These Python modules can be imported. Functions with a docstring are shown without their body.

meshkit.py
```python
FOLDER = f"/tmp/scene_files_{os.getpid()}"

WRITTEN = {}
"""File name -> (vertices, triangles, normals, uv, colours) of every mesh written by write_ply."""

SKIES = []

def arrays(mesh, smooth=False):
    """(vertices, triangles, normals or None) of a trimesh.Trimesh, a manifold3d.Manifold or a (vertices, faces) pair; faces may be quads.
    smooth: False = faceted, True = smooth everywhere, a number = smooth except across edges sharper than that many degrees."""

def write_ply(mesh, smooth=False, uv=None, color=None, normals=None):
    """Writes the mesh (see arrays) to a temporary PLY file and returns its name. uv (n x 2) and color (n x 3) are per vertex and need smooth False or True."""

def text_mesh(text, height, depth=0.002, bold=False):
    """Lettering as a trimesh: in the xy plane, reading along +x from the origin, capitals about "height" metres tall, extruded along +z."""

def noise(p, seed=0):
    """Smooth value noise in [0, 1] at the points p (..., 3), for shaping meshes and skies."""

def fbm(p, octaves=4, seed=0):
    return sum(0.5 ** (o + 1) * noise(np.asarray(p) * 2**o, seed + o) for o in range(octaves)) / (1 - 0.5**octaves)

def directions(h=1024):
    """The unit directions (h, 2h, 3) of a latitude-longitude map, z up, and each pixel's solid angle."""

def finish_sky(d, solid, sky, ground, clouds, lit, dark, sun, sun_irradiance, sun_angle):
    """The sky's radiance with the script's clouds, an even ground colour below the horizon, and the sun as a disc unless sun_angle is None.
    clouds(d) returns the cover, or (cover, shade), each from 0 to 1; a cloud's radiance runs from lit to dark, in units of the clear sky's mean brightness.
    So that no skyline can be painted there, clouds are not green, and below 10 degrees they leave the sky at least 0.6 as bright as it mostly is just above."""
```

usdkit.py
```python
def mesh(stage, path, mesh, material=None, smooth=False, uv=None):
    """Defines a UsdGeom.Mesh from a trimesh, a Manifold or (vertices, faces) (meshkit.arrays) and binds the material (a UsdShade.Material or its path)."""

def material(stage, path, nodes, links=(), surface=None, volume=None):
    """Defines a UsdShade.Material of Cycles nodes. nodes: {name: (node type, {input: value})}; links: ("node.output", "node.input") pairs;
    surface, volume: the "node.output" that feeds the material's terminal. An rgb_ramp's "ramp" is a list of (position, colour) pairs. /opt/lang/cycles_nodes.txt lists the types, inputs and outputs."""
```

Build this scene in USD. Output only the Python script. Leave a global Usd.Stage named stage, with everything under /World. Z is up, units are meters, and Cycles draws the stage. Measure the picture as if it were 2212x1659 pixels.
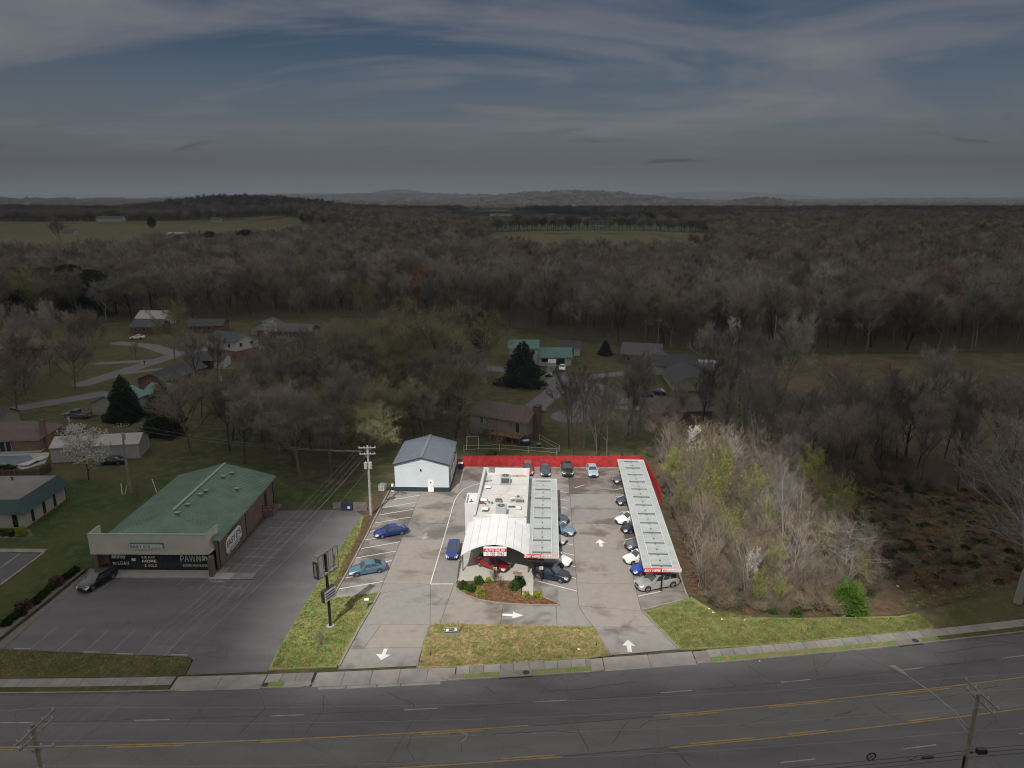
import math, random, numpy as np, trimesh, meshkit, usdkit
from pxr import Usd, UsdGeom, UsdLux, UsdShade, Gf, Sdf, Vt
from shapely.geometry import Polygon, LineString, Point, MultiPolygon, box as sbox
from shapely.ops import unary_union, split as shsplit
import shapely, shapely.ops, shapely.affinity, shapely.prepared

stage = Usd.Stage.CreateInMemory()
EXPOSURE = -0.14; SUN_I = 1.25; SKY_TINT = (0.36, 0.47, 0.56); CLOUD_COL = (4.8, 4.85, 5.2); CLOUD_DARK = (2.6, 2.6, 2.8); ADDED_CLOUD_T = 0.70; HAZE = 0.00026; SKX, SKY_Y = 3.1, 0.35
UsdGeom.SetStageUpAxis(stage, 'Z'); UsdGeom.SetStageMetersPerUnit(stage, 1.0)
World = UsdGeom.Xform.Define(stage, '/World'); stage.SetDefaultPrim(World.GetPrim())
UsdGeom.Scope.Define(stage, '/World/Looks')
PI = math.pi
RNG = random.Random(7)

# ---------------------------------------------------------------- camera
CAM_H, PITCH = 46.0, math.radians(14.658)
cam = UsdGeom.Camera.Define(stage, '/World/camera')
cam.CreateHorizontalApertureAttr(36.0); cam.CreateVerticalApertureAttr(27.0)
cam.CreateFocalLengthAttr(36.0 * 1535.0 / 2212.0)
cam.CreateClippingRangeAttr(Gf.Vec2f(0.5, 60000.0))
cam.AddTranslateOp().Set(Gf.Vec3d(0, 0, CAM_H)); cam.AddRotateXOp().Set(90.0 - math.degrees(PITCH))
cam.CreateExposureAttr(EXPOSURE)

# ---------------------------------------------------------------- sky and sun
SUN_EL, SUN_AZ = math.radians(50.0), math.radians(197.0)      # azimuth of the direction towards the sun, clockwise from +y
sun_dir = np.array([math.sin(SUN_AZ) * math.cos(SUN_EL), math.cos(SUN_AZ) * math.cos(SUN_EL), math.sin(SUN_EL)])
SKY = 0.05
usdkit.material(stage, '/World/Looks/sky', {
    'tc': ('texture_coordinate', {}),
    'sep': ('separate_xyz', {}),
    'up': ('math', {'math_type': 'maximum', 'value2': 0.04}),
    'zz': ('math', {'math_type': 'add', 'value2': 0.16}),
    'dx': ('math', {'math_type': 'divide'}), 'dy': ('math', {'math_type': 'divide'}),
    'pl': ('combine_xyz', {'z': 0.0}),
    'mp': ('mapping', {'scale': (0.60, 1.15, 1.0), 'location': (SKX, SKY_Y, 0.0)}),
    'n1': ('noise_texture', {'scale': 0.95, 'detail': 11.0, 'roughness': 0.60, 'distortion': 0.75}),
    'r1': ('rgb_ramp', {'ramp': [(0.36, (0.08,) * 3), (0.50, (0.55,) * 3), (0.66, (0.95,) * 3)]}),
    'mp2': ('mapping', {'scale': (1.0, 1.9, 1.0), 'location': (9.3, 1.2, 0.0)}),
    'n2': ('noise_texture', {'scale': 1.5, 'detail': 6.0, 'roughness': 0.5, 'distortion': 0.3}),
    'r2': ('rgb_ramp', {'ramp': [(0.615, (0, 0, 0)), (0.675, (1, 1, 1))]}),
    'low': ('map_range', {'from_min': 0.0, 'from_max': 0.20, 'to_min': 0.97, 'to_max': 0.0, 'clamp': True}),
    'band': ('map_range', {'from_min': 0.02, 'from_max': 0.12, 'to_min': 1.0, 'to_max': 0.0, 'clamp': True}),
    'mx': ('math', {'math_type': 'maximum'}),
    'm2': ('math', {'math_type': 'multiply'}),
    'sky': ('sky_texture', {'sky_type': 'single_scattering', 'sun_disc': False, 'sun_elevation': SUN_EL, 'sun_rotation': SUN_AZ,
                            'altitude': 200.0, 'air_density': 1.0, 'aerosol_density': 1.0, 'ozone_density': 1.6}),
    'dim': ('mix', {'mix_type': 'multiply', 'fac': 1.0, 'color2': SKY_TINT}),
    'c1': ('mix', {'color2': CLOUD_COL}),
    'c2': ('mix', {'color2': CLOUD_DARK}),
    'bg': ('background_shader', {'strength': SKY}),
}, [('tc.generated', 'sep.vector'), ('sep.z', 'up.value1'), ('up.value', 'zz.value1'), ('sep.x', 'dx.value1'), ('zz.value', 'dx.value2'),
    ('sep.y', 'dy.value1'), ('zz.value', 'dy.value2'), ('dx.value', 'pl.x'), ('dy.value', 'pl.y'), ('pl.vector', 'mp.vector'), ('mp.vector', 'n1.vector'),
    ('n1.fac', 'r1.fac'), ('pl.vector', 'mp2.vector'), ('mp2.vector', 'n2.vector'), ('n2.fac', 'r2.fac'), ('sep.z', 'low.value'), ('sep.z', 'band.value'),
    ('r1.color', 'mx.value1'), ('low.result', 'mx.value2'), ('sky.color', 'dim.color1'), ('dim.color', 'c1.color1'), ('mx.value', 'c1.fac'),
    ('r2.color', 'm2.value1'), ('band.result', 'm2.value2'), ('c1.color', 'c2.color1'), ('m2.value', 'c2.fac'), ('c2.color', 'bg.color')],
    surface='bg.background')
dome = UsdLux.DomeLight.Define(stage, '/World/sky'); dome.CreateIntensityAttr(1.0)
dome.GetPrim().SetCustomDataByKey('kind', 'structure')
UsdShade.MaterialBindingAPI.Apply(dome.GetPrim()).Bind(UsdShade.Material.Get(stage, '/World/Looks/sky'))
sun = UsdLux.DistantLight.Define(stage, '/World/sun')
sun.CreateIntensityAttr(SUN_I); sun.CreateAngleAttr(0.55); sun.CreateNormalizeAttr(True); sun.CreateColorAttr(Gf.Vec3f(1.0, 0.955, 0.90))
sun.AddRotateZOp().Set(math.degrees(-SUN_AZ)); sun.AddRotateXOp().Set(-(90.0 - math.degrees(SUN_EL)))
# ---------------------------------------------------------------- helpers
_used = {}
def path_for(parent, name):
    base = (parent.GetPath().pathString if parent is not None else '/World') + '/' + name
    k = _used.get(base, -1) + 1
    _used[base] = k
    return base if k == 0 else '%s_%03d' % (base, k)

def peek(name):
    k = _used.get('/World/' + name, -1) + 1
    return name if k == 0 else '%s_%03d' % (name, k)

def tag(prim, label=None, cat=None, group=None, kind=None):
    for k, v in (('label', label), ('category', cat), ('group', group), ('kind', kind)):
        if v: prim.SetCustomDataByKey(k, v)
    return prim

def thing(name, label, cat, loc=(0, 0, 0), rz=0.0, group=None, kind=None):
    x = UsdGeom.Xform.Define(stage, path_for(None, name))
    x.AddTranslateOp().Set(Gf.Vec3d(*map(float, loc)))
    if rz: x.AddRotateZOp().Set(math.degrees(rz))
    return tag(x.GetPrim(), label, cat, group, kind)

def struct(name):
    x = UsdGeom.Xform.Define(stage, path_for(None, name))
    return tag(x.GetPrim(), kind='structure')

def MAT(name):
    m = UsdShade.Material.Get(stage, '/World/Looks/' + name)
    if not m or not m.GetPrim().IsValid(): raise KeyError(name)
    return m

def part(parent, name, mesh, mat, smooth=False, label=None, kind=None):
    if isinstance(mesh, MB): mesh = mesh.arrays()
    m = usdkit.mesh(stage, path_for(parent, name), mesh, MAT(mat), smooth=smooth)
    return tag(m.GetPrim(), label=label, kind=kind)

def solo(name, mesh, mat, label=None, cat=None, group=None, kind=None, smooth=False):
    return tag(part(None, name, mesh, mat, smooth), label, cat, group, kind)

def copy_of(src, name, loc, rz=0.0, scale=None, label=None, cat=None, group=None, kind=None):
    x = UsdGeom.Xform.Define(stage, path_for(None, name)); p = x.GetPrim()
    p.GetReferences().AddInternalReference(src.GetPath()); p.SetInstanceable(True)
    x.ClearXformOpOrder()
    m = Gf.Matrix4d(1.0)
    s = scale if scale is not None else (1, 1, 1)
    c, q = math.cos(rz), math.sin(rz)
    m.SetRow(0, Gf.Vec4d(c * s[0], q * s[0], 0, 0)); m.SetRow(1, Gf.Vec4d(-q * s[1], c * s[1], 0, 0)); m.SetRow(2, Gf.Vec4d(0, 0, s[2], 0))
    m.SetRow(3, Gf.Vec4d(float(loc[0]), float(loc[1]), float(loc[2]), 1))
    x.MakeMatrixXform().Set(m)
    return tag(p, label, cat, group, kind)

class MB:
    """collects shapes into one mesh"""
    def __init__(s): s.v, s.f, s.n = [], [], 0
    def add(s, v, f):
        v = np.asarray(v, float).reshape(-1, 3); f = np.asarray(f, int)
        if f.ndim == 2 and f.shape[1] == 4: f = np.vstack([f[:, [0, 1, 2]], f[:, [0, 2, 3]]])
        s.v.append(v); s.f.append(f + s.n); s.n += len(v); return s
    def tm(s, t): return s.add(t.vertices, t.faces)
    def box(s, x0, x1, y0, y1, z0, z1):
        v = [(x, y, z) for z in (z0, z1) for y in (y0, y1) for x in (x0, x1)]
        return s.add(v, [(0, 2, 3, 1), (4, 5, 7, 6), (0, 1, 5, 4), (2, 6, 7, 3), (0, 4, 6, 2), (1, 3, 7, 5)])
    def bx(s, c, size, rz=0.0, rx=0.0, ry=0.0):
        h = np.array(size, float) / 2
        v = np.array([(x, y, z) for z in (-1, 1) for y in (-1, 1) for x in (-1, 1)]) * h
        v = v @ rot(rx, ry, rz).T + np.array(c, float)
        return s.add(v, [(0, 2, 3, 1), (4, 5, 7, 6), (0, 1, 5, 4), (2, 6, 7, 3), (0, 4, 6, 2), (1, 3, 7, 5)])
    def bar(s, a, b, w, h=None):
        a, b = np.array(a, float), np.array(b, float); h = h or w
        d = b - a; L = np.linalg.norm(d); d /= L
        u = np.cross(d, (0, 0, 1.0)) if abs(d[2]) < 0.98 else np.cross(d, (0, 1.0, 0))
        u /= np.linalg.norm(u); t = np.cross(u, d)
        v = [p + u * i * w / 2 + t * j * h / 2 for p in (a, b) for j in (-1, 1) for i in (-1, 1)]
        return s.add(v, [(0, 2, 3, 1), (4, 5, 7, 6), (0, 1, 5, 4), (2, 6, 7, 3), (0, 4, 6, 2), (1, 3, 7, 5)])
    def tube(s, pts, r, n=8, cap=True):
        p = np.asarray(pts, float); m = len(p); r = np.broadcast_to(r, (m,))
        t = np.gradient(p, axis=0); t /= np.linalg.norm(t, axis=1, keepdims=True) + 1e-12
        ref = np.where(np.abs(t[:, 2:]) < 0.9, [[0, 0, 1.0]], [[1.0, 0, 0]])
        a = np.cross(t, ref); a /= np.linalg.norm(a, axis=1, keepdims=True) + 1e-12
        b = np.cross(t, a); an = np.arange(n) * 2 * PI / n
        v = p[:, None] + r[:, None, None] * (np.cos(an)[None, :, None] * a[:, None] + np.sin(an)[None, :, None] * b[:, None])
        f = []
        for i in range(m - 1):
            for j in range(n):
                f.append((i * n + j, i * n + (j + 1) % n, (i + 1) * n + (j + 1) % n, (i + 1) * n + j))
        s.add(v.reshape(-1, 3), f)
        if cap:
            for i, sg in ((0, 1), (m - 1, -1)):
                ring = v[i]; c = ring.mean(0)
                s.add(np.vstack([ring, c]), [((j + 1) % n, j, n) if sg > 0 else (j, (j + 1) % n, n) for j in range(n)])
        return s
    def cyl(s, c, r, z0, z1, n=16, r2=None):
        return s.tube([(c[0], c[1], z0), (c[0], c[1], z1)], [r, r if r2 is None else r2], n)
    def disc(s, c, axis, r, t, n=20):
        c = np.array(c, float); a = np.array(axis, float); a /= np.linalg.norm(a)
        return s.tube([c - a * t / 2, c + a * t / 2], r, n)
    def poly(s, pg, z0, z1=None):
        """flat sheet (z1 None) or solid prism of a shapely polygon"""
        for g in getattr(pg, 'geoms', [pg]):
            if g.is_empty or g.geom_type != 'Polygon': continue
            if z1 is None:
                v, f = trimesh.creation.triangulate_polygon(g, engine='earcut')
                v = np.c_[v, np.full(len(v), z0)]
                a, b, c = v[f[:, 0]], v[f[:, 1]], v[f[:, 2]]
                up = np.cross(b - a, c - a)[:, 2] < 0
                f = np.array(f); f[up] = f[up][:, ::-1]
                s.add(v, f)
            else:
                t = trimesh.creation.extrude_polygon(g, z1 - z0, engine='earcut'); t.apply_translation((0, 0, z0)); s.tm(t)
        return s
    def quad(s, a, b, c, d): return s.add([a, b, c, d], [(0, 1, 2, 3)])
    def move(s, loc=(0, 0, 0), rz=0.0):
        R = rot(0, 0, rz)
        s.v = [v @ R.T + np.array(loc, float) for v in s.v]; return s
    def arrays(s):
        return (np.vstack(s.v), np.vstack(s.f))

def rot(rx, ry, rz):
    a, b, c = math.cos(rx), math.cos(ry), math.cos(rz); d, e, f = math.sin(rx), math.sin(ry), math.sin(rz)
    return np.array([[c, -f, 0], [f, c, 0], [0, 0, 1]]) @ np.array([[b, 0, e], [0, 1, 0], [-e, 0, b]]) @ np.array([[1, 0, 0], [0, a, -d], [0, d, a]])

def text(parent, name, string, height, mat, origin, right, up, depth=0.03, bold=False, width=None, slant=0.0, kind=None):
    """lettering standing on a surface: origin = lower left corner, right/up = unit vectors of the surface"""
    t = meshkit.text_mesh(string, height, depth, bold); v = np.array(t.vertices)
    v[:, 0] -= v[:, 0].min()
    if width: v[:, 0] *= width / v[:, 0].max()
    v[:, 0] += slant * v[:, 1]
    r, u = np.array(right, float), np.array(up, float); n = np.cross(r, u)
    w = np.array(origin, float) + v[:, :1] * r + v[:, 1:2] * u + v[:, 2:] * n
    return part(parent, name, (w, np.array(t.faces)), mat, kind=kind)

# ---------------------------------------------------------------- materials
def mat(name, col, rough=0.6, metal=0.0, var=0.12, scale=1.5, coat=0.0, bump=0.0, bscale=30.0, spec=0.5, obj=False, col2=None, detail=5.0, stretch=(1, 1, 1)):
    """principled surface whose colour wanders a little with noise, with optional fine relief"""
    c = np.array(col, float); lo, hi = c * (1 - var), np.minimum(c * (1 + var), 1.0)
    if col2 is not None: hi = np.array(col2, float)
    nodes = {'g': ('texture_coordinate', {}) if obj else ('geometry', {}), 'mp': ('mapping', {'scale': stretch}),
             'n': ('noise_texture', {'scale': scale, 'detail': detail, 'roughness': 0.6}),
             'r': ('rgb_ramp', {'ramp': [(0.32, tuple(lo)), (0.68, tuple(hi))]}),
             'p': ('principled_bsdf', {'roughness': rough, 'metallic': metal, 'coat_weight': coat, 'specular_ior_level': spec})}
    src = 'g.object' if obj else 'g.position'
    links = [(src, 'mp.vector'), ('mp.vector', 'n.vector'), ('n.fac', 'r.fac'), ('r.color', 'p.base_color')]
    if bump:
        nodes['n2'] = ('noise_texture', {'scale': bscale, 'detail': 3.0}); nodes['b'] = ('bump', {'strength': bump, 'distance': 0.05})
        links += [(src, 'n2.vector'), ('n2.fac', 'b.height'), ('b.normal', 'p.normal')]
    return usdkit.material(stage, '/World/Looks/' + name, nodes, links, surface='p.BSDF')
# ---------------------------------------------------------------- unseen deck added overhead to shade the surroundings; lot-shaped gap makes the sun patch
LIT = Polygon([(-23.5, 58.0), (-9, 59.4), (6, 60.6), (20, 62.2), (38, 64.6), (43, 74), (44, 92), (43, 112), (37, 124), (24, 122), (10, 120.5), (-4, 119), (-9.2, 121.5), (-19.4, 121), (-21.8, 110), (-23.5, 98), (-25.3, 80), (-26, 64)])
ADDED_CLOUD_Z = 640.0
shift = sun_dir[:2] / sun_dir[2] * ADDED_CLOUD_Z
def make_added_cloud():
    gap = shapely.affinity.translate(LIT, *shift)
    gx, gy = gap.centroid.x, gap.centroid.y
    def axis(c, lo, hi):
        out = [0.0]; st = 2.6
        while out[-1] < max(hi - c, c - lo):
            if out[-1] > 70: st *= 1.09
            out.append(out[-1] + min(st, 90))
        o = np.array(out); a = np.r_[-o[:0:-1], o] + c
        return a[(a >= lo) & (a <= hi)]
    xs, ys = axis(gx, -3200, 3200), axis(gy, -2600, 2080)
    X, Y = np.meshgrid(xs, ys); P = np.stack([X, Y], -1).reshape(-1, 2)
    d = shapely.distance(shapely.points(P), gap).reshape(X.shape)
    inside = shapely.contains_xy(gap, P[:, 0], P[:, 1]).reshape(X.shape)
    d = np.where(inside, 0, d)
    n = meshkit.fbm(np.stack([X / 210, Y / 210, 0 * X], -1), 5, 3); n2 = meshkit.fbm(np.stack([X / 60, Y / 60, 0 * X + 5], -1), 4, 9)
    edge = np.minimum(np.minimum(X + 3200, 3200 - X), np.minimum(Y + 2600, 2080 - Y))
    g = 1 - np.exp(-d / 150.0); e = np.clip(edge / 260, 0, 1)
    top = ADDED_CLOUD_Z + 6 + g * e * (60 + 150 * n + 50 * n2); bot = ADDED_CLOUD_Z - 4 - g * e * (8 + 46 * n2 + 40 * n)
    ragged = meshkit.noise(np.stack([X / 5.5, Y / 5.5, 0 * X + 2], -1), 6) * 13.0 - 2.0                # frayed rim, added to soften the edge of the sun patch
    keep = (~inside) & (edge >= 0) & (d > ragged)
    ny, nx = X.shape
    cell = keep[:-1, :-1] & keep[1:, :-1] & keep[:-1, 1:] & keep[1:, 1:]
    V = np.vstack([np.c_[P, top.ravel()], np.c_[P, bot.ravel()]]); N = nx * ny
    j, i = np.nonzero(cell); a = j * nx + i; b = a + 1; c = a + nx + 1; dd = a + nx
    F = [np.c_[a, b, c, dd], np.c_[a, dd, c, b] + N * np.array([1, 1, 1, 1])]
    pad = np.pad(cell, 1)
    for dj, di, p, q in ((0, -1, a, dd), (0, 1, c, b), (-1, 0, b, a), (1, 0, dd, c)):
        out = ~pad[j + 1 + dj, i + 1 + di]
        F.append(np.c_[p[out], q[out], q[out] + N, p[out] + N])
    return V, np.vstack(F)
usdkit.material(stage, '/World/Looks/cloud', {'t': ('translucent_bsdf', {'color': (ADDED_CLOUD_T, ADDED_CLOUD_T, ADDED_CLOUD_T * 1.0)})}, [], surface='t.BSDF')  # unseen deck passes tuned fill light to the shaded ground
solo('cloud', make_added_cloud(), 'cloud', 'unseen cloudlike deck added overhead to shade the surroundings, gap shaped to light the car lot', 'cloud', smooth=True)
# ================================================================ THE SETTING
def ground_mat(name, base, other, third, s1=0.12, s2=0.9, rough=0.95, bump=0.35):
    """three colours of cover in broad and fine drifts"""
    usdkit.material(stage, '/World/Looks/' + name, {
        'g': ('geometry', {}),
        'n1': ('noise_texture', {'scale': s1, 'detail': 6.0, 'roughness': 0.62, 'distortion': 0.4}),
        'n2': ('noise_texture', {'scale': s2, 'detail': 5.0, 'roughness': 0.65}),
        'n3': ('noise_texture', {'scale': 6.0, 'detail': 3.0, 'roughness': 0.7}),
        'r1': ('rgb_ramp', {'ramp': [(0.40, (0, 0, 0)), (0.60, (1, 1, 1))]}),
        'r2': ('rgb_ramp', {'ramp': [(0.46, (0, 0, 0)), (0.64, (1, 1, 1))]}),
        'r3': ('rgb_ramp', {'ramp': [(0.25, (0.66, 0.66, 0.66)), (0.75, (1.30, 1.30, 1.30))]}),
        'a': ('mix', {'color1': base, 'color2': other}), 'b': ('mix', {'color2': third}),
        'c': ('mix', {'mix_type': 'multiply', 'fac': 1.0}),
        'bp': ('bump', {'strength': bump, 'distance': 0.12}),
        'p': ('principled_bsdf', {'roughness': rough, 'specular_ior_level': 0.1})},
        [('g.position', 'n1.vector'), ('g.position', 'n2.vector'), ('g.position', 'n3.vector'), ('n1.fac', 'r1.fac'), ('n2.fac', 'r2.fac'), ('n3.fac', 'r3.fac'),
         ('r1.color', 'a.fac'), ('a.color', 'b.color1'), ('r2.color', 'b.fac'), ('b.color', 'c.color1'), ('r3.color', 'c.color2'), ('c.color', 'p.base_color'),
         ('n3.fac', 'bp.height'), ('bp.normal', 'p.normal')], surface='p.BSDF')

ground_mat('ground_cover', (0.066, 0.058, 0.036), (0.050, 0.060, 0.026), (0.105, 0.088, 0.052), 0.05, 0.4)
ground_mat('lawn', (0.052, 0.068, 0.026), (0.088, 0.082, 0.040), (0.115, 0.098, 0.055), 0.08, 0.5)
ground_mat('green_lawn', (0.034, 0.062, 0.020), (0.062, 0.076, 0.028), (0.085, 0.080, 0.042), 0.10, 0.6)
ground_mat('dead_grass', (0.20, 0.155, 0.085), (0.105, 0.118, 0.035), (0.155, 0.11, 0.06), 0.35, 1.4)
ground_mat('lit_verge_grass', (0.120, 0.205, 0.050), (0.20, 0.225, 0.080), (0.26, 0.20, 0.105), 0.16, 1.1)  # verge grass brightened as if sunlit; the light is in the colour
ground_mat('leaf_litter', (0.090, 0.062, 0.042), (0.060, 0.052, 0.032), (0.115, 0.085, 0.055), 0.2, 1.2)
ground_mat('wood_floor', (0.090, 0.078, 0.062), (0.072, 0.066, 0.052), (0.112, 0.094, 0.070), 0.05, 0.4)
ground_mat('pasture', (0.135, 0.128, 0.068), (0.165, 0.140, 0.085), (0.105, 0.115, 0.056), 0.006, 0.05, bump=0.0)
ground_mat('far_pasture', (0.085, 0.115, 0.060), (0.105, 0.120, 0.066), (0.075, 0.10, 0.055), 0.004, 0.03, bump=0.0)
ground_mat('mulch', (0.10, 0.042, 0.026), (0.135, 0.070, 0.040), (0.19, 0.125, 0.065), 0.8, 3.0)
ground_mat('gravel', (0.14, 0.135, 0.125), (0.20, 0.19, 0.18), (0.10, 0.095, 0.085), 2.0, 6.0)

HILLS = [(-690, 1900, 250, 210, 34), (-2300, 3300, 1700, 420, 27), (-840, 5600, 330, 300, 86), (-700, 4700, 1500, 360, 54), (95, 800, 210, 170, 17), (330, 3900, 560, 330, 66),
         (2300, 8400, 1500, 600, 118), (1050, 3100, 130, 200, 30), (-1800, 6500, 1500, 500, 64), (3200, 5200, 1500, 500, 26), (-420, 1500, 160, 160, 10), (-620, 1120, 420, 210, 9)]
def terrain(x, y):
    x, y = np.asarray(x, float), np.asarray(y, float)
    z = np.zeros_like(x)
    for cx, cy, sx, sy, h in HILLS: z = z + h * np.exp(-((x - cx) / sx) ** 2 - ((y - cy) / sy) ** 2)
    t = np.clip((y - 420) / 900, 0, 1); t = t * t * (3 - 2 * t)
    r = meshkit.fbm(np.stack([x / 700, y / 700, 0 * x], -1), 3, 4) - 0.5
    return t * (z + 10 * r) - 0.0
def grid_sheet(xs, ys, dz=0.0, keep=None):
    X, Y = np.meshgrid(xs, ys); V = np.c_[X.ravel(), Y.ravel(), (terrain(X, Y) + dz).ravel()]
    j, i = np.meshgrid(np.arange(len(ys) - 1), np.arange(len(xs) - 1), indexing='ij'); a = (j * len(xs) + i).ravel()
    F = np.c_[a, a + 1, a + 1 + len(xs), a + len(xs)]
    if keep is not None: F = F[keep(V[F].mean(1))]
    return V, F
gx = np.unique(np.r_[np.arange(-9500, -2000, 260), np.arange(-2000, 2001, 60), np.arange(2000, 9501, 260)])
gy = np.unique(np.r_[-800, np.arange(-100, 420, 130), np.arange(420, 3000, 50), np.arange(3000, 6500, 110), np.arange(6500, 14001, 300)])
solo('ground', grid_sheet(gx.astype(float), gy.astype(float), -0.03), 'ground_cover', kind='structure', smooth=True)

def draped(name, pg, mname, dz, step):
    """a sheet that follows the terrain inside a polygon"""
    pg = pg.buffer(0)
    if step is None: return solo(name, MB().poly(pg, dz), mname, kind='structure')
    x0, y0, x1, y1 = pg.bounds
    mb = MB()
    for ax in np.arange(x0, x1, step):
        for ay in np.arange(y0, y1, step):
            c = pg.intersection(sbox(ax, ay, ax + step, ay + step))
            if not c.is_empty: mb.poly(c, 0.0)
    v, f = mb.arrays(); v[:, 2] = terrain(v[:, 0], v[:, 1]) + dz
    return solo(name, (v, f), mname, kind='structure', smooth=True)

# fields and woodland floor far out
WOODS = Polygon([(-420, 300), (-250, 262), (-120, 275), (-60, 285), (0, 262), (24, 232), (60, 216), (110, 215), (180, 217), (420, 240), (1500, 250), (3000, 900), (9000, 9000), (-9000, 9000), (-1500, 900), (-700, 560)])
FIELD_LEFT = Polygon([(-560, 430), (-340, 440), (-285, 520), (-300, 590), (-330, 900), (-385, 1330), (-470, 1480), (-760, 1330), (-1100, 1500), (-1500, 1450), (-1250, 900), (-640, 520)])
FIELD_LEFT2 = Polygon([(-300, 590), (-225, 690), (-215, 1000), (-330, 1150), (-385, 1330), (-330, 900)])
FIELD_MID = Polygon([(-20, 570), (35, 505), (110, 500), (170, 620), (235, 880), (205, 905), (100, 912), (-25, 880)])
FIELD_FAR = Polygon([(-60, 950), (235, 945), (330, 1250), (300, 1650), (160, 2300), (-60, 2700), (-240, 2400), (-130, 1500)])
FIELD_FAR2 = Polygon([(345, 1250), (360, 1180), (400, 1300), (460, 1750), (370, 1800)])
FIELDS = [FIELD_LEFT, FIELD_LEFT2, FIELD_MID, FIELD_FAR, FIELD_FAR2]
draped('forest_floor', WOODS.difference(unary_union(FIELDS)).simplify(1), 'wood_floor', 0.06, 150)
draped('pasture', FIELD_LEFT.union(FIELD_LEFT2), 'pasture', 0.10, 60); draped('pasture', FIELD_MID, 'pasture', 0.12, 60)
draped('pasture', FIELD_FAR, 'far_pasture', 0.14, 60); draped('pasture', FIELD_FAR2, 'far_pasture', 0.16, 60)
# lawns of the houses, the meadow on the right, the wood floor round the brush
draped('lawn', Polygon([(-150, 118), (-60, 103), (-22, 118), (24, 119), (56, 150), (60, 214), (20, 232), (-40, 282), (-130, 272), (-230, 262), (-180, 150)]), 'lawn', 0.0, None)
ground_mat('meadow_grass', (0.060, 0.066, 0.030), (0.105, 0.082, 0.048), (0.135, 0.108, 0.068), 0.035, 0.25)
draped('meadow', Polygon([(60, 150), (84, 128), (140, 122), (190, 150), (190, 214), (110, 212), (72, 208)]), 'meadow_grass', 0.004, None)
draped('lawn', Polygon([(-90, 82), (-55.5, 62.5), (-54.5, 82), (-36, 103), (-24.5, 101), (-24, 108), (-60, 112), (-95, 112)]), 'green_lawn', 0.008, None)
draped('forest_floor', Polygon([(21, 75.4), (24.5, 71.2), (33, 71.4), (44, 71.6), (58, 77), (80, 82), (85, 125), (60, 150), (24, 120), (23.5, 100)]), 'leaf_litter', 0.004, None)

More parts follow.
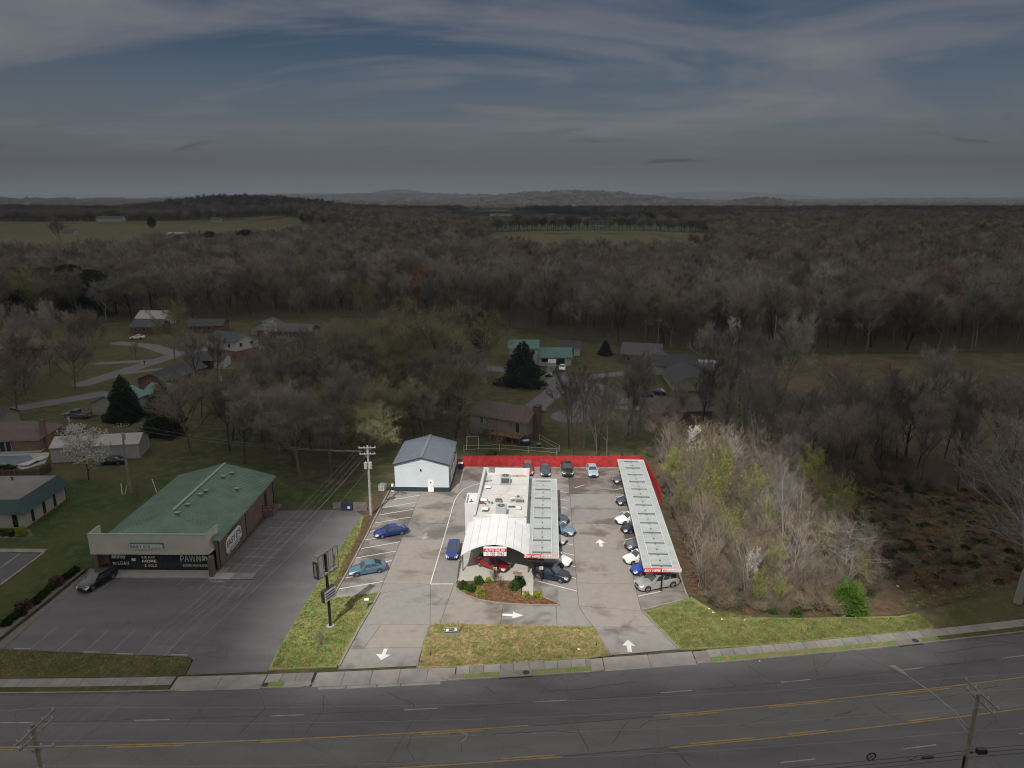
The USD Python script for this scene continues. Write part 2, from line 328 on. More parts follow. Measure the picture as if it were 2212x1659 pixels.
# ---------------------------------------------------------------- the road
KX = np.polyfit([-49.9, -33.1, -21.5, -5.8, -1.2, 8.1, 20.2, 26.3, 40.9, 43.8, 56.0], [58.35, 58.72, 59.18, 60.27, 60.65, 61.6, 63.05, 63.7, 65.85, 66.2, 68.4], 3)
YX = np.polyfit([-44.3, -24.4, -12.4, -1.1, 14.4, 23.8, 35.7, 50.8], [51.5, 52.4, 52.95, 53.9, 55.4, 56.75, 58.6, 60.8], 3)
def curve(poly, x):
    """a fitted line, carried on straight beyond the frame"""
    x = np.asarray(x, float); xc = np.clip(x, -52, 57); d = np.polyder(poly)
    return np.polyval(poly, xc) + np.polyval(d, xc) * (x - xc)
def ky(x): return curve(KX, x)
def yy(x): return curve(YX, x)
def ribbon(mb, fn, x0, x1, o0, o1, z, n=None, ends=None):
    n = n or max(2, int(abs(x1 - x0) / 2.5) + 1); x = np.linspace(x0, x1, n)
    a, b = fn(x) + o0, fn(x) + o1
    v = np.vstack([np.c_[x, a, 0 * x + z], np.c_[x, b, 0 * x + z]])
    i = np.arange(n - 1); mb.add(v, np.c_[i, i + 1, i + 1 + n, i + n]); return mb
def band(fn, x0, x1, o0, o1, n=None):
    n = n or max(2, int(abs(x1 - x0) / 2.5) + 1); x = np.linspace(x0, x1, n)
    return Polygon(list(zip(x, fn(x) + o0)) + list(zip(x[::-1], (fn(x) + o1)[::-1])))

def asphalt(name, c, wet=0.0):
    c = np.array(c)
    usdkit.material(stage, '/World/Looks/' + name, {
        'g': ('geometry', {}), 'mp': ('mapping', {'scale': (0.35, 1.2, 1.0)}),
        'n1': ('noise_texture', {'scale': 0.35, 'detail': 6.0, 'roughness': 0.6}), 'n2': ('noise_texture', {'scale': 22.0, 'detail': 3.0}),
        'n4': ('noise_texture', {'scale': 0.9, 'detail': 4.0, 'distortion': 1.5}),
        'vor': ('voronoi_texture', {'feature': 'distance_to_edge', 'scale': 0.22}), 'vd': ('mix_vector', {'fac': 0.12}),
        'cr': ('rgb_ramp', {'ramp': [(0.0, (0.55, 0.55, 0.55)), (0.006, (1, 1, 1)), (1.0, (1, 1, 1))]}),
        'r1': ('rgb_ramp', {'ramp': [(0.3, tuple(c * 0.82)), (0.7, tuple(c * 1.14))]}), 'r2': ('rgb_ramp', {'ramp': [(0.3, (0.86,) * 3), (0.7, (1.12,) * 3)]}),
        'm': ('mix', {'mix_type': 'multiply', 'fac': 1.0}), 'm2': ('mix', {'mix_type': 'multiply', 'fac': 0.75}), 'b': ('bump', {'strength': 0.25, 'distance': 0.02}),
        'p': ('principled_bsdf', {'roughness': 0.78 - 0.2 * wet, 'specular_ior_level': 0.35})},
        [('g.position', 'mp.vector'), ('mp.vector', 'n1.vector'), ('g.position', 'n2.vector'), ('g.position', 'n4.vector'), ('n1.fac', 'r1.fac'), ('n2.fac', 'r2.fac'), ('r1.color', 'm.color1'), ('r2.color', 'm.color2'),
         ('g.position', 'vd.a'), ('n4.color', 'vd.b'), ('vd.result', 'vor.vector'), ('vor.distance', 'cr.fac'), ('m.color', 'm2.color1'), ('cr.color', 'm2.color2'),
         ('m2.color', 'p.base_color'), ('n2.fac', 'b.height'), ('b.normal', 'p.normal')], surface='p.BSDF')
asphalt('asphalt', (0.116, 0.113, 0.118)); asphalt('asphalt_pale', (0.140, 0.138, 0.138)); asphalt('asphalt_lot', (0.118, 0.113, 0.120)); asphalt('asphalt_street', (0.135, 0.130, 0.138)); asphalt('asphalt_dark', (0.085, 0.086, 0.092))
mat('yellow_paint', (0.32, 0.22, 0.055), 0.7, var=0.25, scale=1.2); mat('white_paint', (0.62, 0.62, 0.60), 0.6, var=0.14, scale=1.0); mat('worn_white', (0.27, 0.27, 0.27), 0.7, var=0.3, scale=1.2); mat('tar', (0.022, 0.022, 0.024), 0.6)
mat('kerb_stone', (0.22, 0.20, 0.175), 0.85, var=0.25, scale=0.8, bump=0.3); mat('walk_a', (0.225, 0.215, 0.205), 0.85, var=0.18, scale=0.6, bump=0.15); mat('walk_b', (0.20, 0.185, 0.17), 0.85, var=0.18, scale=0.6, bump=0.15); mat('walk_c', (0.25, 0.235, 0.215), 0.85, var=0.18, scale=0.6, bump=0.15)

road = struct('road')
m = MB(); ribbon(m, lambda x: yy(x), -260, 260, -11.5, 7.4, 0.0, 120)
part(road, 'surface', m, 'asphalt')
m = MB(); ribbon(m, yy, -260, 260, -3.75, -0.15, 0.004, 120); part(road, 'turning_lane', m, 'asphalt_pale')
def line(mname, name, fn, x0, x1, o, w=0.11, z=0.009):
    m = MB(); ribbon(m, fn, x0, x1, o - w / 2, o + w / 2, z); part(road, name, m, mname)
for a, b in ((-60, 1.5), (13.0, 90)): line('yellow_paint', 'centre_line', yy, a, b, 0.0, 0.13)
for a, b in ((-60, -41), (-35, -28.5), (-22, -18.4), (-8, -2.5), (14.5, 19), (24, 30), (36, 42.5)): line('yellow_paint', 'centre_dash', yy, a, b, -0.24, 0.13)
for a, b in ((-16.5, 4.3), (13.6, 90)): line('yellow_paint', 'centre_line', yy, a, b, -3.95, 0.13)
for a, b in ((-0.9, 3.6), (15.5, 21.5), (36.0, 39.0), (24.5, 28.0)): line('yellow_paint', 'centre_dash', yy, a, b, -3.71, 0.13)
for k in range(-2, 10): x = -46.5 + 12.15 * k; line('worn_white', 'lane_dash', yy, x, x + 3.1, 3.02, 0.13)
for k in range(-3, 6): x = 22.6 + 11.2 * k; line('worn_white', 'lane_dash', yy, x, x + 3.1, -6.75, 0.13)
rc = random.Random(5)
def crack(pts, w=0.085, name='crack', mname='tar', jit=0.10):
    p = [np.array(pts[0], float)]
    for q in pts[1:]:
        q = np.array(q, float); n = max(2, int(np.linalg.norm(q - p[-1]) / 0.45)); s = p[-1]
        for i in range(1, n + 1): p.append(s + (q - s) * i / n + np.array([rc.uniform(-jit, jit), rc.uniform(-jit, jit)]))
    p = np.array(p); t = np.gradient(p, axis=0); t /= np.linalg.norm(t, axis=1, keepdims=True); nn = np.c_[-t[:, 1], t[:, 0]]
    ww = np.array([w * rc.uniform(0.35, 1.0) for _ in p])[:, None]
    v = np.vstack([np.c_[p - nn * ww / 2, np.full(len(p), 0.007)], np.c_[p + nn * ww / 2, np.full(len(p), 0.007)]]); i = np.arange(len(p) - 1)
    part(road, name, (v, np.c_[i, i + 1, i + 1 + len(p), i + len(p)]), mname)
for pts in ([(-8.9, 53.0), (-9.1, 51.6), (-8.4, 50.2)], [(-5.5, 53.1), (-3.6, 53.4), (-4.5, 52.4), (-4.4, 51.1)], [(-2.6, 53.1), (0.5, 53.2), (3.2, 53.6), (5.6, 53.3)], [(5.9, 53.8), (6.6, 51.2)], [(8.7, 52.0), (9.8, 53.8), (10.5, 54.6)], [(11.4, 53.8), (12.6, 54.9), (14.4, 54.9)],
            [(38.4, 57.3), (41.8, 58.0), (44.5, 58.9), (48, 59.6)], [(44.2, 64.8), (44.0, 62.9), (45.5, 63.0)], [(44.5, 64.7), (48.6, 65.6), (53, 66.2)], [(50, 66.9), (53, 66.6), (56, 66.0)], [(33.9, 57.0), (34.5, 55.6), (35.4, 54.9)], [(28.5, 54.8), (32.5, 56.6)],
            [(20.5, 61.5), (22, 59.5)], [(24, 62.6), (25.4, 60.9)], [(-18, 58.2), (-17.5, 56), (-18.4, 53)], [(-12, 58.6), (-9.2, 57), (-8.5, 55.2)], [(-28.6, 57.8), (-29.4, 54.2)], [(-37, 54.4), (-38, 51.9)], [(-23, 56.5), (-24.2, 53.1)], [(2, 60.2), (3.6, 58.9), (7.6, 59.2), (12.4, 60.3)], [(-2.6, 59.4), (-1.6, 58.4)], [(30.4, 61.0), (31.2, 64.0)], [(36, 65), (38, 62.4)], [(14, 51.3), (15, 49.5)]): crack(pts)
for x0, x1, o in ((-60, -46.6, 3.1), (-43, -34.6, 3.1), (-31, -22.3, 3.1), (-18.4, -9.9, 3.05), (-6.2, 2.5, 3.0), (6, 14.6, 2.95), (18.2, 26.6, 3.0), (30, 38.2, 2.95), (42, 50, 3.0), (2, 13, -0.1), (4.5, 13.4, -3.9), (-20, -14, -3.95)):
    x = np.linspace(x0, x1, 6); crack(list(zip(x, yy(x) + o)), 0.07, jit=0.03)
for pts in ([(-4.9, 53.35), (-4.2, 53.2), (-3.9, 53.3)], [(-3.95, 53.1), (-4.15, 52.5), (-4.55, 52.1)]): crack(pts, 0.13, 'patch_seam', 'worn_white', 0.03)

# kerb, verge and footway along the far side of the road
paving = struct('footway'); kerb = struct('kerb'); verge = struct('verge')
slab_mats = ('walk_a', 'walk_b', 'walk_c')
def footway(x0, x1, o0, o1, z0, z1, first=None, size=1.45):
    x = x0; rr = random.Random(int(x0 * 10) % 1000)
    while x < x1 - 0.2:
        w = min(size * rr.uniform(0.9, 1.15), x1 - x); q = band(ky, x + 0.018, x + w - 0.018, o0, o1, 3)
        part(paving, 'slab', MB().poly(q, z0, z1 + rr.uniform(-0.006, 0.006)), rr.choice(slab_mats)); x += w
m = MB()
for a, b in ((-90, -32.8), (-24.6, -18.0), (-8.2, 19.8), (8.0, 19.8), (19.0, 90)): ribbon(m, ky, a, b, 0.2, 2.3, 0.012)
part(paving, 'bed', m, 'tar')
for a, b in ((-75, -33.2), (-24.3, -19.6), (-5.6, 8.0), (20.4, 75)): footway(a, b, 0.88, 2.15, -0.02, 0.11)
def kerb_run(x0, x1, r0=True, r1=True):
    x = x0; step = 3.0
    while x < x1 - 0.05:
        w = min(step, x1 - x); a, b = x + 0.008, x + w - 0.008
        q = band(ky, a, b, 0.0, 0.17, 4)
        part(kerb, 'kerb_stone', MB().poly(q, -0.05, 0.13), 'kerb_stone'); x += w
for a, b in ((-90, -33.0), (-23.8, -20.5), (-6.2, -1.3), (2.1, 8.2), (20.4, 41.0), (43.9, 90)): kerb_run(a, b)
def nib(pts):
    """kerb nib that curls back into a driveway and sinks"""
    p = np.array(pts, float); t = np.gradient(p, axis=0); t /= np.linalg.norm(t, axis=1, keepdims=True); n = np.c_[-t[:, 1], t[:, 0]] * 0.085
    h = np.linspace(0.13, 0.015, len(p))
    v = np.vstack([np.c_[p - n, 0 * h - 0.03], np.c_[p + n, 0 * h - 0.03], np.c_[p + n, h], np.c_[p - n, h]]); k = len(p); i = np.arange(k - 1); f = []
    for a, b in ((0, 3), (3, 2), (2, 1)): f.append(np.c_[a * k + i, a * k + i + 1, b * k + i + 1, b * k + i])
    part(kerb, 'kerb_nib', (v, np.vstack(f)), 'kerb_stone')
nib([(-23.8, ky(-23.8) + .085), (-24.3, ky(-24.3) + .2), (-24.6, ky(-24.6) + .6), (-24.65, ky(-24.6) + 1.2)]); nib([(-20.5, ky(-20.5) + .085), (-19.9, 59.6), (-19.4, 59.95), (-19.0, 60.3)])
nib([(-6.2, ky(-6.2) + .085), (-6.7, 60.5), (-7.1, 60.78), (-7.5, 61.1)]); nib([(8.2, ky(8.2) + .085), (9.0, 61.85), (9.6, 62.2), (10.0, 62.55)]); nib([(20.4, ky(20.4) + .085), (19.6, 63.1), (19.0, 63.35), (18.4, 63.75)]); nib([(-33.0, ky(-33) + .085), (-32.5, 58.9), (-32.1, 59.2)])
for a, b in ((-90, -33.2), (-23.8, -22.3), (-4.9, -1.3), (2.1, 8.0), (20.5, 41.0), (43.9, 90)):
    for a2, b2, m_ in ((a, min(b, 46), 'lawn' if b < -30 else 'lit_verge_grass'), (max(a, 46), b, 'lawn')):  # brighter grass inside the sun patch, darker outside: light painted by colour
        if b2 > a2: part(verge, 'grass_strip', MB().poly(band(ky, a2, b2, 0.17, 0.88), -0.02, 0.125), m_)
part(paving, 'corner_slab', MB().poly(band(ky, -22.3, -19.7, 0.17, 0.88), -0.02, 0.11), 'walk_c'); part(paving, 'corner_slab', MB().poly(band(ky, -6.2, -4.9, 0.17, 0.88), -0.02, 0.10), 'walk_b'); part(paving, 'corner_slab', MB().poly(band(ky, 8.0, 9.3, 0.17, 2.1), -0.02, 0.07), 'walk_c'); part(paving, 'corner_slab', MB().poly(band(ky, 18.9, 20.5, 0.17, 2.1), -0.02, 0.07), 'walk_b')
# driveway aprons
for a, b, n in ((-19.5, -5.7, 5), (9.35, 18.85, 2), (-33.1, -24.4, 2)):
    xs = np.linspace(a, b, n + 1)
    for i in range(n): part(paving, 'apron_slab', MB().poly(band(ky, xs[i] + .02, xs[i + 1] - .02, 0.02, 2.2), -0.02, 0.045), ('walk_c', 'walk_a')[i % 2])
for a, b in ((-18.8, -16.2), (-16.1, -13.2), (-13.1, -10.9), (-10.8, -7.0)): part(paving, 'gutter_slab', MB().poly(band(ky, a, b - .03, -0.38, 0.0), -0.02, 0.016), 'walk_c')
mat('iron', (0.055, 0.045, 0.042), 0.6, metal=0.4); mat('black', (0.012, 0.012, 0.013), 0.5)
def drain(name, x0, x1, lab, cx):
    t = thing(name, lab, 'storm drain', (0, 0, 0))
    part(t, 'lid_slab', MB().poly(band(ky, x0, x1, -0.06, 0.86, 4), 0.10, 0.16), 'walk_b'); part(t, 'inlet', MB().poly(band(ky, x0 + .05, x1 - .05, -0.04, 0.7, 4), 0.002, 0.10), 'black')
    part(t, 'manhole_cover', MB().cyl((cx, ky(cx) + 0.47), 0.34, 0.16, 0.175, 18), 'iron'); return t
drain('storm_drain', -1.28, 2.08, 'concrete storm drain with round iron cover in front of the grass island', 1.4)
drain('storm_drain', 41.0, 43.9, 'concrete storm drain under the dark woods, right of the sunlit verge', 43.2)
# ---------------------------------------------------------------- the car lot
def concrete(name, c, wet_cut=0.55):
    """old concrete: pale dry drifts, dark damp drifts that shine"""
    c = np.array(c)
    usdkit.material(stage, '/World/Looks/' + name, {
        'g': ('geometry', {}), 'n1': ('noise_texture', {'scale': 0.10, 'detail': 7.0, 'roughness': 0.6, 'distortion': 0.8}),
        'mp': ('mapping', {'scale': (0.8, 1.1, 1.0)}), 'n4': ('noise_texture', {'scale': 0.26, 'detail': 7.0, 'roughness': 0.62, 'distortion': 0.6}),
        'n2': ('noise_texture', {'scale': 1.1, 'detail': 6.0, 'roughness': 0.65}), 'n3': ('noise_texture', {'scale': 26.0, 'detail': 2.0}),
        'rw': ('rgb_ramp', {'ramp': [(wet_cut - 0.025, (0, 0, 0)), (wet_cut + 0.055, (0.9, 0.9, 0.9))]}), 'av': ('math', {'math_type': 'multiply_add', 'value2': 0.45}), 'hv': ('math', {'math_type': 'multiply', 'value2': 0.55}),
        'rc': ('rgb_ramp', {'ramp': [(0.28, tuple(c * (0.86, 0.86, 0.88))), (0.5, tuple(c)), (0.72, tuple(c * (1.12, 1.07, 1.0)))]}),
        'rf': ('rgb_ramp', {'ramp': [(0.3, (0.9,) * 3), (0.7, (1.08,) * 3)]}),
        'm': ('mix', {'mix_type': 'multiply', 'fac': 1.0}), 'wet': ('mix', {'mix_type': 'multiply', 'color2': (0.50, 0.46, 0.44)}),
        'ro': ('map_range', {'from_min': 0.0, 'from_max': 1.0, 'to_min': 0.82, 'to_max': 0.30}), 'b': ('bump', {'strength': 0.18, 'distance': 0.02}),
        'p': ('principled_bsdf', {'specular_ior_level': 0.4})},
        [('g.position', 'n1.vector'), ('g.position', 'n2.vector'), ('g.position', 'n3.vector'), ('g.position', 'mp.vector'), ('mp.vector', 'n4.vector'), ('n4.fac', 'hv.value1'), ('n1.fac', 'av.value1'), ('hv.value', 'av.value3'), ('av.value', 'rw.fac'),
         ('n2.fac', 'rc.fac'), ('n3.fac', 'rf.fac'), ('rc.color', 'm.color1'), ('rf.color', 'm.color2'), ('m.color', 'wet.color1'), ('rw.color', 'wet.fac'), ('wet.color', 'p.base_color'),
         ('rw.color', 'ro.value'), ('ro.result', 'p.roughness'), ('n3.fac', 'b.height'), ('b.normal', 'p.normal')], surface='p.BSDF')
concrete('slab_a', (0.240, 0.226, 0.213), 0.54); concrete('slab_b', (0.220, 0.209, 0.200), 0.52); concrete('slab_c', (0.254, 0.230, 0.207), 0.55); concrete('slab_damp', (0.200, 0.184, 0.171), 0.475); concrete('pad', (0.40, 0.38, 0.345), 0.66)

LOT = Polygon([(-21.4, 75.0), (-20.9, 81), (-20.3, 97.5), (-19.7, 107.0), (-19.3, 117.3), (22.7, 117.2), (22.4, 101), (20.9, 77.7), (20.9, 75.05), (14.95, 72.6), (17.6, 65.35), (10.35, 64.35), (9.0, 69.45), (-9.1, 70.0), (-9.5, 66.6), (-9.75, 62.6), (-17.6, 62.0), (-16.9, 68.8), (-15.9, 76.5)])
BED = Polygon([(-7.1, 78.7), (-6.5, 76.7), (-5.4, 75.65), (-4, 74.75), (-2.3, 74.2), (-.4, 73.85), (2.1, 73.6), (5.3, 73.55), (5.6, 73.85), (5.1, 74.3), (3.9, 75.2), (2.6, 75.7), (1.2, 75.85), (1.25, 79.2), (-6.75, 79.1)])
PAD = Polygon([(-6.75, 79.1), (1.25, 79.2), (1.2, 75.85), (2.55, 75.75), (2.72, 79.4), (2.95, 88.6), (-6.4, 88.9)])
SITE = Polygon([(-6.9, 88.2), (2.2, 88.2), (2.9, 106.0), (-4.6, 106.0), (-5.2, 96), (-6.9, 96)])
lot = struct('lot_pavement')
part(lot, 'base', MB().poly(LOT, 0.010), 'tar')
slabs_area = LOT.difference(unary_union([BED, PAD]).buffer(0.01))
joints = [[(-10.06, 78.4), (-9.3, 97), (-8.6, 106), (-8.2, 118)], [(-10.06, 78.4), (-9.1, 69.5)], [(8.0, 78.7), (9.5, 110.7), (9.8, 118)], [(8.0, 78.7), (7.8, 73.6), (8.3, 71.4), (9.2, 69.0)], [(-16.0, 76.0), (-15.9, 79), (-14.7, 105.5), (-14.6, 108)], [(16.95, 112), (15.0, 75.6), (14.87, 72.0)],
          [(-7.1, 78.7), (-8.1, 69.5)], [(-1.0, 74.5), (-1.3, 69.5)], [(5.2, 74.5), (5.0, 69.3)], [(-22, 79.0), (-10.06, 78.4)], [(-16.0, 76.2), (-10.06, 78.4)], [(-10.06, 78.4), (-6.8, 78.5)], [(-13.5, 72.5), (-14.6, 69.8), (-16.2, 63.2)], [(7.8, 73.6), (15.2, 72.5)], [(2.4, 88.6), (2.9, 79)], [(3.0, 118), (2.9, 106)], [(-4.6, 106), (-4.4, 118)],
          [(8.0, 78.7), (16, 78.4)], [(8.2, 82.1), (16, 82.1)], [(8.3, 84.5), (22, 84.5)], [(2, 89.9), (22.5, 89.6)], [(2, 95.3), (22.5, 95.0)], [(2, 100.7), (22.6, 100.4)], [(2, 106.0), (22.6, 105.8)], [(-21, 111.6), (23, 111.2)], [(-21, 85.0), (-6, 84.7)], [(-21.5, 90.3), (-6, 90.0)], [(-21, 95.6), (-6, 95.3)], [(-21, 101), (-4.5, 100.7)], [(-21, 106.9), (-4.0, 106.4)], [(-17.5, 69.8), (-9, 69.9)], [(-18, 65.5), (-9, 65.7)], [(8.6, 69.4), (17, 69.4)]]
lines = unary_union([LineString(j) for j in joints] + [slabs_area.boundary])
sr = random.Random(3)
for pc in shapely.ops.polygonize(lines):
    if not slabs_area.contains(pc.representative_point()): continue
    q = pc.buffer(-0.022, join_style='mitre')
    if q.area < 0.3: continue
    c = pc.centroid
    damp = c.x > 15.2 and c.y > 73 or (c.x < -15.6 and c.y > 79) or c.y > 106
    part(lot, 'slab', MB().poly(q, 0.0, 0.030 + sr.uniform(-0.004, 0.004)), 'slab_damp' if damp and sr.random() < 0.75 else sr.choice(('slab_a', 'slab_b', 'slab_a', 'slab_c')))
pad = part(lot, 'display_pad', MB().poly(PAD.buffer(-0.02), 0.0, 0.09), 'pad')

def strip(a, b, w, z, name='stall_line', mname='white_paint'):
    a, b = np.array(a, float), np.array(b, float); d = (b - a) / np.linalg.norm(b - a); n = np.array([-d[1], d[0]]) * w / 2
    q = [(*p, z) for p in (a - n, b - n, b + n, a + n)]
    part(lot, name, MB().add(q, [(0, 1, 2, 3)]), mname)
ZL = 0.0385
for a, b in (((-19.54, 103.42), (-14.71, 105.46)), ((-19.89, 100.66), (-14.87, 102.78)), ((-19.98, 98.09), (-14.99, 100.16)), ((-20.02, 95.39), (-15.1, 97.42)), ((-20.21, 92.71), (-15.27, 94.84)), ((-20.37, 90.07), (-15.35, 92.11)),
             ((-20.49, 87.53), (-15.51, 89.52)), ((-20.66, 84.95), (-15.6, 86.85)), ((-20.76, 82.4), (-15.73, 84.27)), ((-20.85, 79.85), (-15.88, 81.67)), ((-21.04, 77.3), (-15.96, 79.02))): strip(a, b, 0.12, ZL)
for y, x in ((110.45, 16.85), (107.63, 16.57), (104.73, 16.43), (101.9, 16.3), (99.03, 16.19), (96.1, 16.02), (93.15, 15.85), (90.16, 15.72), (87.2, 15.55), (84.3, 15.4), (81.4, 15.25), (78.5, 15.1), (75.63, 15.02)): strip((x, y), (x + 2.94, y + 1.08) if y < 76 else (x + 5, y + 1.84), 0.12, ZL)
for y, x in ((106.4, 8.95), (103.4, 8.7), (100.45, 8.5), (97.42, 8.25), (94.4, 8.2), (91.5, 8.1), (88.57, 8.4), (85.68, 8.3), (82.65, 8.2), (79.72, 8.0), (76.77, 7.88)): strip((x, y), (x - 4.6, y + 2.3) if y < 105 else (x - 4, y + 2), 0.12, ZL)
def polyline(pts, w, name, mname='white_paint'):
    p = np.array(pts, float); t = np.gradient(p, axis=0); t /= np.linalg.norm(t, axis=1, keepdims=True); n = np.c_[-t[:, 1], t[:, 0]] * w / 2; k = len(p); i = np.arange(k - 1)
    part(lot, name, (np.vstack([np.c_[p - n, np.full(k, ZL + .001)], np.c_[p + n, np.full(k, ZL + .001)]]), np.c_[i, i + 1, i + 1 + k, i + k]), mname)
polyline([(-9.92, 81.4), (-9.55, 90), (-9.3, 96.3), (-9.2, 99.5), (-9.0, 103.2), (-8.6, 105.9), (-7.9, 107.8), (-7.0, 109.0), (-6.2, 109.8), (-5.3, 110.35), (-4.5, 110.6)], 0.10, 'lane_line')
polyline([(-10.06, 78.42), (-9.92, 81.4)], 0.12, 'lane_line'); polyline([(-10.1, 78.42), (-7.2, 78.45)], 0.12, 'lane_line')
for a, b in (((3.4, 114.1), (4.4, 114.1)), ((10.3, 108.5), (12.0, 109.7)), ((-7.1, 84.25), (-5.45, 84.45)), ((-5.45, 84.45), (-5.25, 86.2)), ((-5.25, 86.2), (-6.5, 86.4))): strip(a, b, 0.12, ZL if a[1] > 90 else 0.096)
def arrow(tip, d, L, name='arrow', head=1.5, w=0.42, hw=1.35, mname='white_paint'):
    t = np.array(tip, float); d = np.array(d, float) / np.linalg.norm(d); n = np.array([-d[1], d[0]]); b = t - d * head; e = t - d * L
    v = [(*p, ZL) for p in (t, b + n * hw / 2, b + n * w / 2, e + n * w / 2, e - n * w / 2, b - n * w / 2, b - n * hw / 2)]
    part(lot, name, MB().add(v, [(0, 1, 2), (0, 2, 5), (0, 5, 6)]).add([v[2], v[3], v[4], v[5]], [(0, 1, 2, 3)]), mname)
arrow((-13.47, 63.52), (-.09, -1), 1.9, head=0.95, w=0.40, hw=1.55); arrow((1.31, 71.62), (1, -0.05), 2.4, head=1.23, w=0.45, hw=1.3); arrow((12.19, 90.25), (0, 1), 2.1, head=1.0, w=0.48, hw=1.42); arrow((12.45, 66.97), (0.05, 1), 2.1, head=1.0, w=0.45, hw=1.4)
arrow((-12.28, 90.04), (-0.02, -1), 2.15, head=1.0, w=0.44, hw=1.44, mname='worn_white'); 
# stains of damp round the cars and the display pad come from the material; grass islands and kerbs next
def kerb_line(pts, w=0.16, h=0.15, z=0.0, seg=2.4):
    """a kerb along a polyline, cut into stones"""
    L = LineString(pts); n = max(1, int(round(L.length / seg))); 
    for i in range(n):
        sub = shapely.ops.substring(L, i / n, (i + 1) / n, normalized=True); sub = shapely.ops.substring(sub, 0.008, sub.length - 0.008)
        part(kerb, 'kerb_stone', MB().poly(sub.buffer(w / 2, cap_style='flat', join_style='mitre'), z - 0.02, z + h), 'kerb_stone')
ground_mat('dry_turf', (0.34, 0.265, 0.145), (0.17, 0.20, 0.055), (0.29, 0.20, 0.11), 0.5, 2.2)
part(None, 'grass_island', MB().poly(Polygon([(-9.0, 69.9), (9.0, 69.45), (10.15, 64.35), (7.6, 63.7), (2.0, 63.15), (-5.4, 62.35), (-9.5, 62.15), (-9.4, 66.6)]), -0.02, 0.115), 'dry_turf', kind='structure')
kerb_line([(-9.1, 70.0), (-9.3, 68.2), (-9.5, 66.2), (-9.6, 64.2), (-9.62, 62.25)]); kerb_line([(9.05, 69.45), (9.6, 67.0), (10.3, 64.3)])
part(None, 'mulch_bed', MB().poly(BED.buffer(-0.1), -0.02, 0.12), 'mulch', kind='structure')
kerb_line([(-7.05, 78.7), (-6.45, 76.7), (-5.4, 75.7), (-4, 74.8), (-2.3, 74.25), (-.4, 73.9), (2.1, 73.65), (5.25, 73.62), (5.5, 73.85)], 0.2, 0.17, seg=1.6); kerb_line([(5.45, 73.95), (5.1, 74.3), (3.9, 75.2), (2.7, 75.75)], 0.14, 0.13)
part(None, 'grass_verge', MB().poly(Polygon([(-24.5, 61.9), (-17.75, 62.4), (-16.95, 68.9), (-15.95, 76.5), (-19, 75.7), (-21.6, 75.0), (-20.95, 81), (-20.5, 92), (-20.45, 98.5), (-22.3, 98.0), (-23.2, 89.8), (-23.9, 79.5), (-24.6, 65)]), -0.02, 0.10), 'lit_verge_grass', kind='structure')
part(None, 'leaf_strip', MB().poly(Polygon([(-21.75, 75.2), (-21.35, 75.4), (-20.98, 81), (-20.5, 92), (-20.42, 98.5), (-20.05, 107.2), (-21.9, 107.3), (-22.6, 104), (-22.2, 98), (-21.6, 92), (-22.0, 84)]), 0.10, 0.108), 'leaf_litter', kind='structure')
kerb_line([(-15.92, 76.4), (-16.4, 72.4), (-16.9, 68.7), (-17.25, 65.4), (-17.55, 62.5)], 0.2, 0.17); kerb_line([(-21.35, 75.3), (-20.93, 81), (-20.45, 92), (-20.32, 97.5), (-19.95, 107)], 0.22, 0.16)
part(None, 'grass_verge', MB().poly(Polygon([(15.15, 72.35), (20.9, 74.9), (21.3, 75.5), (24, 71.2), (33, 71.0), (44, 71.4), (46.5, 72.2), (46.5, 68.95), (43, 68.35), (26, 65.9), (17.75, 65.2)]), -0.02, 0.10), 'lit_verge_grass', kind='structure')  # sunlit part of the right verge, brightness put into the colour
part(None, 'grass_verge', MB().poly(Polygon([(46.5, 72.2), (58, 76.0), (75, 82), (75, 73.5), (56, 70.6), (46.5, 68.95)]), -0.02, 0.098), 'lawn', kind='structure')  # shaded end of the same verge: shade put into a darker grass colour
kerb_line([(14.95, 72.5), (16.2, 69.0), (17.6, 65.3)]); kerb_line([(15.0, 72.65), (20.9, 75.1), (20.95, 77.7), (21.6, 88), (22.5, 101)], 0.2, 0.14)
kerb_line([(-8.8, 117.35), (22.7, 117.2)], 0.3, 0.2)
part(None, 'gravel_strip', MB().poly(Polygon([(-9, 117.4), (22.6, 117.3), (22.6, 118.2), (-9, 118.3)]), 0.0, 0.10), 'leaf_litter', kind='structure')

# ---------------------------------------------------------------- the pawn shop's asphalt, its markings, the streets behind
mat('faded_white', (0.19, 0.188, 0.19), .75, var=.25, scale=1.5)
shop_lot = struct('shop_car_park')
part(shop_lot, 'surface', MB().poly(Polygon([(-54.2, 82.3), (-53.2, 76.3), (-53.65, 72.1), (-53.6, 65.4), (-45, 64.75), (-35.4, 64.2), (-33.6, 64.1), (-32.8, 63.6), (-32.5, 61.2), (-24.55, 61.7), (-24.55, 65), (-23.9, 79.5), (-23.2, 89.8), (-22.35, 98), (-24, 99.9), (-33.9, 99.8), (-36.3, 99.5), (-37.4, 82)]), 0.014), 'asphalt_lot')
def strip2(a, b, w, z=0.02, mname='faded_white', name='stall_line'):
    a, b = np.array(a, float), np.array(b, float); d = (b - a) / np.linalg.norm(b - a); n = np.array([-d[1], d[0]]) * w / 2
    part(shop_lot, name, MB().add([(*p, z) for p in (a - n, b - n, b + n, a + n)], [(0, 1, 2, 3)]), mname)
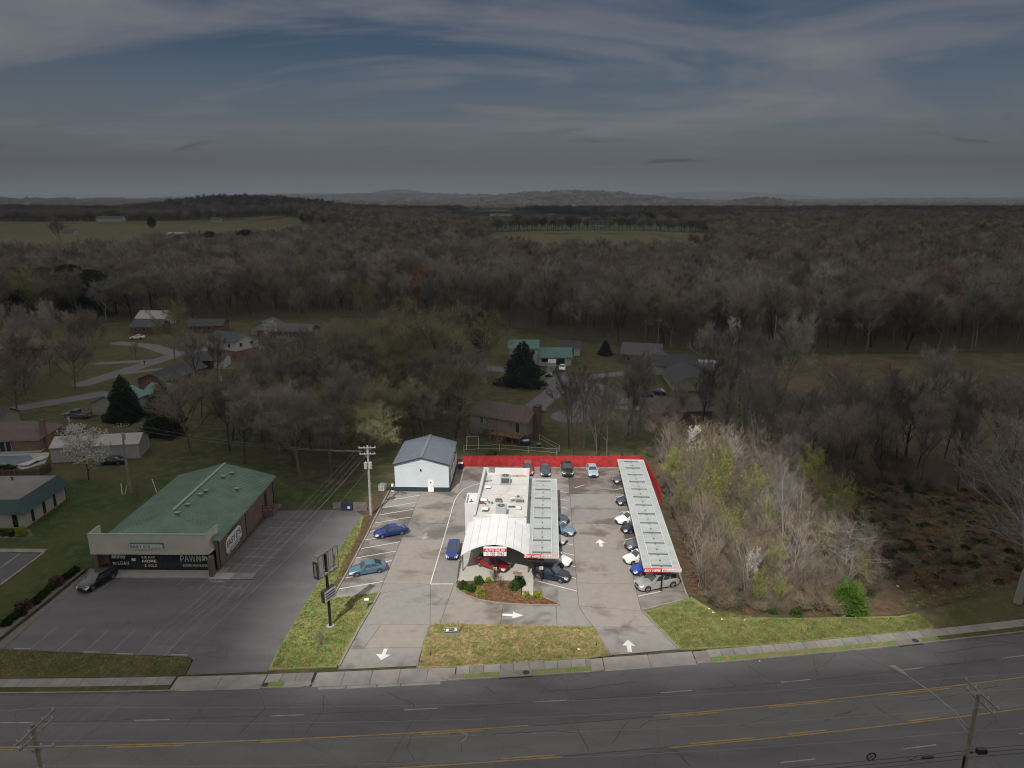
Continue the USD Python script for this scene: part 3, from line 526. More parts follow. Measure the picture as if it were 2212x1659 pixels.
for a, b in (((-30.5, 95.6), (-33.9, 95.8)), ((-30.73, 93.81), (-35.2, 94.0)), ((-30.84, 91.72), (-36.07, 92.2)), ((-30.97, 89.53), (-36.24, 90.01)), ((-31.13, 87.33), (-36.55, 87.74)), ((-31.26, 85.12), (-36.77, 85.54)), ((-31.47, 82.91), (-36.93, 83.49)),
             ((-49.64, 80.01), (-50.2, 75.4)), ((-40.94, 79.64), (-41.1, 78.2)), ((-37.94, 79.51), (-38.1, 77.0)), ((-32.34, 79.03), (-32.6, 75.2)), ((-35.8, 77.9), (-32.5, 77.2)), ((-50.43, 69.46), (-50.79, 65.09)), ((-47.35, 69.2), (-47.76, 64.91)), ((-44.42, 68.86), (-44.8, 64.74)), ((-41.53, 68.67), (-41.9, 64.47)), ((-38.6, 68.5), (-39.0, 64.3)), ((-35.7, 68.3), (-36.1, 64.2))): strip2(a, b, 0.11)
for pg in ([(-38.8, 66.19), (-36.02, 66.0), (-35.78, 64.35), (-38.89, 64.45)], [(-33.43, 65.73), (-31.16, 65.91), (-31.02, 65.0), (-33.12, 64.74)]): part(shop_lot, 'patch', MB().poly(Polygon(pg), 0.018), 'asphalt_pale')
part(None, 'grass_strip', MB().poly(Polygon([(-92, 66.2), (-53.6, 65.3), (-45, 64.6), (-35.4, 64.05), (-33.7, 63.95), (-32.9, 63.5), (-32.6, 61.2), (-33.2, 60.85), (-40.9, 60.75), (-50.6, 60.65), (-92, 60.4)]), -0.02, 0.08), 'lawn', kind='structure')
STREETS = {}
for pts, w, m_ in (([(-109.5, 176), (-107.6, 185), (-104.6, 199), (-102.0, 211), (-97, 219), (-86, 222.5), (-76, 221), (-62, 215.5), (-45, 208.5), (-20, 198), (2, 190), (11, 184)], 5.6, 'asphalt_street'), ([(14, 183), (12.5, 175), (9.5, 166), (5.5, 156), (4.5, 150)], 5.2, 'asphalt_street'), ([(13, 178), (20, 172), (22, 163), (17, 153), (13, 148)], 9.0, 'asphalt_street'),
                   ([(20, 183), (31, 187.5)], 4.5, 'asphalt_pale'), ([(22, 158.5), (33, 163.5)], 4.2, 'asphalt_pale'), ([(23, 155), (32, 154)], 3.0, 'asphalt_pale'), ([(10.5, 172), (2.5, 175)], 1.6, 'asphalt_pale'), ([(-104, 203), (-118, 199.5)], 4.0, 'asphalt_pale'), ([(-103, 212), (-116, 224), (-129, 229)], 5.0, 'asphalt_pale'), ([(-107, 186), (-98, 192)], 3.0, 'asphalt_pale'), ([(-72, 229), (-71, 220)], 5.0, 'asphalt_dark'), ([(-55, 226), (-57, 216)], 6.0, 'asphalt_street'),
                   ([(-100, 166), (-116, 150), (-122, 136)], 5.4, 'asphalt_street'), ([(12, 190), (13, 184)], 6.0, 'asphalt_dark'), ([(-80.2, 194), (-74, 194)], 3.0, 'asphalt_pale')):
    STREETS.setdefault(m_, []).append(LineString(pts).buffer(w / 2, cap_style='round'))
taken = None
for m_, zz in (('asphalt_street', .012), ('asphalt_dark', .013), ('asphalt_pale', .014)):
    u = unary_union(STREETS[m_]); u = u if taken is None else u.difference(taken); taken = u if taken is None else taken.union(u)
    for g in getattr(u, 'geoms', [u]): solo('street' if m_ == 'asphalt_street' else 'driveway', MB().poly(g, zz), m_, kind='structure')
solo('car_park', MB().poly(Polygon([(-69.4, 86.4), (-63.3, 86.2), (-63.0, 78.4), (-67, 74), (-75, 74), (-80, 86.5)]), 0.014), 'asphalt_dark', kind='structure')
kerb_line([(-80, 87.0), (-69.5, 86.95), (-62.7, 86.85)], 0.9, 0.12, seg=3); kerb_line([(-62.75, 86.5), (-62.8, 78.2)], 0.3, 0.12)
solo('stall_line', MB().add([(-65.9, 86.2, .02), (-65.85, 82.3, .02), (-65.7, 82.3, .02), (-65.75, 86.2, .02)], [(0, 1, 2, 3)]), 'worn_white', kind='structure')
# ================================================================ BUILDINGS
mat('white_paint_wall', (0.60, 0.60, 0.595), 0.7, var=0.06, scale=0.7); mat('white_roof', (0.52, 0.51, 0.49), 0.75, var=0.10, scale=0.6, bump=0.1); mat('roof_rust', (0.34, 0.20, 0.12), 0.8, var=0.5, scale=1.2)
mat('membrane', (0.66, 0.67, 0.665), 0.6, var=0.07, scale=0.7); mat('membrane_seam', (0.33, 0.34, 0.34), 0.7, var=0.25, scale=2.0); mat('galv', (0.47, 0.50, 0.50), 0.5, metal=0.2, var=0.10, scale=0.6); mat('galv_dark', (0.17, 0.18, 0.18), 0.6, metal=0.2, var=0.15, scale=0.8); mat('pale_steel', (0.50, 0.50, 0.49), 0.55, var=0.1)
mat('ac_grey', (0.33, 0.37, 0.365), 0.5, var=0.06); mat('ac_dark', (0.07, 0.075, 0.075), 0.6); mat('black_steel', (0.014, 0.014, 0.015), 0.4); mat('black_plastic', (0.02, 0.02, 0.022), 0.45)
mat('sign_red', (0.55, 0.025, 0.035), 0.45, var=0.08); mat('sign_white', (0.80, 0.79, 0.77), 0.45, var=0.05); mat('letter_dark', (0.03, 0.03, 0.04), 0.5); mat('letter_white', (0.82, 0.82, 0.80), 0.5); mat('letter_red', (0.50, 0.03, 0.045), 0.5)
mat('shed_siding', (0.52, 0.575, 0.605), 0.5, var=0.05, scale=0.5); mat('shed_roof', (0.10, 0.125, 0.155), 0.45, metal=0.2, var=0.12, scale=0.7); mat('shed_base', (0.022, 0.032, 0.040), 0.6); mat('door_white', (0.78, 0.80, 0.80), 0.5, var=0.04)
mat('fence_red', (0.42, 0.022, 0.028), 0.65, var=0.32, scale=1.6); mat('rust_board', (0.17, 0.065, 0.04), 0.8, var=0.3, scale=3); mat('wood_grey', (0.16, 0.14, 0.12), 0.85, var=0.3, scale=2.5); mat('wood_brown', (0.20, 0.11, 0.06), 0.8, var=0.3, scale=2.5)
usdkit.material(stage, '/World/Looks/glass_dark', {'p': ('principled_bsdf', {'base_color': (0.018, 0.022, 0.026), 'roughness': 0.06, 'specular_ior_level': 0.6})}, [], surface='p.BSDF')

YAW = -math.radians(2.67)
# ---- the white office
of = thing('sales_office', 'white flat-roofed sales office with parapets, under the arched white canopy', 'building', (-5.25, 88.2, 0), YAW)
W_, D_, T_ = 7.2, 17.65, 0.28
part(of, 'wall', MB().box(0, W_, 0, T_, 0, 4.42), 'white_paint_wall'); part(of, 'wall', MB().box(0, T_, T_, D_ - T_, 0, 4.6), 'white_paint_wall'); part(of, 'wall', MB().box(W_ - T_, W_, T_, D_ - T_, 0, 4.6), 'white_paint_wall')
part(of, 'wall', MB().box(0, 0.75, D_ - T_, D_, 0, 4.62).box(0.75, 1.75, D_ - T_, D_, 0, 3.75).box(1.75, W_, D_ - T_, D_, 0, 4.62), 'white_paint_wall')
def deck_z(y): return 4.30 - 0.75 * y / D_
part(of, 'roof_deck', MB().add([(T_, T_, deck_z(0)), (W_ - T_, T_, deck_z(0)), (W_ - T_, D_ - T_, deck_z(D_)), (T_, D_ - T_, deck_z(D_))], [(0, 1, 2, 3)]), 'white_roof')
rs = random.Random(8); m = MB()
for k in range(22):
    x, y, r = rs.uniform(2.2, 6.7), D_ - T_ - abs(rs.gauss(0.12, 0.35)) - 0.1, rs.uniform(0.12, 0.5); n = 9
    ring = [(x + r * (1.6 + rs.uniform(-.4, .4)) * math.cos(a), y + 0.45 * r * (1 + rs.uniform(-.5, .4)) * math.sin(a)) for a in np.arange(n) * 2 * PI / n]
    if max(q[1] for q in ring) < D_ - T_ - 0.01: m.add([(px_, py_, deck_z(py_) + 0.006 + 0.0006 * k) for px_, py_ in ring], [(0, i, i + 1) for i in range(1, n - 1)])
part(of, 'rust_stain', m, 'roof_rust', kind='stuff')
for y in (4.3, 8.6, 12.9): part(of, 'roof_seam', MB().bx((W_ / 2, y, deck_z(y) + 0.008), (W_ - 2 * T_ - 0.02, 0.06, 0.012)), 'membrane_seam')
part(of, 'coping', MB().box(-0.04, T_ + 0.04, -0.04, D_ + 0.04, 4.62, 4.67).box(W_ - T_ - 0.04, W_ + 0.04, -0.04, D_ + 0.04, 4.623, 4.673), 'pale_steel'); part(of, 'coping', MB().box(T_ + .04, W_ - T_ - .04, -0.04, T_ + 0.04, 4.42, 4.47), 'pale_steel')
part(of, 'tower', MB().box(-1.55, -1.40, 3.8, 7.6, 0, 4.6).box(-1.40, -0.05, 3.8, 3.95, 0, 4.6).box(-0.18, -0.04, 3.95, 7.6, 0, 4.6).box(-1.40, -0.18, 7.46, 7.6, 0, 4.6).box(-1.40, -0.18, 3.95, 7.46, 4.0, 4.1), 'white_paint_wall')
part(of, 'roof_mast', MB().bx((-0.78, 5.6, 4.13), (0.55, 0.1, 0.08)).bx((-0.78, 5.6, 4.3), (0.12, 0.12, 0.36)).bx((-0.98, 5.5, 4.13), (0.1, 0.4, 0.08)), 'ac_dark')
for x in (1.3, 4.9):
    w = part(of, 'shop_window', MB().box(x - 1.0, x + 1.0, -0.05, -0.003, 0.7, 2.5), 'black_steel'); part(w, 'pane', MB().box(x - 0.93, x - 0.03, -0.065, -0.052, 0.77, 2.43).box(x + 0.03, x + 0.93, -0.065, -0.052, 0.77, 2.43), 'glass_dark')
d = part(of, 'door', MB().box(2.7, 3.6, -0.05, -0.003, 0.09, 2.2), 'black_steel'); part(d, 'pane', MB().box(2.8, 3.5, -0.066, -0.052, 0.3, 2.05), 'glass_dark')

def rooftop(name, label, cat, x, y, build, group=None):
    """something that stands on the office roof; x, y in the roof's own frame"""
    R = rot(0, 0, YAW) @ np.array([x, y, deck_z(y) + 0.002]); t = thing(name, label, cat, R + np.array([-5.25, 88.2, 0]), YAW, group); build(t); return t
def ac_unit(w, d, h, louvre):
    def b(t):
        part(t, 'base_rail', MB().box(-w / 2 - .05, w / 2 + .05, -d / 2, -d / 2 + .12, 0, .1).box(-w / 2 - .05, w / 2 + .05, d / 2 - .12, d / 2, 0, .1), 'wood_grey')
        part(t, 'case', MB().box(-w / 2, w / 2, -d / 2, d / 2, .1, h), 'ac_grey')
        if louvre: part(t, 'coil', MB().box(-w / 2 + .13, w / 2 - .13, -d / 2 - .012, -d / 2 - .001, .22, h - .12), 'ac_dark')
        else: part(t, 'panel', MB().box(-w / 2 + .04, w / 2 - .04, -d / 2 - .015, -d / 2 - .001, .16, h - .22), 'ac_grey')
        f = part(t, 'fan_guard', MB().cyl((0, d * .08), min(w, d) * .36, h + .001, h + .05, 20), 'ac_dark'); part(f, 'fan_hub', MB().cyl((0, d * .08), .12, h + .05, h + .07, 10), 'ac_grey')
    return b
rooftop('rooftop_air_conditioner', 'pale grey air conditioner with dark louvred coil at the back of the white roof', 'air conditioner', 3.62, 13.7, ac_unit(1.45, 1.5, 1.15, True))
rooftop('rooftop_air_conditioner', 'larger pale grey air conditioner at the front roof edge above the arch', 'air conditioner', 3.72, 1.35, ac_unit(1.45, 1.35, 1.25, False))
def vent_box(w, d, h, m1='galv_dark', m2='galv'):
    return lambda t: (part(t, 'curb', MB().box(-w / 2, w / 2, -d / 2, d / 2, 0, h * .55), m1), part(t, 'hood', MB().add([(-w / 2 - .08, -d / 2 - .1, h * .5), (w / 2 + .08, -d / 2 - .1, h * .5), (w / 2 + .08, d / 2 + .1, h * .55), (-w / 2 - .08, d / 2 + .1, h * .55), (-w / 2 - .08, -d / 2 + .08, h), (w / 2 + .08, -d / 2 + .08, h), (w / 2 + .08, d / 2 + .1, h * .94), (-w / 2 - .08, d / 2 + .1, h * .94)],
        [(0, 3, 2, 1), (4, 5, 6, 7), (0, 1, 5, 4), (1, 2, 6, 5), (2, 3, 7, 6), (3, 0, 4, 7)]), m2))
rooftop('roof_vent', 'boxy grey hooded roof vent in the front left corner of the white roof', 'roof vent', 1.42, 2.4, vent_box(.75, .8, .75))
rooftop('roof_vent', 'small square roof vent on the left side, behind the brown board', 'roof vent', 1.15, 11.2, vent_box(.6, .6, .5))
rooftop('roof_vent', 'pale hooded vent beside the brown triangular board on the roof', 'roof vent', .95, 6.0, vent_box(.75, .6, .5, 'ac_grey', 'galv'))
rooftop('roof_vent', 'low vent with black top just behind the larger air conditioner', 'roof vent', 3.1, 5.6, vent_box(.8, .55, .5, 'pale_steel', 'ac_dark'))
rooftop('roof_vent', 'white vent standing in front of the dark flat panel on the roof', 'roof vent', 6.0, 3.1, vent_box(.6, .5, .55, 'pale_steel', 'pale_steel'))
def junk_rack(t):
    part(t, 'box', MB().box(-.32, .32, -.2, .2, .22, .62), 'galv')
    for a in (.6, 2.4, 4.2): part(t, 'leg', MB().bar((0, 0, .5), (.62 * math.cos(a), .5 * math.sin(a), .03), .05), 'ac_dark')
    part(t, 'bracket', MB().bar((-.5, .2, .05), (-.45, .25, .75), .05).bar((-.6, -.3, .05), (-.1, -.35, .1), .06), 'ac_dark')
rooftop('roof_fan', 'grey fan unit on dark splayed legs at the far left of the roof', 'roof fan', .98, 14.2, junk_rack)
rooftop('brown_board', 'rusty brown triangular board lying at the left edge of the roof', 'board', .62, 5.9, lambda t: part(t, 'panel', MB().add([(-.25, .9, .03), (-.2, -1.1, .03), (.75, -1.0, .05), (-.25, .9, .06), (-.2, -1.1, .06), (.75, -1.0, .08)], [(0, 2, 1), (3, 4, 5), (0, 1, 4), (0, 4, 3), (1, 2, 5), (1, 5, 4), (2, 0, 3), (2, 3, 5)]), 'rust_board'))
def duct(t):
    part(t, 'top', MB().box(-.55, .55, -.45, .45, .62, .74), 'galv'); part(t, 'fan', MB().cyl((-.15, .2), .2, .74, .86, 12), 'ac_dark')
    for x in (-.5, .5):
        for y in (-.4, .4): part(t, 'leg', MB().bx((x, y, .31), (.05, .05, .62)), 'pale_steel')
    part(t, 'duct_elbow', MB().tube([(-.5, .1, .55), (-.9, .1, .6), (-1.15, .05, .42), (-1.2, 0, .1)], [.24, .25, .24, .24], 10), 'galv', smooth=50); part(t, 'shelf', MB().box(-.5, .7, -.5, -.4, .3, .36), 'rust_board')
rooftop('duct_unit', 'silver duct elbow and table-like frame on the right of the roof', 'duct', 6.0, 5.9, duct)
rooftop('dark_panel', 'flat dark grey panel lying on the right of the roof', 'panel', 5.15, 4.0, lambda t: part(t, 'sheet', MB().box(-.6, .6, -.28, .28, .02, .07), 'ac_dark'))
for k, (x, y, lab) in enumerate(((1.35, 4.3, 'small dark pipe cap beside the brown board on the roof'), (2.2, 4.9, 'tan clay pipe pair in the middle of the roof'), (1.75, 5.2, 'short black pipe cap between the vents on the roof'))):
    rooftop('vent_pipe', lab, 'vent pipe', x, y, lambda t: (part(t, 'pipe', MB().cyl((0, 0), .09, 0, .32, 10), 'rust_board'), part(t, 'cap', MB().cyl((0, 0), .17, .32, .40, 10, .05), 'ac_dark')))
R_ = rot(0, 0, YAW); cable = [R_ @ np.array([x, y, deck_z(y) + .03]) + np.array([-5.25, 88.2, 0]) for x, y in ((2.9, 7.2), (3.2, 8.2), (3.9, 9.4), (4.3, 11.0), (4.35, 12.9))]
solo('roof_cable', MB().tube(cable, .03, 5), 'pale_steel', 'pale cable snaking between the two air conditioners on the roof', 'cable')

# ---- the arched canopy
ar = thing('arched_canopy', 'white arched membrane canopy over the red sedan in front of the office', 'canopy', (-2.15, 80.15, 0), YAW)
def arch_z(x): return 4.62 - 1.62 * (x / 4.28) ** 2
edges = [-4.28, -3.25, -2.25, -1.1, 0.15, 1.3, 2.3, 3.25, 4.28]; DA = 8.7
for i in range(8):
    x = np.linspace(edges[i] + 0.012, edges[i + 1] - 0.012, 5); m = MB(); k = len(x)
    for (z0, flip) in ((0.0, False), (-0.09, True)):
        v = np.vstack([np.c_[x, 0 * x, arch_z(x) + z0 - 0.12], np.c_[x, 0 * x + DA, arch_z(x) + z0]]); j = np.arange(k - 1); f = np.c_[j, j + 1, j + 1 + k, j + k]
        m.add(v, f[:, ::-1] if flip else f)
    v = np.vstack([np.c_[x, 0 * x, arch_z(x) - 0.12], np.c_[x, 0 * x, arch_z(x) - 0.21]]); m.add(v, np.c_[j, j + k, j + 1 + k, j + 1])
    part(ar, 'roof_panel', m, 'membrane', smooth=25)
for e in edges[1:-1]: part(ar, 'seam', MB().add([(e - .02, .02, arch_z(e) - .10), (e + .02, .02, arch_z(e) - .10), (e + .02, DA - .02, arch_z(e) + .02), (e - .02, DA - .02, arch_z(e) + .02)], [(0, 1, 2, 3)]), 'membrane_seam')
for y in (0.25, 4.3, 8.4):
    xs = np.linspace(-4.2, 4.2, 15); part(ar, 'arch_rib', MB().tube([(x, y, arch_z(x) - 0.26) for x in xs], .05, 6), 'black_steel')
for x in (-4.15, 4.15): part(ar, 'edge_beam', MB().box(x - .08, x + .08, .05, DA - .05, 2.76, 2.9), 'pale_steel')
for x, y in ((-4.15, 1.2), (-4.15, 7.6), (4.15, 1.2), (4.15, 7.6)): part(ar, 'post', MB().bx((x, y, 1.42), (.11, .11, 2.68)), 'black_steel')

# ---- the two flat car canopies
def car_canopy(name, label, loc, yaw, L, W, NB, top=2.9, posts=(), trough='galv'):
    t = thing(name, label, 'canopy', loc, yaw)
    m = MB(); m2 = MB(); n = int(L / 0.31)
    ys = np.linspace(0.12, L - 0.12, n + 1)
    for i in range(n):                                   # ribbed steel decking: one trough and one ridge after another
        a, b = ys[i], ys[i + 1]; c = (a + b) / 2
        z = top - 0.13
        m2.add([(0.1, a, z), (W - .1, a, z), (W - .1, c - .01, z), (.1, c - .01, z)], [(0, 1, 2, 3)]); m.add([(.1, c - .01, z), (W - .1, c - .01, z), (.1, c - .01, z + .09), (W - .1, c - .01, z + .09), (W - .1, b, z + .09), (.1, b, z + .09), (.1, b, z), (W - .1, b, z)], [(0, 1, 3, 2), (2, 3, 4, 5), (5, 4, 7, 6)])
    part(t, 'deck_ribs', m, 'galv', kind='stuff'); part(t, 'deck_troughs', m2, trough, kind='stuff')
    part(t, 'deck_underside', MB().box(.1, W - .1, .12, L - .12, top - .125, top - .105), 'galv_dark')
    for x in (.05, W - .05): part(t, 'edge_channel', MB().box(x - .06, x + .06, 0, L, top - .26, top + .03), 'pale_steel')
    for y in (.06, L - .06): part(t, 'end_channel', MB().box(.112, W - .112, y - .06, y + .06, top - .262, top + .028), 'pale_steel')
    for x in (W * .21, W * .79): part(t, 'purlin', MB().box(x - .05, x + .05, .13, L - .13, top - .05, top + .07), 'pale_steel')
    for k in range(NB):
        y = 1.0 + (L - 2.0) * k / (NB - 1); part(t, 'cross_beam', MB().box(W * .21 + .055, W * .79 - .055, y - .07, y + .07, top - .05, top + .10), 'galv_dark')
    y = 0.9; k = 0
    while y < L - .8:
        part(t, 'deck_fixing', MB().bx((W * .5 + .04 * (k % 2), y, top - .03), (.16, .22, .05)), 'ac_dark'); y += 1.46; k += 1
    part(t, 'spine', MB().box(W * .5 - .10, W * .5 - .06, .13, L - .13, top - .05, top - .02), 'membrane_seam')
    part(t, 'spine', MB().box(W * .5 + .16, W * .5 + .20, .13, L - .13, top - .05, top - .02), 'membrane_seam')
    for y in posts:
        p = part(t, 'post', MB().bx((W * .5, y, (top - .3) / 2), (.16, .16, top - .3)), 'black_steel'); part(t, 'bracket', MB().box(.3, W - .3, y - .08, y + .08, top - .3, top - .14), 'black_steel')
    return t
def buy_sign(name, label, x0, x1, y, z0, z1, split):
    t = thing(name, label, 'sign', (0, 0, 0))
    part(t, 'red_panel', MB().box(x0, split, y, y + .06, z0, z1), 'sign_red'); part(t, 'white_panel', MB().box(split, x1, y, y + .06, z0, z1), 'sign_white'); part(t, 'edge_strip', MB().box(split, x1, y - .012, y - .002, z0, z0 + .07), 'sign_red'); part(t, 'edge_strip', MB().box(split, x1, y - .012, y - .002, z1 - .05, z1), 'sign_red')
    h = (z1 - z0) * .56; zz = z0 + (z1 - z0) * .2
    text(t, 'lettering', 'BUY HERE', h, 'letter_white', (x0 + .1, y - .002, zz), (1, 0, 0), (0, 0, 1), .02, True, split - x0 - .3, .18)
    text(t, 'lettering', 'PAY HERE', h, 'letter_red', (split + .12, y - .002, zz), (1, 0, 0), (0, 0, 1), .02, True, x1 - split - .3, .18)
    return t
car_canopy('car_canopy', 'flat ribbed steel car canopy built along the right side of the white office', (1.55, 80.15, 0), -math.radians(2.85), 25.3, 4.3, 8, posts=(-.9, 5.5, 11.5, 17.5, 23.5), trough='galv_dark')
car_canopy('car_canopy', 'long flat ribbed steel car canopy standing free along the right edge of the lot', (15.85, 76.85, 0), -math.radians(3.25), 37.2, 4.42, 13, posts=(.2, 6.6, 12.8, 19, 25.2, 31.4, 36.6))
buy_sign('buy_here_sign', 'red and white BUY HERE PAY HERE board on the canopy beside the arched roof', 1.46, 5.86, 80.05, 2.68, 3.17, 3.68); buy_sign('buy_here_sign', 'red and white BUY HERE PAY HERE board on the free-standing right-hand canopy', 15.78, 20.32, 76.72, 2.58, 3.10, 17.98)
def placard(name, label, x, y, z):
    t = thing(name, label, 'sign', (x, y, z)); part(t, 'board', MB().box(-.22, .22, -.03, 0, -.19, .19), 'sign_white')
    part(t, 'red_lines', MB().box(-.17, .17, -.036, -.0305, .06, .13).box(-.13, .13, -.036, -.0305, -.04, .02).box(-.17, .17, -.036, -.0305, -.14, -.08), 'letter_red')
placard('placard', 'small white and red notice on the black post of the left canopy', 3.62, 79.09, 1.85); placard('placard', 'small white and red notice on the pole of the tall sales sign', -2.1, 79.86, 1.32)
solo('canopy_prop', MB().bx((2.7, 79.45, 1.33), (.09, .09, 2.66)), 'black_steel', 'thin black prop at the concrete corner under the left canopy sign', 'post')
# ---- the sales sign
sg = thing('sales_sign', 'red and white AUTO SALES board with phone numbers on a thick black pole', 'sign', (-2.1, 80.05, 0))
part(sg, 'pole', MB().bx((0, 0, 1.55), (.27, .27, 3.1)), 'black_steel'); part(sg, 'pole_cap', MB().cyl((0, 0), .2, 3.0, 3.12, 14), 'membrane'); part(sg, 'footing', MB().bx((0, 0, 1.0), (.34, .34, .16)), 'black_steel')
part(sg, 'cabinet', MB().box(-1.42, 1.42, -.28, .1, 3.1, 4.2), 'sign_white'); part(sg, 'red_panel', MB().box(-1.40, 1.40, -.30, -.282, 3.68, 4.13), 'sign_red'); part(sg, 'white_panel', MB().box(-1.40, 1.40, -.30, -.282, 3.13, 3.66), 'sign_white')
text(sg, 'lettering', 'AUTO SALES', .26, 'letter_white', (-1.2, -.301, 3.77), (1, 0, 0), (0, 0, 1), .02, True, 2.4); text(sg, 'lettering', '955-3547', .16, 'letter_dark', (-.62, -.301, 3.44), (1, 0, 0), (0, 0, 1), .02, True, 1.72, .15); text(sg, 'lettering', '784-4735', .16, 'letter_dark', (-.62, -.301, 3.18), (1, 0, 0), (0, 0, 1), .02, True, 1.72, .15)
text(sg, 'lettering', '731', .12, 'letter_dark', (-1.12, -.301, 3.46), (1, 0, 0), (0, 0, 1), .02, False, .36, .15); text(sg, 'lettering', '731', .12, 'letter_dark', (-1.12, -.301, 3.20), (1, 0, 0), (0, 0, 1), .02, False, .36, .15)
part(sg, 'speaker_box', MB().box(1.36, 1.55, .12, .3, 2.85, 3.9), 'black_steel')
# rail of thin posts beside the pad, board on a stick by the pad
for k in range(9):
    y = 78.9 + k * .85; t = thing('rail_post', 'thin dark post in the row along the left side of the display pad', 'post', (-6.74, y, .03), 0, 'row of thin posts beside the display pad')
    part(t, 'post', MB().bx((0, 0, .5), (.05, .05, 1.0)), 'iron'); part(t, 'base_plate', MB().bx((0, 0, .075), (.14, .14, .03)), 'iron')
lb = thing('tilted_board', 'small brown board on a thin stake in front of the red sedan', 'sign', (.98, 79.35, .09)); part(lb, 'stake', MB().bx((0, 0, .42), (.05, .05, .84)), 'iron'); part(lb, 'board', MB().bx((-.32, .05, .88), (1.15, .45, .04), rx=.25, ry=.12), 'wood_brown')
# ---- the metal garage
gp = thing('metal_garage', 'pale blue metal garage with grey ribbed roof at the back of the lot', 'garage', (-19.0, 107.05, 0), -math.radians(1.6))
gw, gd, ge, gr = 8.95, 10.7, 4.75, 5.95; mid = gw / 2
part(gp, 'base_course', MB().box(-.02, 5.38, -.03, .1, 0, .78).box(6.42, gw + .02, -.03, .1, 0, .78).box(-.03, .1, .1, gd, 0, .78).box(gw - .1, gw + .03, .1, gd, 0, .78), 'shed_base')
def gable_solid(x0, x1, z0, ze, zr, y0, y1):
    m_ = (x0 + x1) / 2; pr = [(x0, z0), (x1, z0), (x1, ze), (m_, zr), (x0, ze)]
    v = [(x, y0, z) for x, z in pr] + [(x, y1, z) for x, z in pr]
    return v, [(0, 1, 2), (0, 2, 3), (0, 3, 4), (5, 7, 6), (5, 8, 7), (5, 9, 8)] , [(0, 5, 6, 1), (1, 6, 7, 2), (2, 7, 8, 3), (3, 8, 9, 4), (4, 9, 5, 0)]
v, f3, f4 = gable_solid(.03, gw - .03, .78, ge, gr, .03, gd - .03); part(gp, 'wall_shell', MB().add(v, f3).add(v, f4), 'shed_siding')
z = .80; m = MB(); k = 0
while z < gr - .1:                                         # lapped siding boards on the front
    h = .27; half = mid - .04 if z + h <= ge else mid * (gr - z - h) / (gr - ge) - .05
    spans = [(mid - half, mid + half)] if z > 2.1 else [(mid - half, 5.36), (6.44, mid + half)]
    for a, b in spans:
        if b - a > .1: part(gp, 'siding_board', MB().add([(a, .028, z), (b, .028, z), (b, -.005, z), (a, -.005, z), (a, .018, z + h), (b, .018, z + h)], [(3, 2, 5, 4), (0, 3, 4, 4), (1, 5, 2, 2), (0, 1, 2, 3)]), 'shed_siding')
    z += h; k += 1
dr = part(gp, 'door', MB().box(5.42, 6.38, -.05, .03, 0.03, 2.1), 'door_white'); part(dr, 'diamond_window', MB().bx((5.9, -.056, 1.62), (.2, .01, .2), ry=PI / 4), 'glass_dark'); part(dr, 'handle', MB().bx((6.3, -.08, 1.02), (.05, .06, .12)), 'iron')
part(gp, 'wall_lamp', MB().bx((4.35, -.12, 3.75), (.2, .22, .2)).bx((4.35, -.05, 3.9), (.1, .1, .14)), 'black_steel')
for s in (0, 1):
    xa, xb = (-.15, mid) if s == 0 else (gw + .15, mid); za = ge - .15 * (gr - ge) / mid; m = MB(); n = 38
    ys = np.linspace(-.25, gd + .2, n + 1)
    for i in range(n):
        a, b = ys[i], ys[i + 1]; r = .05
        q = [(xa, a, za + .05), (xa, a + r, za + .10), (xa, b - r, za + .10), (xa, b, za + .05)]; p2 = [(xb, y_, z_ + gr - za) for (_, y_, z_) in q]
        v = q + p2; fc = [(j, j + 4, j + 5, j + 1) for j in range(3)]; m.add(v, fc if s else [g[::-1] for g in fc])
    part(gp, 'roof_ribs', m, 'shed_roof', kind='stuff'); part(gp, 'roof_sheet', MB().add([(xa, -.25, za), (xb, -.25, gr), (xb, gd + .2, gr), (xa, gd + .2, za), (xa, -.25, za + .04), (xb, -.25, gr + .04), (xb, gd + .2, gr + .04), (xa, gd + .2, za + .04)], [(0, 1, 2, 3), (4, 7, 6, 5), (0, 4, 5, 1), (1, 5, 6, 2), (2, 6, 7, 3), (3, 7, 4, 0)]), 'shed_roof')
    part(gp, 'eave_trim', MB().bar((xa, -.26, za - .02), (xb, -.26, gr - .02), .06, .16), 'shed_base')
part(gp, 'ridge_cap', MB().bx((mid, gd / 2, gr + .12), (.5, gd + .5, .05)), 'galv_dark')
for x in (0.03, gw - .03): part(gp, 'corner_trim', MB().bx((x, -.01, ge / 2 + .39), (.1, .08, ge - .78)), 'shed_base')
for i, y in enumerate((1.6, 5.0, 8.3)):
    o = part(gp, 'roller_door', MB().box(gw - .02, gw + .015, y, y + 2.6, 0.03, 3.0), 'door_white')
    part(o, 'door_frame', MB().box(gw - .02, gw + .04, y - .14, y, 0.03, 3.1).box(gw - .02, gw + .04, y, y + 2.6, 3.0, 3.12), 'shed_base')
part(gp, 'side_lamp', MB().bx((gw + .15, 7.6, 4.0), (.3, .2, .1)), 'black_steel')
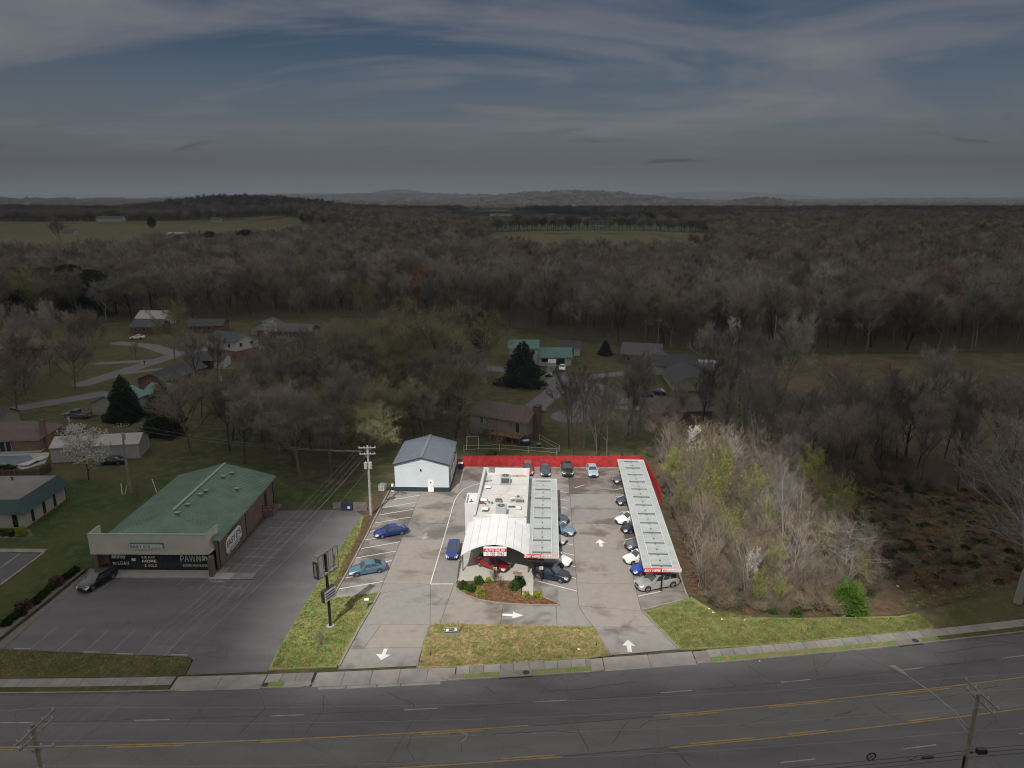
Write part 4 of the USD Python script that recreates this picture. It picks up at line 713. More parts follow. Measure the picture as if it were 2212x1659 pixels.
# ---- red fence along the back and round the right corner
def picket_run(t, pts, h, mname, w=.14):
    L = LineString(pts); n = int(L.length / w); m = MB(); rr = random.Random(2)
    for i in range(n):
        p = np.array(L.interpolate((i + .5) / n, normalized=True).coords[0]); q = np.array(L.interpolate(min(1, (i + .6) / n), normalized=True).coords[0]); d = q - p
        m.bx((p[0], p[1], h / 2 + .06 + rr.uniform(-.015, .015)), (w * .9, .022, h), rz=math.atan2(d[1], d[0]) + rr.uniform(-.02, .02))
    part(t, 'pickets', m, mname, kind='stuff')
    k = max(2, int(L.length / 2.4))
    for i in range(k + 1):
        p = L.interpolate(i / k, normalized=True).coords[0]; part(t, 'post', MB().bx((p[0], p[1] + .09, h / 2 + .02), (.1, .1, h)), mname)
    cs = list(L.coords)
    for zz in (.4, h - .3): part(t, 'rail', MB().tube([(x, y + .05, zz) for x, y in cs], .045, 4), mname)
rf = thing('red_fence', 'tall red picket fence along the back of the lot and round its right corner', 'fence', (0, 0, 0))
picket_run(rf, [(-8.7, 117.75), (-2, 117.95), (8, 117.75), (16, 117.75), (22.6, 118.0), (23.1, 116.4), (23.25, 111), (23.3, 106), (22.95, 101.5)], 2.05, 'fence_red')
# ---------------------------------------------------------------- the pawn shop
def bricks(name, c1, c2, mortar):
    usdkit.material(stage, '/World/Looks/' + name, {'g': ('geometry', {}), 'sx': ('separate_xyz', {}), 'ad': ('math', {'math_type': 'add'}), 'cx': ('combine_xyz', {}),
        'b': ('brick_texture', {'color1': c1, 'color2': c2, 'mortar': mortar, 'scale': 1.0, 'brick_width': 0.22, 'row_height': 0.075, 'mortar_size': 0.010, 'bias': -0.1}),
        'n': ('noise_texture', {'scale': 0.7, 'detail': 4.0}), 'r': ('rgb_ramp', {'ramp': [(0.3, (.8, .8, .8)), (.7, (1.15, 1.15, 1.15))]}), 'm': ('mix', {'mix_type': 'multiply', 'fac': 1.0}),
        'bp': ('bump', {'strength': .3, 'distance': .01}), 'p': ('principled_bsdf', {'roughness': .85})},
        [('g.position', 'sx.vector'), ('sx.x', 'ad.value1'), ('sx.y', 'ad.value2'), ('ad.value', 'cx.x'), ('sx.z', 'cx.y'), ('cx.vector', 'b.vector'), ('g.position', 'n.vector'), ('n.fac', 'r.fac'), ('b.color', 'm.color1'), ('r.color', 'm.color2'), ('m.color', 'p.base_color'), ('b.fac', 'bp.height'), ('bp.normal', 'p.normal')], surface='p.BSDF')
bricks('brick_brown', (0.155, 0.075, 0.058), (0.115, 0.058, 0.048), (0.17, 0.15, 0.135)); bricks('brick_orange', (0.20, 0.095, 0.060), (0.155, 0.070, 0.048), (0.20, 0.17, 0.15)); bricks('brick_red', (0.15, 0.055, 0.042), (0.11, 0.042, 0.034), (0.15, 0.12, 0.11))
mat('fascia_cream', (0.47, 0.455, 0.385), 0.8, var=0.06, scale=0.5); mat('roof_green', (0.105, 0.175, 0.128), 0.45, metal=0.1, var=0.20, scale=0.5); mat('trim_green', (0.20, 0.29, 0.24), 0.5); mat('shop_black', (0.010, 0.010, 0.010), 0.25); mat('letter_cream', (0.62, 0.64, 0.56), 0.6); mat('letter_teal', (0.13, 0.27, 0.23), 0.6); mat('sign_pale', (0.62, 0.65, 0.62), 0.6); mat('sign_green', (0.05, 0.14, 0.08), 0.5); mat('sign_navy', (0.03, 0.06, 0.10), 0.5); mat('letter_gold', (0.6, 0.5, 0.16), 0.6); mat('neon_red', (0.42, 0.02, 0.05), 0.5); mat('walk_pale', (0.32, 0.315, 0.30), 0.85, var=0.1, scale=0.6)
ps = thing('pawn_shop', 'pawn shop with cream front fascia, brick walls and green ribbed metal roof', 'shop', (-53.6, 82.0, 0), -math.radians(0.4))
PW, PD = 16.3, 21.2; rx = 9.0                                # local frame: x along the front, y to the back
part(ps, 'wall', MB().box(PW - .3, PW, 0, PD, 0, 4.2), 'brick_brown'); part(ps, 'wall', MB().box(1.7, 2.0, 1.6, PD, 0, 4.2), 'brick_brown')
v, f3, f4 = gable_solid(2.01, PW - .32, 0, 4.15, 6.1, PD - .3, PD - .02); part(ps, 'wall', MB().add(v, f3).add(v, f4), 'brick_brown')
part(ps, 'pier', MB().box(.65, 1.2, -.64, .2, 0, 2.71), 'brick_brown'); part(ps, 'pier', MB().box(15.72, 16.25, -1.95, -1.2, 0, 2.75), 'brick_brown'); part(ps, 'side_wall', MB().box(.2, 2.4, .3, .6, 0, 2.8), 'brick_brown')
part(ps, 'shop_front', MB().box(2.4, 15.7, -.2, .1, .15, 2.85), 'shop_black')
for x in (2.45, 4.6, 6.8, 9.1, 10.3, 11.3, 13.4, 15.6): part(ps, 'mullion', MB().box(x - .04, x + .04, -.26, -.203, .15, 2.85), 'iron')
for a, b in ((2.5, 4.55), (4.66, 6.75), (6.86, 9.05), (9.15, 10.25), (10.35, 11.25), (11.36, 13.35), (13.46, 15.55)): part(ps, 'window_pane', MB().box(a, b, -.225, -.205, .35, 2.8), 'glass_dark')
# fascia
part(ps, 'fascia', MB().box(.55, 15.4, -.9, -.65, 2.62, 5.35), 'fascia_cream'); part(ps, 'fascia_return', MB().add([(15.42, -.9, 2.62), (16.05, .6, 2.9), (15.75, 1.9, 5.4), (15.42, -.9, 5.35), (15.3, -.86, 2.62), (15.95, .66, 2.9), (15.65, 1.92, 5.4), (15.3, -.86, 5.35)], [(0, 1, 2, 3), (4, 7, 6, 5), (0, 4, 5, 1), (1, 5, 6, 2), (2, 6, 7, 3), (3, 7, 4, 0)]), 'fascia_cream')
part(ps, 'fascia_return', MB().box(.55, .75, -.65, 1.6, 2.62, 5.35), 'fascia_cream'); part(ps, 'soffit', MB().box(.76, 15.28, -.64, .4, 2.72, 2.82), 'fascia_cream'); part(ps, 'fascia_coping', MB().box(.49, 15.46, -.96, -.6, 5.352, 5.41).box(.49, .81, -.6, 1.66, 5.35, 5.405), 'trim_green'); part(ps, 'fascia_coping', MB().bar((15.4, -.6, 5.39), (15.72, 1.95, 5.45), .22, .05), 'trim_green')
# roof: ribbed slopes as real ridges, one sheet per side, hipped down to the fascia in front
for s in (0, 1):
    xa, xb = (1.5, rx) if s == 0 else (PW + .35, rx); za, zb = 4.22, 6.25; HY = 4.2
    part(ps, 'roof_sheet', MB().add([(xa, -.2, za), (xb, HY, zb), (xb, PD + .3, zb), (xa, PD + .3, za), (xa, -.2, za - .08), (xb, HY, zb - .08), (xb, PD + .3, zb - .08), (xa, PD + .3, za - .08)], [(0, 3, 2, 1) if s == 0 else (0, 1, 2, 3), (4, 5, 6, 7) if s == 0 else (4, 7, 6, 5), (2, 3, 7, 6), (3, 0, 4, 7)]), 'roof_green')
    n = 46
    for i in range(n):
        y = -.1 + (PD + .3) * i / (n - 1); q = min(1.0, max(.03, (y + .2) / (HY + .2))); xe, ze = xa + (xb - xa) * q, za + (zb - za) * q
        part(ps, 'roof_rib', MB().add([(xa, y - .05, za + .002), (xe, y - .05, ze + .002), (xe, y + .05, ze + .002), (xa, y + .05, za + .002), (xa, y - .02, za + .06), (xe, y - .02, ze + .06), (xe, y + .02, ze + .06), (xa, y + .02, za + .06)], [(0, 1, 5, 4), (4, 5, 6, 7), (7, 6, 2, 3), (0, 4, 7, 3)]), 'roof_green')
    part(ps, 'gutter', MB().box(xa - .07, xa + .07, -.2, PD + .3, za - .2, za - .09), 'trim_green')
part(ps, 'roof_sheet', MB().add([(1.5, -.2, 4.22), (PW + .35, -.2, 4.22), (rx, HY, 6.25)], [(0, 1, 2)]), 'roof_green')
part(ps, 'ridge_cap', MB().bx((rx, (PD + HY) / 2 + .2, 6.34), (.42, PD - HY + .2, .06)), 'trim_green')
for x, y in ((11.2, 18.4), (10.6, 16.6), (13.6, 13.9), (10.4, 11.2), (10.2, 9.8), (10.0, 6.3), (9.9, 3.6)):
    zb = 6.25 - (x - rx) / (PW + .35 - rx) * 2.03; q = part(ps, 'roof_vent', MB().box(x - .25, x + .25, y - .2, y + .2, zb - .05, zb + .28), 'roof_green'); part(q, 'vent_hood', MB().box(x - .32, x + .32, y - .26, y + .26, zb + .281, zb + .34), 'trim_green')
for y in (.1, 9.2, 20.6): part(ps, 'downpipe', MB().box(PW + .01, PW + .11, y, y + .1, .1, 4.1), 'iron')
d = part(ps, 'side_door', MB().box(PW + .002, PW + .05, 16.9, 17.7, 1.0, 3.1), 'shop_black')
part(ps, 'landing', MB().box(PW + .02, PW + 1.6, 15.6, 18.2, 0, 1.0), 'brick_brown')
for a, b in (((PW + .1, 15.65, 1.9), (PW + 1.55, 15.65, 1.9)), ((PW + 1.55, 15.65, 1.9), (PW + 1.55, 18.15, 1.9)), ((PW + 1.55, 15.65, 1.45), (PW + 1.55, 18.15, 1.45)), ((PW + .1, 15.65, 1.45), (PW + 1.55, 15.65, 1.45)), ((PW + 1.55, 18.15, 1.9), (PW + 1.5, 20.2, .9))): part(ps, 'hand_rail', MB().bar(a, b, .05), 'black_steel')
for x, y in ((PW + .1, 15.65), (PW + .8, 15.65), (PW + 1.55, 15.65), (PW + 1.55, 16.5), (PW + 1.55, 17.3), (PW + 1.55, 18.15)): part(ps, 'rail_post', MB().bx((x, y, 1.45), (.05, .05, .9)), 'black_steel')
for k in range(5): part(ps, 'step', MB().box(PW + .3, PW + 1.5, 18.2 + .35 * k, 18.55 + .35 * k, 0, .85 - .17 * k), 'walk_b')
xs = np.linspace(2.2, 15.7, 7)
for i in range(6): part(ps, 'walk_slab', MB().box(xs[i] + .012, xs[i + 1] - .012, -2.1, -.28, 0, .15), 'walk_pale')
xs = np.linspace(15.75, 21.3, 3)
for i in range(2): part(ps, 'walk_slab', MB().box(xs[i] + .012, xs[i + 1] - .012, -2.4, -.9, 0, .13), ('walk_pale', 'walk_b')[i])
part(ps, 'walk_slab', MB().box(16.32, 17.4, -.88, .5, 0, .12), 'walk_b')
FX, FU = (1, 0, 0), (0, 0, 1)
def pl(parent, name, s, h, m_, x, y, z, w, bold=True, sl=0.0): return text(parent, name, s, h, m_, (x, y, z), FX, FU, .012, bold, w, sl)
for a in (('PAWN', .78, 'letter_cream', 11.5, 1.35, 2.55, 0), ('Shop', .62, 'letter_cream', 14.15, 1.48, 1.35, .15), ('GUITARS-GUNS-ELECTRONICS', .27, 'letter_cream', 11.7, .62, 3.85, 0), ('DIAMONDS-JEWELRY', .20, 'letter_cream', 4.1, 2.48, 2.7, 0), ('Money', .50, 'letter_cream', 2.75, 1.75, 1.75, .15), ('to LOAN', .42, 'letter_cream', 2.75, .85, 2.1, .05),
          ('WE PAY', .30, 'letter_cream', 6.55, 1.75, 1.75, 0), ('MORE', .34, 'letter_white', 6.6, 1.18, 1.8, 0), ('GOLD', .32, 'letter_gold', 7.25, .55, 1.15, 0), ('4', .32, 'letter_white', 6.75, .55, .3, 0), ('CASH', .18, 'letter_cream', 7.35, 2.5, .9, 0)):
    s, h, mm, x, z, w, sl = a; text(ps, 'window_lettering', s, h, mm, (x, -.227, z), FX, FU, .012, True, w, sl)
text(ps, 'window_lettering', 'PAWN', .70, 'letter_teal', (11.58, -.240, 1.39), FX, FU, .012, False, 2.4); part(ps, 'open_sign', MB().box(2.75, 3.45, -.25, -.23, 2.35, 2.75), 'neon_red'); part(ps, 'notice', MB().box(5.25, 5.75, -.24, -.227, 1.35, 1.75), 'letter_cream')
for x in (9.4, 10.5): part(ps, 'notice', MB().box(x, x + .55, -.24, -.227, 2.25, 2.45), 'letter_cream')
fs = thing('shop_sign', 'long pale sign reading EASY E\'S GUN & PAWN on the cream fascia', 'sign', (-53.4, 82.0, .32), -math.radians(0.4))
part(fs, 'cabinet', MB().add([(5.6, -1.2, 3.28), (9.7, -1.2, 3.28), (9.78, -1.2, 3.36), (9.78, -1.2, 3.88), (9.7, -1.2, 3.96), (5.6, -1.2, 3.96), (5.52, -1.2, 3.88), (5.52, -1.2, 3.36)] + [(x, -.91, z) for x, z in ((5.6, 3.28), (9.7, 3.28), (9.78, 3.36), (9.78, 3.88), (9.7, 3.96), (5.6, 3.96), (5.52, 3.88), (5.52, 3.36))], [(0, 1, 2), (0, 2, 3), (0, 3, 4), (0, 4, 5), (0, 5, 6), (0, 6, 7)]).add([(x, y, z) for y in (-1.2, -.91) for x, z in ((5.6, 3.28), (9.7, 3.28), (9.78, 3.36), (9.78, 3.88), (9.7, 3.96), (5.6, 3.96), (5.52, 3.88), (5.52, 3.36))], [(i, i + 8, (i + 1) % 8 + 8, (i + 1) % 8) for i in range(8)]), 'sign_green')
part(fs, 'face', MB().box(5.58, 9.72, -1.215, -1.202, 3.30, 3.86), 'sign_pale')
text(fs, 'lettering', "EASY E'S", .36, 'sign_navy', (5.72, -1.216, 3.40), FX, FU, .02, True, 2.5); text(fs, 'lettering', 'GUN &', .17, 'letter_teal', (8.4, -1.216, 3.60), FX, FU, .02, False, 1.15); text(fs, 'lettering', 'PAWN', .17, 'letter_teal', (8.45, -1.216, 3.35), FX, FU, .02, False, 1.15)
ws = thing('wall_sign', "white EASY E'S sign with a dark arched crown on the brick side wall", 'sign', (-53.6, 82.0, 0), -math.radians(0.4)); X0 = PW + .05
def yz(m, pts, x0, x1):
    n = len(pts); v = [(x0, y, z) for y, z in pts] + [(x1, y, z) for y, z in pts]; pg = Polygon(pts); tv, tf = trimesh.creation.triangulate_polygon(pg, engine='earcut')
    m.add([(x1, a, b) for a, b in tv], tf); m.add(v, [(i, (i + 1) % n, (i + 1) % n + n, i + n) for i in range(n)]); return m
part(ws, 'face', yz(MB(), [(2.2, 1.15), (7.3, 1.15), (7.3, 2.6), (6.5, 3.1), (3.0, 3.1), (2.2, 2.6)], X0, X0 + .08), 'sign_pale'); part(ws, 'lower_band', yz(MB(), [(2.2, .72), (7.3, .72), (7.3, 1.12), (2.2, 1.12)], X0, X0 + .075), 'sign_navy')
part(ws, 'crown', yz(MB(), [(3.6, 3.13), (6.6, 3.13), (6.9, 3.3), (6.2, 3.55), (5.6, 3.75), (4.7, 3.75), (4.1, 3.55), (3.3, 3.3)], X0, X0 + .075), 'sign_navy')
text(ws, 'lettering', "EASY E'S", .85, 'letter_dark', (X0 + .085, 2.5, 1.75), (0, 1, 0), (0, 0, 1), .02, True, 4.5); text(ws, 'lettering', 'GUN & PAWN', .26, 'letter_teal', (X0 + .085, 2.9, 1.28), (0, 1, 0), (0, 0, 1), .02, False, 3.7); text(ws, 'lettering', '12', .3, 'letter_white', (X0 + .08, 2.6, .78), (0, 1, 0), (0, 0, 1), .02, True, .5)
part(ws, 'lower_mark', MB().box(X0 + .076, X0 + .09, 3.6, 6.6, .85, .98), 'sign_pale')
for pos, lab in (((-36.5, 78.95), 'pale wheel stop by the brick pier of the pawn shop'), ((-40.35, 64.47), 'pale pink wheel stop at the road end of the pawn shop lot'), ((-34.6, 64.28), 'dark wheel stop near the driveway of the pawn shop lot'), ((-44.0, 64.75), 'second wheel stop from the left along the grass strip'), ((-51.6, 65.35), 'wheel stop at the far left corner by the retaining wall'), ((-42.5, 80.0), 'wheel stop against the pawn shop walkway')):
    t = thing('wheel_stop', lab, 'wheel stop', (*pos, .018), -.03); m = MB().add([(-.9, -.09, 0), (.9, -.09, 0), (.9, .09, 0), (-.9, .09, 0), (-.86, -.05, .12), (.86, -.05, .12), (.86, .05, .12), (-.86, .05, .12)], [(0, 3, 2, 1), (4, 5, 6, 7), (0, 1, 5, 4), (1, 2, 6, 5), (2, 3, 7, 6), (3, 0, 4, 7)]); part(t, 'bar', m, 'walk_pale'); part(t, 'pin', MB().cyl((-.6, 0), .02, .12, .125, 6).cyl((.6, 0), .02, .12, .125, 6), 'iron')
# ================================================================ CARS
def paint(name, c, metal=0.0, rough=0.28):
    usdkit.material(stage, '/World/Looks/' + name, {'g': ('geometry', {}), 'n': ('noise_texture', {'scale': 1.3, 'detail': 4.0}), 'r': ('rgb_ramp', {'ramp': [(.3, tuple(np.array(c) * .9)), (.7, tuple(np.minimum(np.array(c) * 1.08, 1)))]}),
        'p': ('principled_bsdf', {'metallic': metal, 'roughness': rough, 'coat_weight': .7, 'coat_roughness': .06})}, [('g.position', 'n.vector'), ('n.fac', 'r.fac'), ('r.color', 'p.base_color')], surface='p.BSDF')
for n_, c_, m_ in (('navy', (0.005, 0.022, 0.15), .1), ('teal', (0.085, 0.175, 0.25), .35), ('blue', (0.012, 0.045, 0.20), .2), ('bright_blue', (0.015, 0.06, 0.36), .2), ('red', (0.25, 0.006, 0.016), .2), ('dark_red', (0.22, 0.022, 0.03), .1), ('black', (0.006, 0.006, 0.008), 0), ('ink', (0.008, 0.014, 0.03), .1), ('white', (0.74, 0.75, 0.74), 0),
                   ('silver', (0.44, 0.43, 0.42), .4), ('grey', (0.12, 0.135, 0.16), .3), ('slate', (0.055, 0.075, 0.11), .3), ('steel_blue', (0.17, 0.26, 0.36), .35), ('ice_blue', (0.42, 0.55, 0.64), .3)): paint('paint_' + n_, c_, m_)
mat('tyre', (0.014, 0.014, 0.015), .85); mat('alloy', (0.50, 0.50, 0.51), .3, metal=.7, var=.05); mat('lamp_clear', (0.66, 0.68, 0.70), .12, var=.03); mat('lamp_red', (0.30, 0.01, 0.012), .2); mat('plate', (0.6, 0.62, 0.6), .5)
usdkit.material(stage, '/World/Looks/car_glass', {'p': ('principled_bsdf', {'base_color': (0.030, 0.042, 0.046), 'roughness': .04, 'specular_ior_level': .9, 'coat_weight': .6, 'coat_roughness': .02})}, [], surface='p.BSDF')
import manifold3d as m3
KINDS = {                   # L, W, belt z points (x as share of L from rear to front, z), roof x share (rear, front), glass base x share, H, wheel r, wheelbase share front/rear
    'sedan': dict(L=4.72, W=1.80, top=[(0, .86), (.03, .98), (.14, 1.02), (.27, .99), (.66, .95), (.74, .92), (.93, .74), (1, .58)], g0=(.10, .70), g1=(.31, .56), H=1.44, r=.325, wx=(.205, .80)),
    'compact': dict(L=4.4, W=1.70, top=[(0, .88), (.03, 1.0), (.12, 1.04), (.27, 1.0), (.66, .97), (.74, .95), (.93, .78), (1, .60)], g0=(.10, .71), g1=(.30, .56), H=1.50, r=.31, wx=(.20, .81)),
    'suv': dict(L=4.75, W=1.86, top=[(0, .95), (.02, 1.10), (.10, 1.10), (.66, 1.06), (.73, 1.04), (.94, .92), (1, .70)], g0=(.015, .71), g1=(.09, .55), H=1.70, r=.36, wx=(.19, .81)),
    'big_suv': dict(L=5.45, W=2.0, top=[(0, 1.0), (.015, 1.20), (.10, 1.20), (.66, 1.17), (.73, 1.16), (.96, 1.05), (1, .78)], g0=(.012, .715), g1=(.05, .585), H=1.86, r=.40, wx=(.185, .815)),
    'pickup': dict(L=5.7, W=2.0, top=[(0, 1.0), (.01, 1.10), (.40, 1.12), (.66, 1.14), (.73, 1.14), (.96, 1.03), (1, .78)], g0=(.385, .725), g1=(.42, .60), H=1.88, r=.41, wx=(.185, .815)),
}
def body_mesh(k):
    L, W = k['L'], k['W']; h = W / 2
    xs = np.array([0, .012, .04, .09, .15, .22, .30, .38, .46, .54, .62, .68, .74, .80, .86, .91, .955, .985, 1.0])
    tx, tz = zip(*k['top']); zt = np.interp(xs, tx, tz)
    wf = np.interp(xs, [0, .02, .08, .2, .8, .92, .975, 1], [.80, .90, .97, 1, 1, .95, .84, .66]); zb = np.interp(xs, [0, .05, .15, .85, .95, 1], [.40, .28, .20, .20, .24, .34])
    V = []
    for x, t, w, b in zip(xs, zt, wf, zb):
        w = w * h; s = [(w * .70, b), (w * .95, b + .05), (w * 1.0, b + (t - b) * .45), (w * .985, b + (t - b) * .72), (w * .94, t - .07), (w * .84, t - .005), (w * .42, t + .03)]
        ring = s + [(0, t + .038)] + [(-y, z) for y, z in s[::-1]]
        V += [((x - .5) * L, y, z) for y, z in ring]
    n = 15; m = len(xs); F = []
    for i in range(m - 1):
        for j in range(n):
            a, b = i * n + j, i * n + (j + 1) % n; F += [(a, b, b + n), (a, b + n, a + n)]
    for base, fl in ((0, True), ((m - 1) * n, False)):
        for j in range(1, n - 1): F.append((base, base + j + 1, base + j) if fl else (base, base + j, base + j + 1))
    tm = trimesh.Trimesh(np.array(V), np.array(F), process=True); tm.fix_normals()
    mf = m3.Manifold(m3.Mesh(np.asarray(tm.vertices, np.float32), np.asarray(tm.faces, np.uint32)))
    for wx in k['wx']:
        c = m3.Manifold.cylinder(W + 1, k['r'] * 1.17, k['r'] * 1.17, 22).translate((0, 0, -(W + 1) / 2)).rotate((90, 0, 0)).translate(((wx - .5) * L, 0, k['r']))
        for s in (-1, 1): mf = mf - (c ^ m3.Manifold.cube((L, .34, 3.0), True).translate((0, s * (h - .14), 1)))
    return mf
_bodies = {k: meshkit.arrays(body_mesh(v), 32) for k, v in KINDS.items()}
def arr_part(parent, name, vfn, mname):
    v, f, n = vfn; m = UsdGeom.Mesh.Define(stage, path_for(parent, name)); m.CreatePointsAttr(Vt.Vec3fArray.FromNumpy(v.astype(np.float32))); m.CreateFaceVertexCountsAttr(Vt.IntArray.FromNumpy(np.full(len(f), 3, np.int32))); m.CreateFaceVertexIndicesAttr(Vt.IntArray.FromNumpy(f.astype(np.int32).ravel())); m.CreateSubdivisionSchemeAttr('none')
    m.CreateNormalsAttr(Vt.Vec3fArray.FromNumpy(n.astype(np.float32))); m.SetNormalsInterpolation('vertex'); UsdShade.MaterialBindingAPI.Apply(m.GetPrim()).Bind(MAT(mname)); return m.GetPrim()
def panel(q, u0, u1, w0, w1, off):
    """a pane on the quad q (a b c d), inset and lifted off it"""
    a, b, c, d = (np.array(p, float) for p in q)
    P = lambda u, w: (a * (1 - u) + b * u) * (1 - w) + (d * (1 - u) + c * u) * w
    n = np.cross(b - a, d - a); n /= np.linalg.norm(n); return MB().add([P(u, w) + n * off for u, w in ((u0, w0), (u1, w0), (u1, w1), (u0, w1))], [(0, 1, 2, 3)])
def car(name, label, kind, col, x, y, head, group=None, cat='car', z=0.032):
    k = KINDS[kind]; L, W, H, r = k['L'], k['W'], k['H'], k['r']; h = W / 2; pm = 'paint_' + col
    t = thing(name, label, cat, (x, y, z), math.radians(head), group)
    body = arr_part(t, 'body', _bodies[kind], pm)
    tx, tz = zip(*k['top']); zt = lambda s: float(np.interp(s, tx, tz))
    xb0, xb1, xt0, xt1 = ((s - .5) * L for s in (*k['g0'], *k['g1'])); z0a, z0b = zt(k['g0'][0]) - .02, zt(k['g0'][1]) - .02; wb, wt = h * .90, h * (.70 if kind in ('sedan', 'compact') else .76)
    B = {'rl': (xb0, wb, z0a), 'rr': (xb0, -wb, z0a), 'fl': (xb1, wb, z0b), 'fr': (xb1, -wb, z0b)}; T = {'rl': (xt0, wt, H - .05), 'rr': (xt0, -wt, H - .05), 'fl': (xt1, wt, H - .05), 'fr': (xt1, -wt, H - .05)}
    m = MB(); xm = (xt0 + xt1) / 2
    C = [(xt0 + .1, wt * .8, H - .01), (xt0 + .1, -wt * .8, H - .01), (xt1 - .12, -wt * .8, H - .015), (xt1 - .12, wt * .8, H - .015), (xm, 0, H + .015)]
    v = [B['rl'], B['rr'], B['fr'], B['fl'], T['rl'], T['rr'], T['fr'], T['fl']] + C
    m.add(v, [(0, 4, 5, 1), (1, 5, 6, 2), (2, 6, 7, 3), (3, 7, 4, 0), (4, 8, 9, 5), (5, 9, 10, 6), (6, 10, 11, 7), (7, 11, 8, 4)]).add(v, [(8, 12, 9), (9, 12, 10), (10, 12, 11), (11, 12, 8)])
    part(t, 'roof', m, pm, smooth=28)
    part(t, 'windscreen', panel((B['fr'], B['fl'], T['fl'], T['fr']), .05, .95, .04, .95, .012), 'car_glass')
    part(t, 'rear_window', panel((B['rl'], B['rr'], T['rr'], T['rl']), .07, .93, .12, .92, .012), 'car_glass')
    ns = 3 if kind in ('suv', 'big_suv') else 2
    for sd in ('l', 'r'):
        q = (B['f' + sd], B['r' + sd], T['r' + sd], T['f' + sd]) if sd == 'l' else (B['r' + sd], B['f' + sd], T['f' + sd], T['r' + sd])
        e = np.linspace(.10, .90, ns + 1) if kind != 'pickup' else np.linspace(.14, .93, 3)
        for i in range(len(e) - 1): part(t, 'side_window', panel(q, e[i] + .015, e[i + 1] - .015, .10, .90, .012), 'car_glass')
        s = 1 if sd == 'l' else -1; n = np.array([0, s, 0])
        dx = [(.30, .50), (.505, .69)] if kind != 'pickup' else [(.41, .55), (.555, .69)]
        for a, b in dx:
            ya = s * (h * 1.0 + .004); zz0, zz1 = .33, zt((a + b) / 2) - .30
            d = part(t, 'door', MB().box((a - .5) * L + .02, (b - .5) * L - .02, min(ya, ya - s * .02), max(ya, ya - s * .02), zz0, zz1), pm); part(d, 'door_handle', MB().bx(((a - .5) * L + .2, s * (h + .012), zz1 + .03), (.18, .03, .035)), pm if col != 'silver' else 'alloy')
        part(t, 'mirror', MB().bx(((k['g0'][1] - .5) * L - .35, s * (h + .07), zt(.66) + .09), (.12, .22, .14)), pm)
        part(t, 'headlight', MB().add([((.915 - .5) * L, s * h * .93, zt(.915) - .07), ((.985 - .5) * L + .02, s * h * .80, zt(.985) - .06), ((1 - .5) * L + .015, s * h * .46, zt(1) - .02), ((1 - .5) * L + .015, s * h * .44, zt(1) - .14), ((.985 - .5) * L + .03, s * h * .83, zt(.985) - .22), ((.915 - .5) * L, s * h * .985, zt(.915) - .20), ((.94 - .5) * L, s * h * .72, zt(.94) + .03), ((.99 - .5) * L, s * h * .48, zt(.99) + .02)], [(0, 1, 4, 5), (1, 2, 3, 4), (0, 6, 7, 1), (1, 7, 2, 2)]), 'lamp_clear')
        part(t, 'tail_light', MB().bx((-.5 * L + .04, s * h * .70, zt(.03) - .16), (.1, h * .34, .17)), 'lamp_red')
    for wx in k['wx']:
        for s in (-1, 1):
            c = np.array([(wx - .5) * L, s * (h - .11), r]); prof = [(-.105, r * .66), (-.11, r * .9), (-.08, r), (.08, r), (.11, r * .9), (.105, r * .66)]; an = np.arange(20) * 2 * PI / 20
            v = [c + (rr * math.cos(a), dy, rr * math.sin(a)) for dy, rr in prof for a in an]; f = [(i * 20 + j, i * 20 + (j + 1) % 20, (i + 1) * 20 + (j + 1) % 20, (i + 1) * 20 + j) for i in range(5) for j in range(20)]
            w = part(t, 'wheel', MB().add(v, f), 'tyre'); mm = MB(); o = s * .095
            for a in np.arange(6) * PI / 3: mm.bar(c + (0, o, 0), c + (r * .68 * math.cos(a), o, r * .68 * math.sin(a)), r * .24, .02)
            v = [c + (q * r * math.cos(a), o - s * .0 , q * r * math.sin(a)) for q in (.58, .70) for a in an]; mm.add(v, [(j, (j + 1) % 20, (j + 1) % 20 + 20, j + 20) for j in range(20)]); mm.disc(c + (0, o, 0), (0, 1, 0), r * .2, .03, 12); part(w, 'rim', mm, 'alloy')
            part(w, 'brake_disc', MB().disc(c + (0, o - s * .09, 0), (0, 1, 0), r * .6, .02, 16), 'iron')
    zf = zt(1); part(t, 'grille', MB().bx((.5 * L + .012, 0, zf - .06), (.03, h * .78, .14 if kind in ('sedan', 'compact') else .24)), 'black_plastic'); part(t, 'bumper_intake', MB().bx((.5 * L - .02, 0, .34), (.10, h * 1.15, .12)), 'black_plastic')
    part(t, 'rear_plate', MB().bx((-.5 * L - .006, 0, .62), (.02, .3, .15)), 'plate')
    if kind == 'pickup': part(t, 'cargo_bed', MB().box(-.5 * L + .12, (.375 - .5) * L, -h * .8, h * .8, 1.135, 1.16), 'black_plastic')
    if kind == 'big_suv':
        for s in (-1, 1): part(t, 'roof_rail', MB().bar((xt0 + .2, s * wt * .86, H + .06), (xt1 - .3, s * wt * .86, H + .06), .05), 'black_plastic')
    return t
C_ = car
C_('sedan', 'dark navy blue sedan parked in the left stalls behind the teal sedan', 'sedan', 'navy', -17.1, 91.75, -156)
C_('sedan', 'teal blue sedan in the left stall nearest the road', 'sedan', 'teal', -18.35, 81.35, -160.5)
C_('small_sedan', 'small blue sedan facing the road, left of the arched canopy', 'compact', 'blue', -7.88, 86.3, -90.5)
C_('sedan', 'red sedan shown on the concrete pad under the arched canopy', 'sedan', 'red', -2.55, 82.55, -33, z=.092)
C_('crossover', 'black crossover at the front of the left canopy, beside the concrete pad', 'suv', 'ink', 4.95, 79.95, -24)
C_('sedan', 'white sedan just behind the black crossover under the left canopy', 'sedan', 'white', 5.5, 83.9, -28)
C_('sedan', 'silver sedan in the middle of the left canopy row', 'sedan', 'silver', 5.35, 89.9, -30)
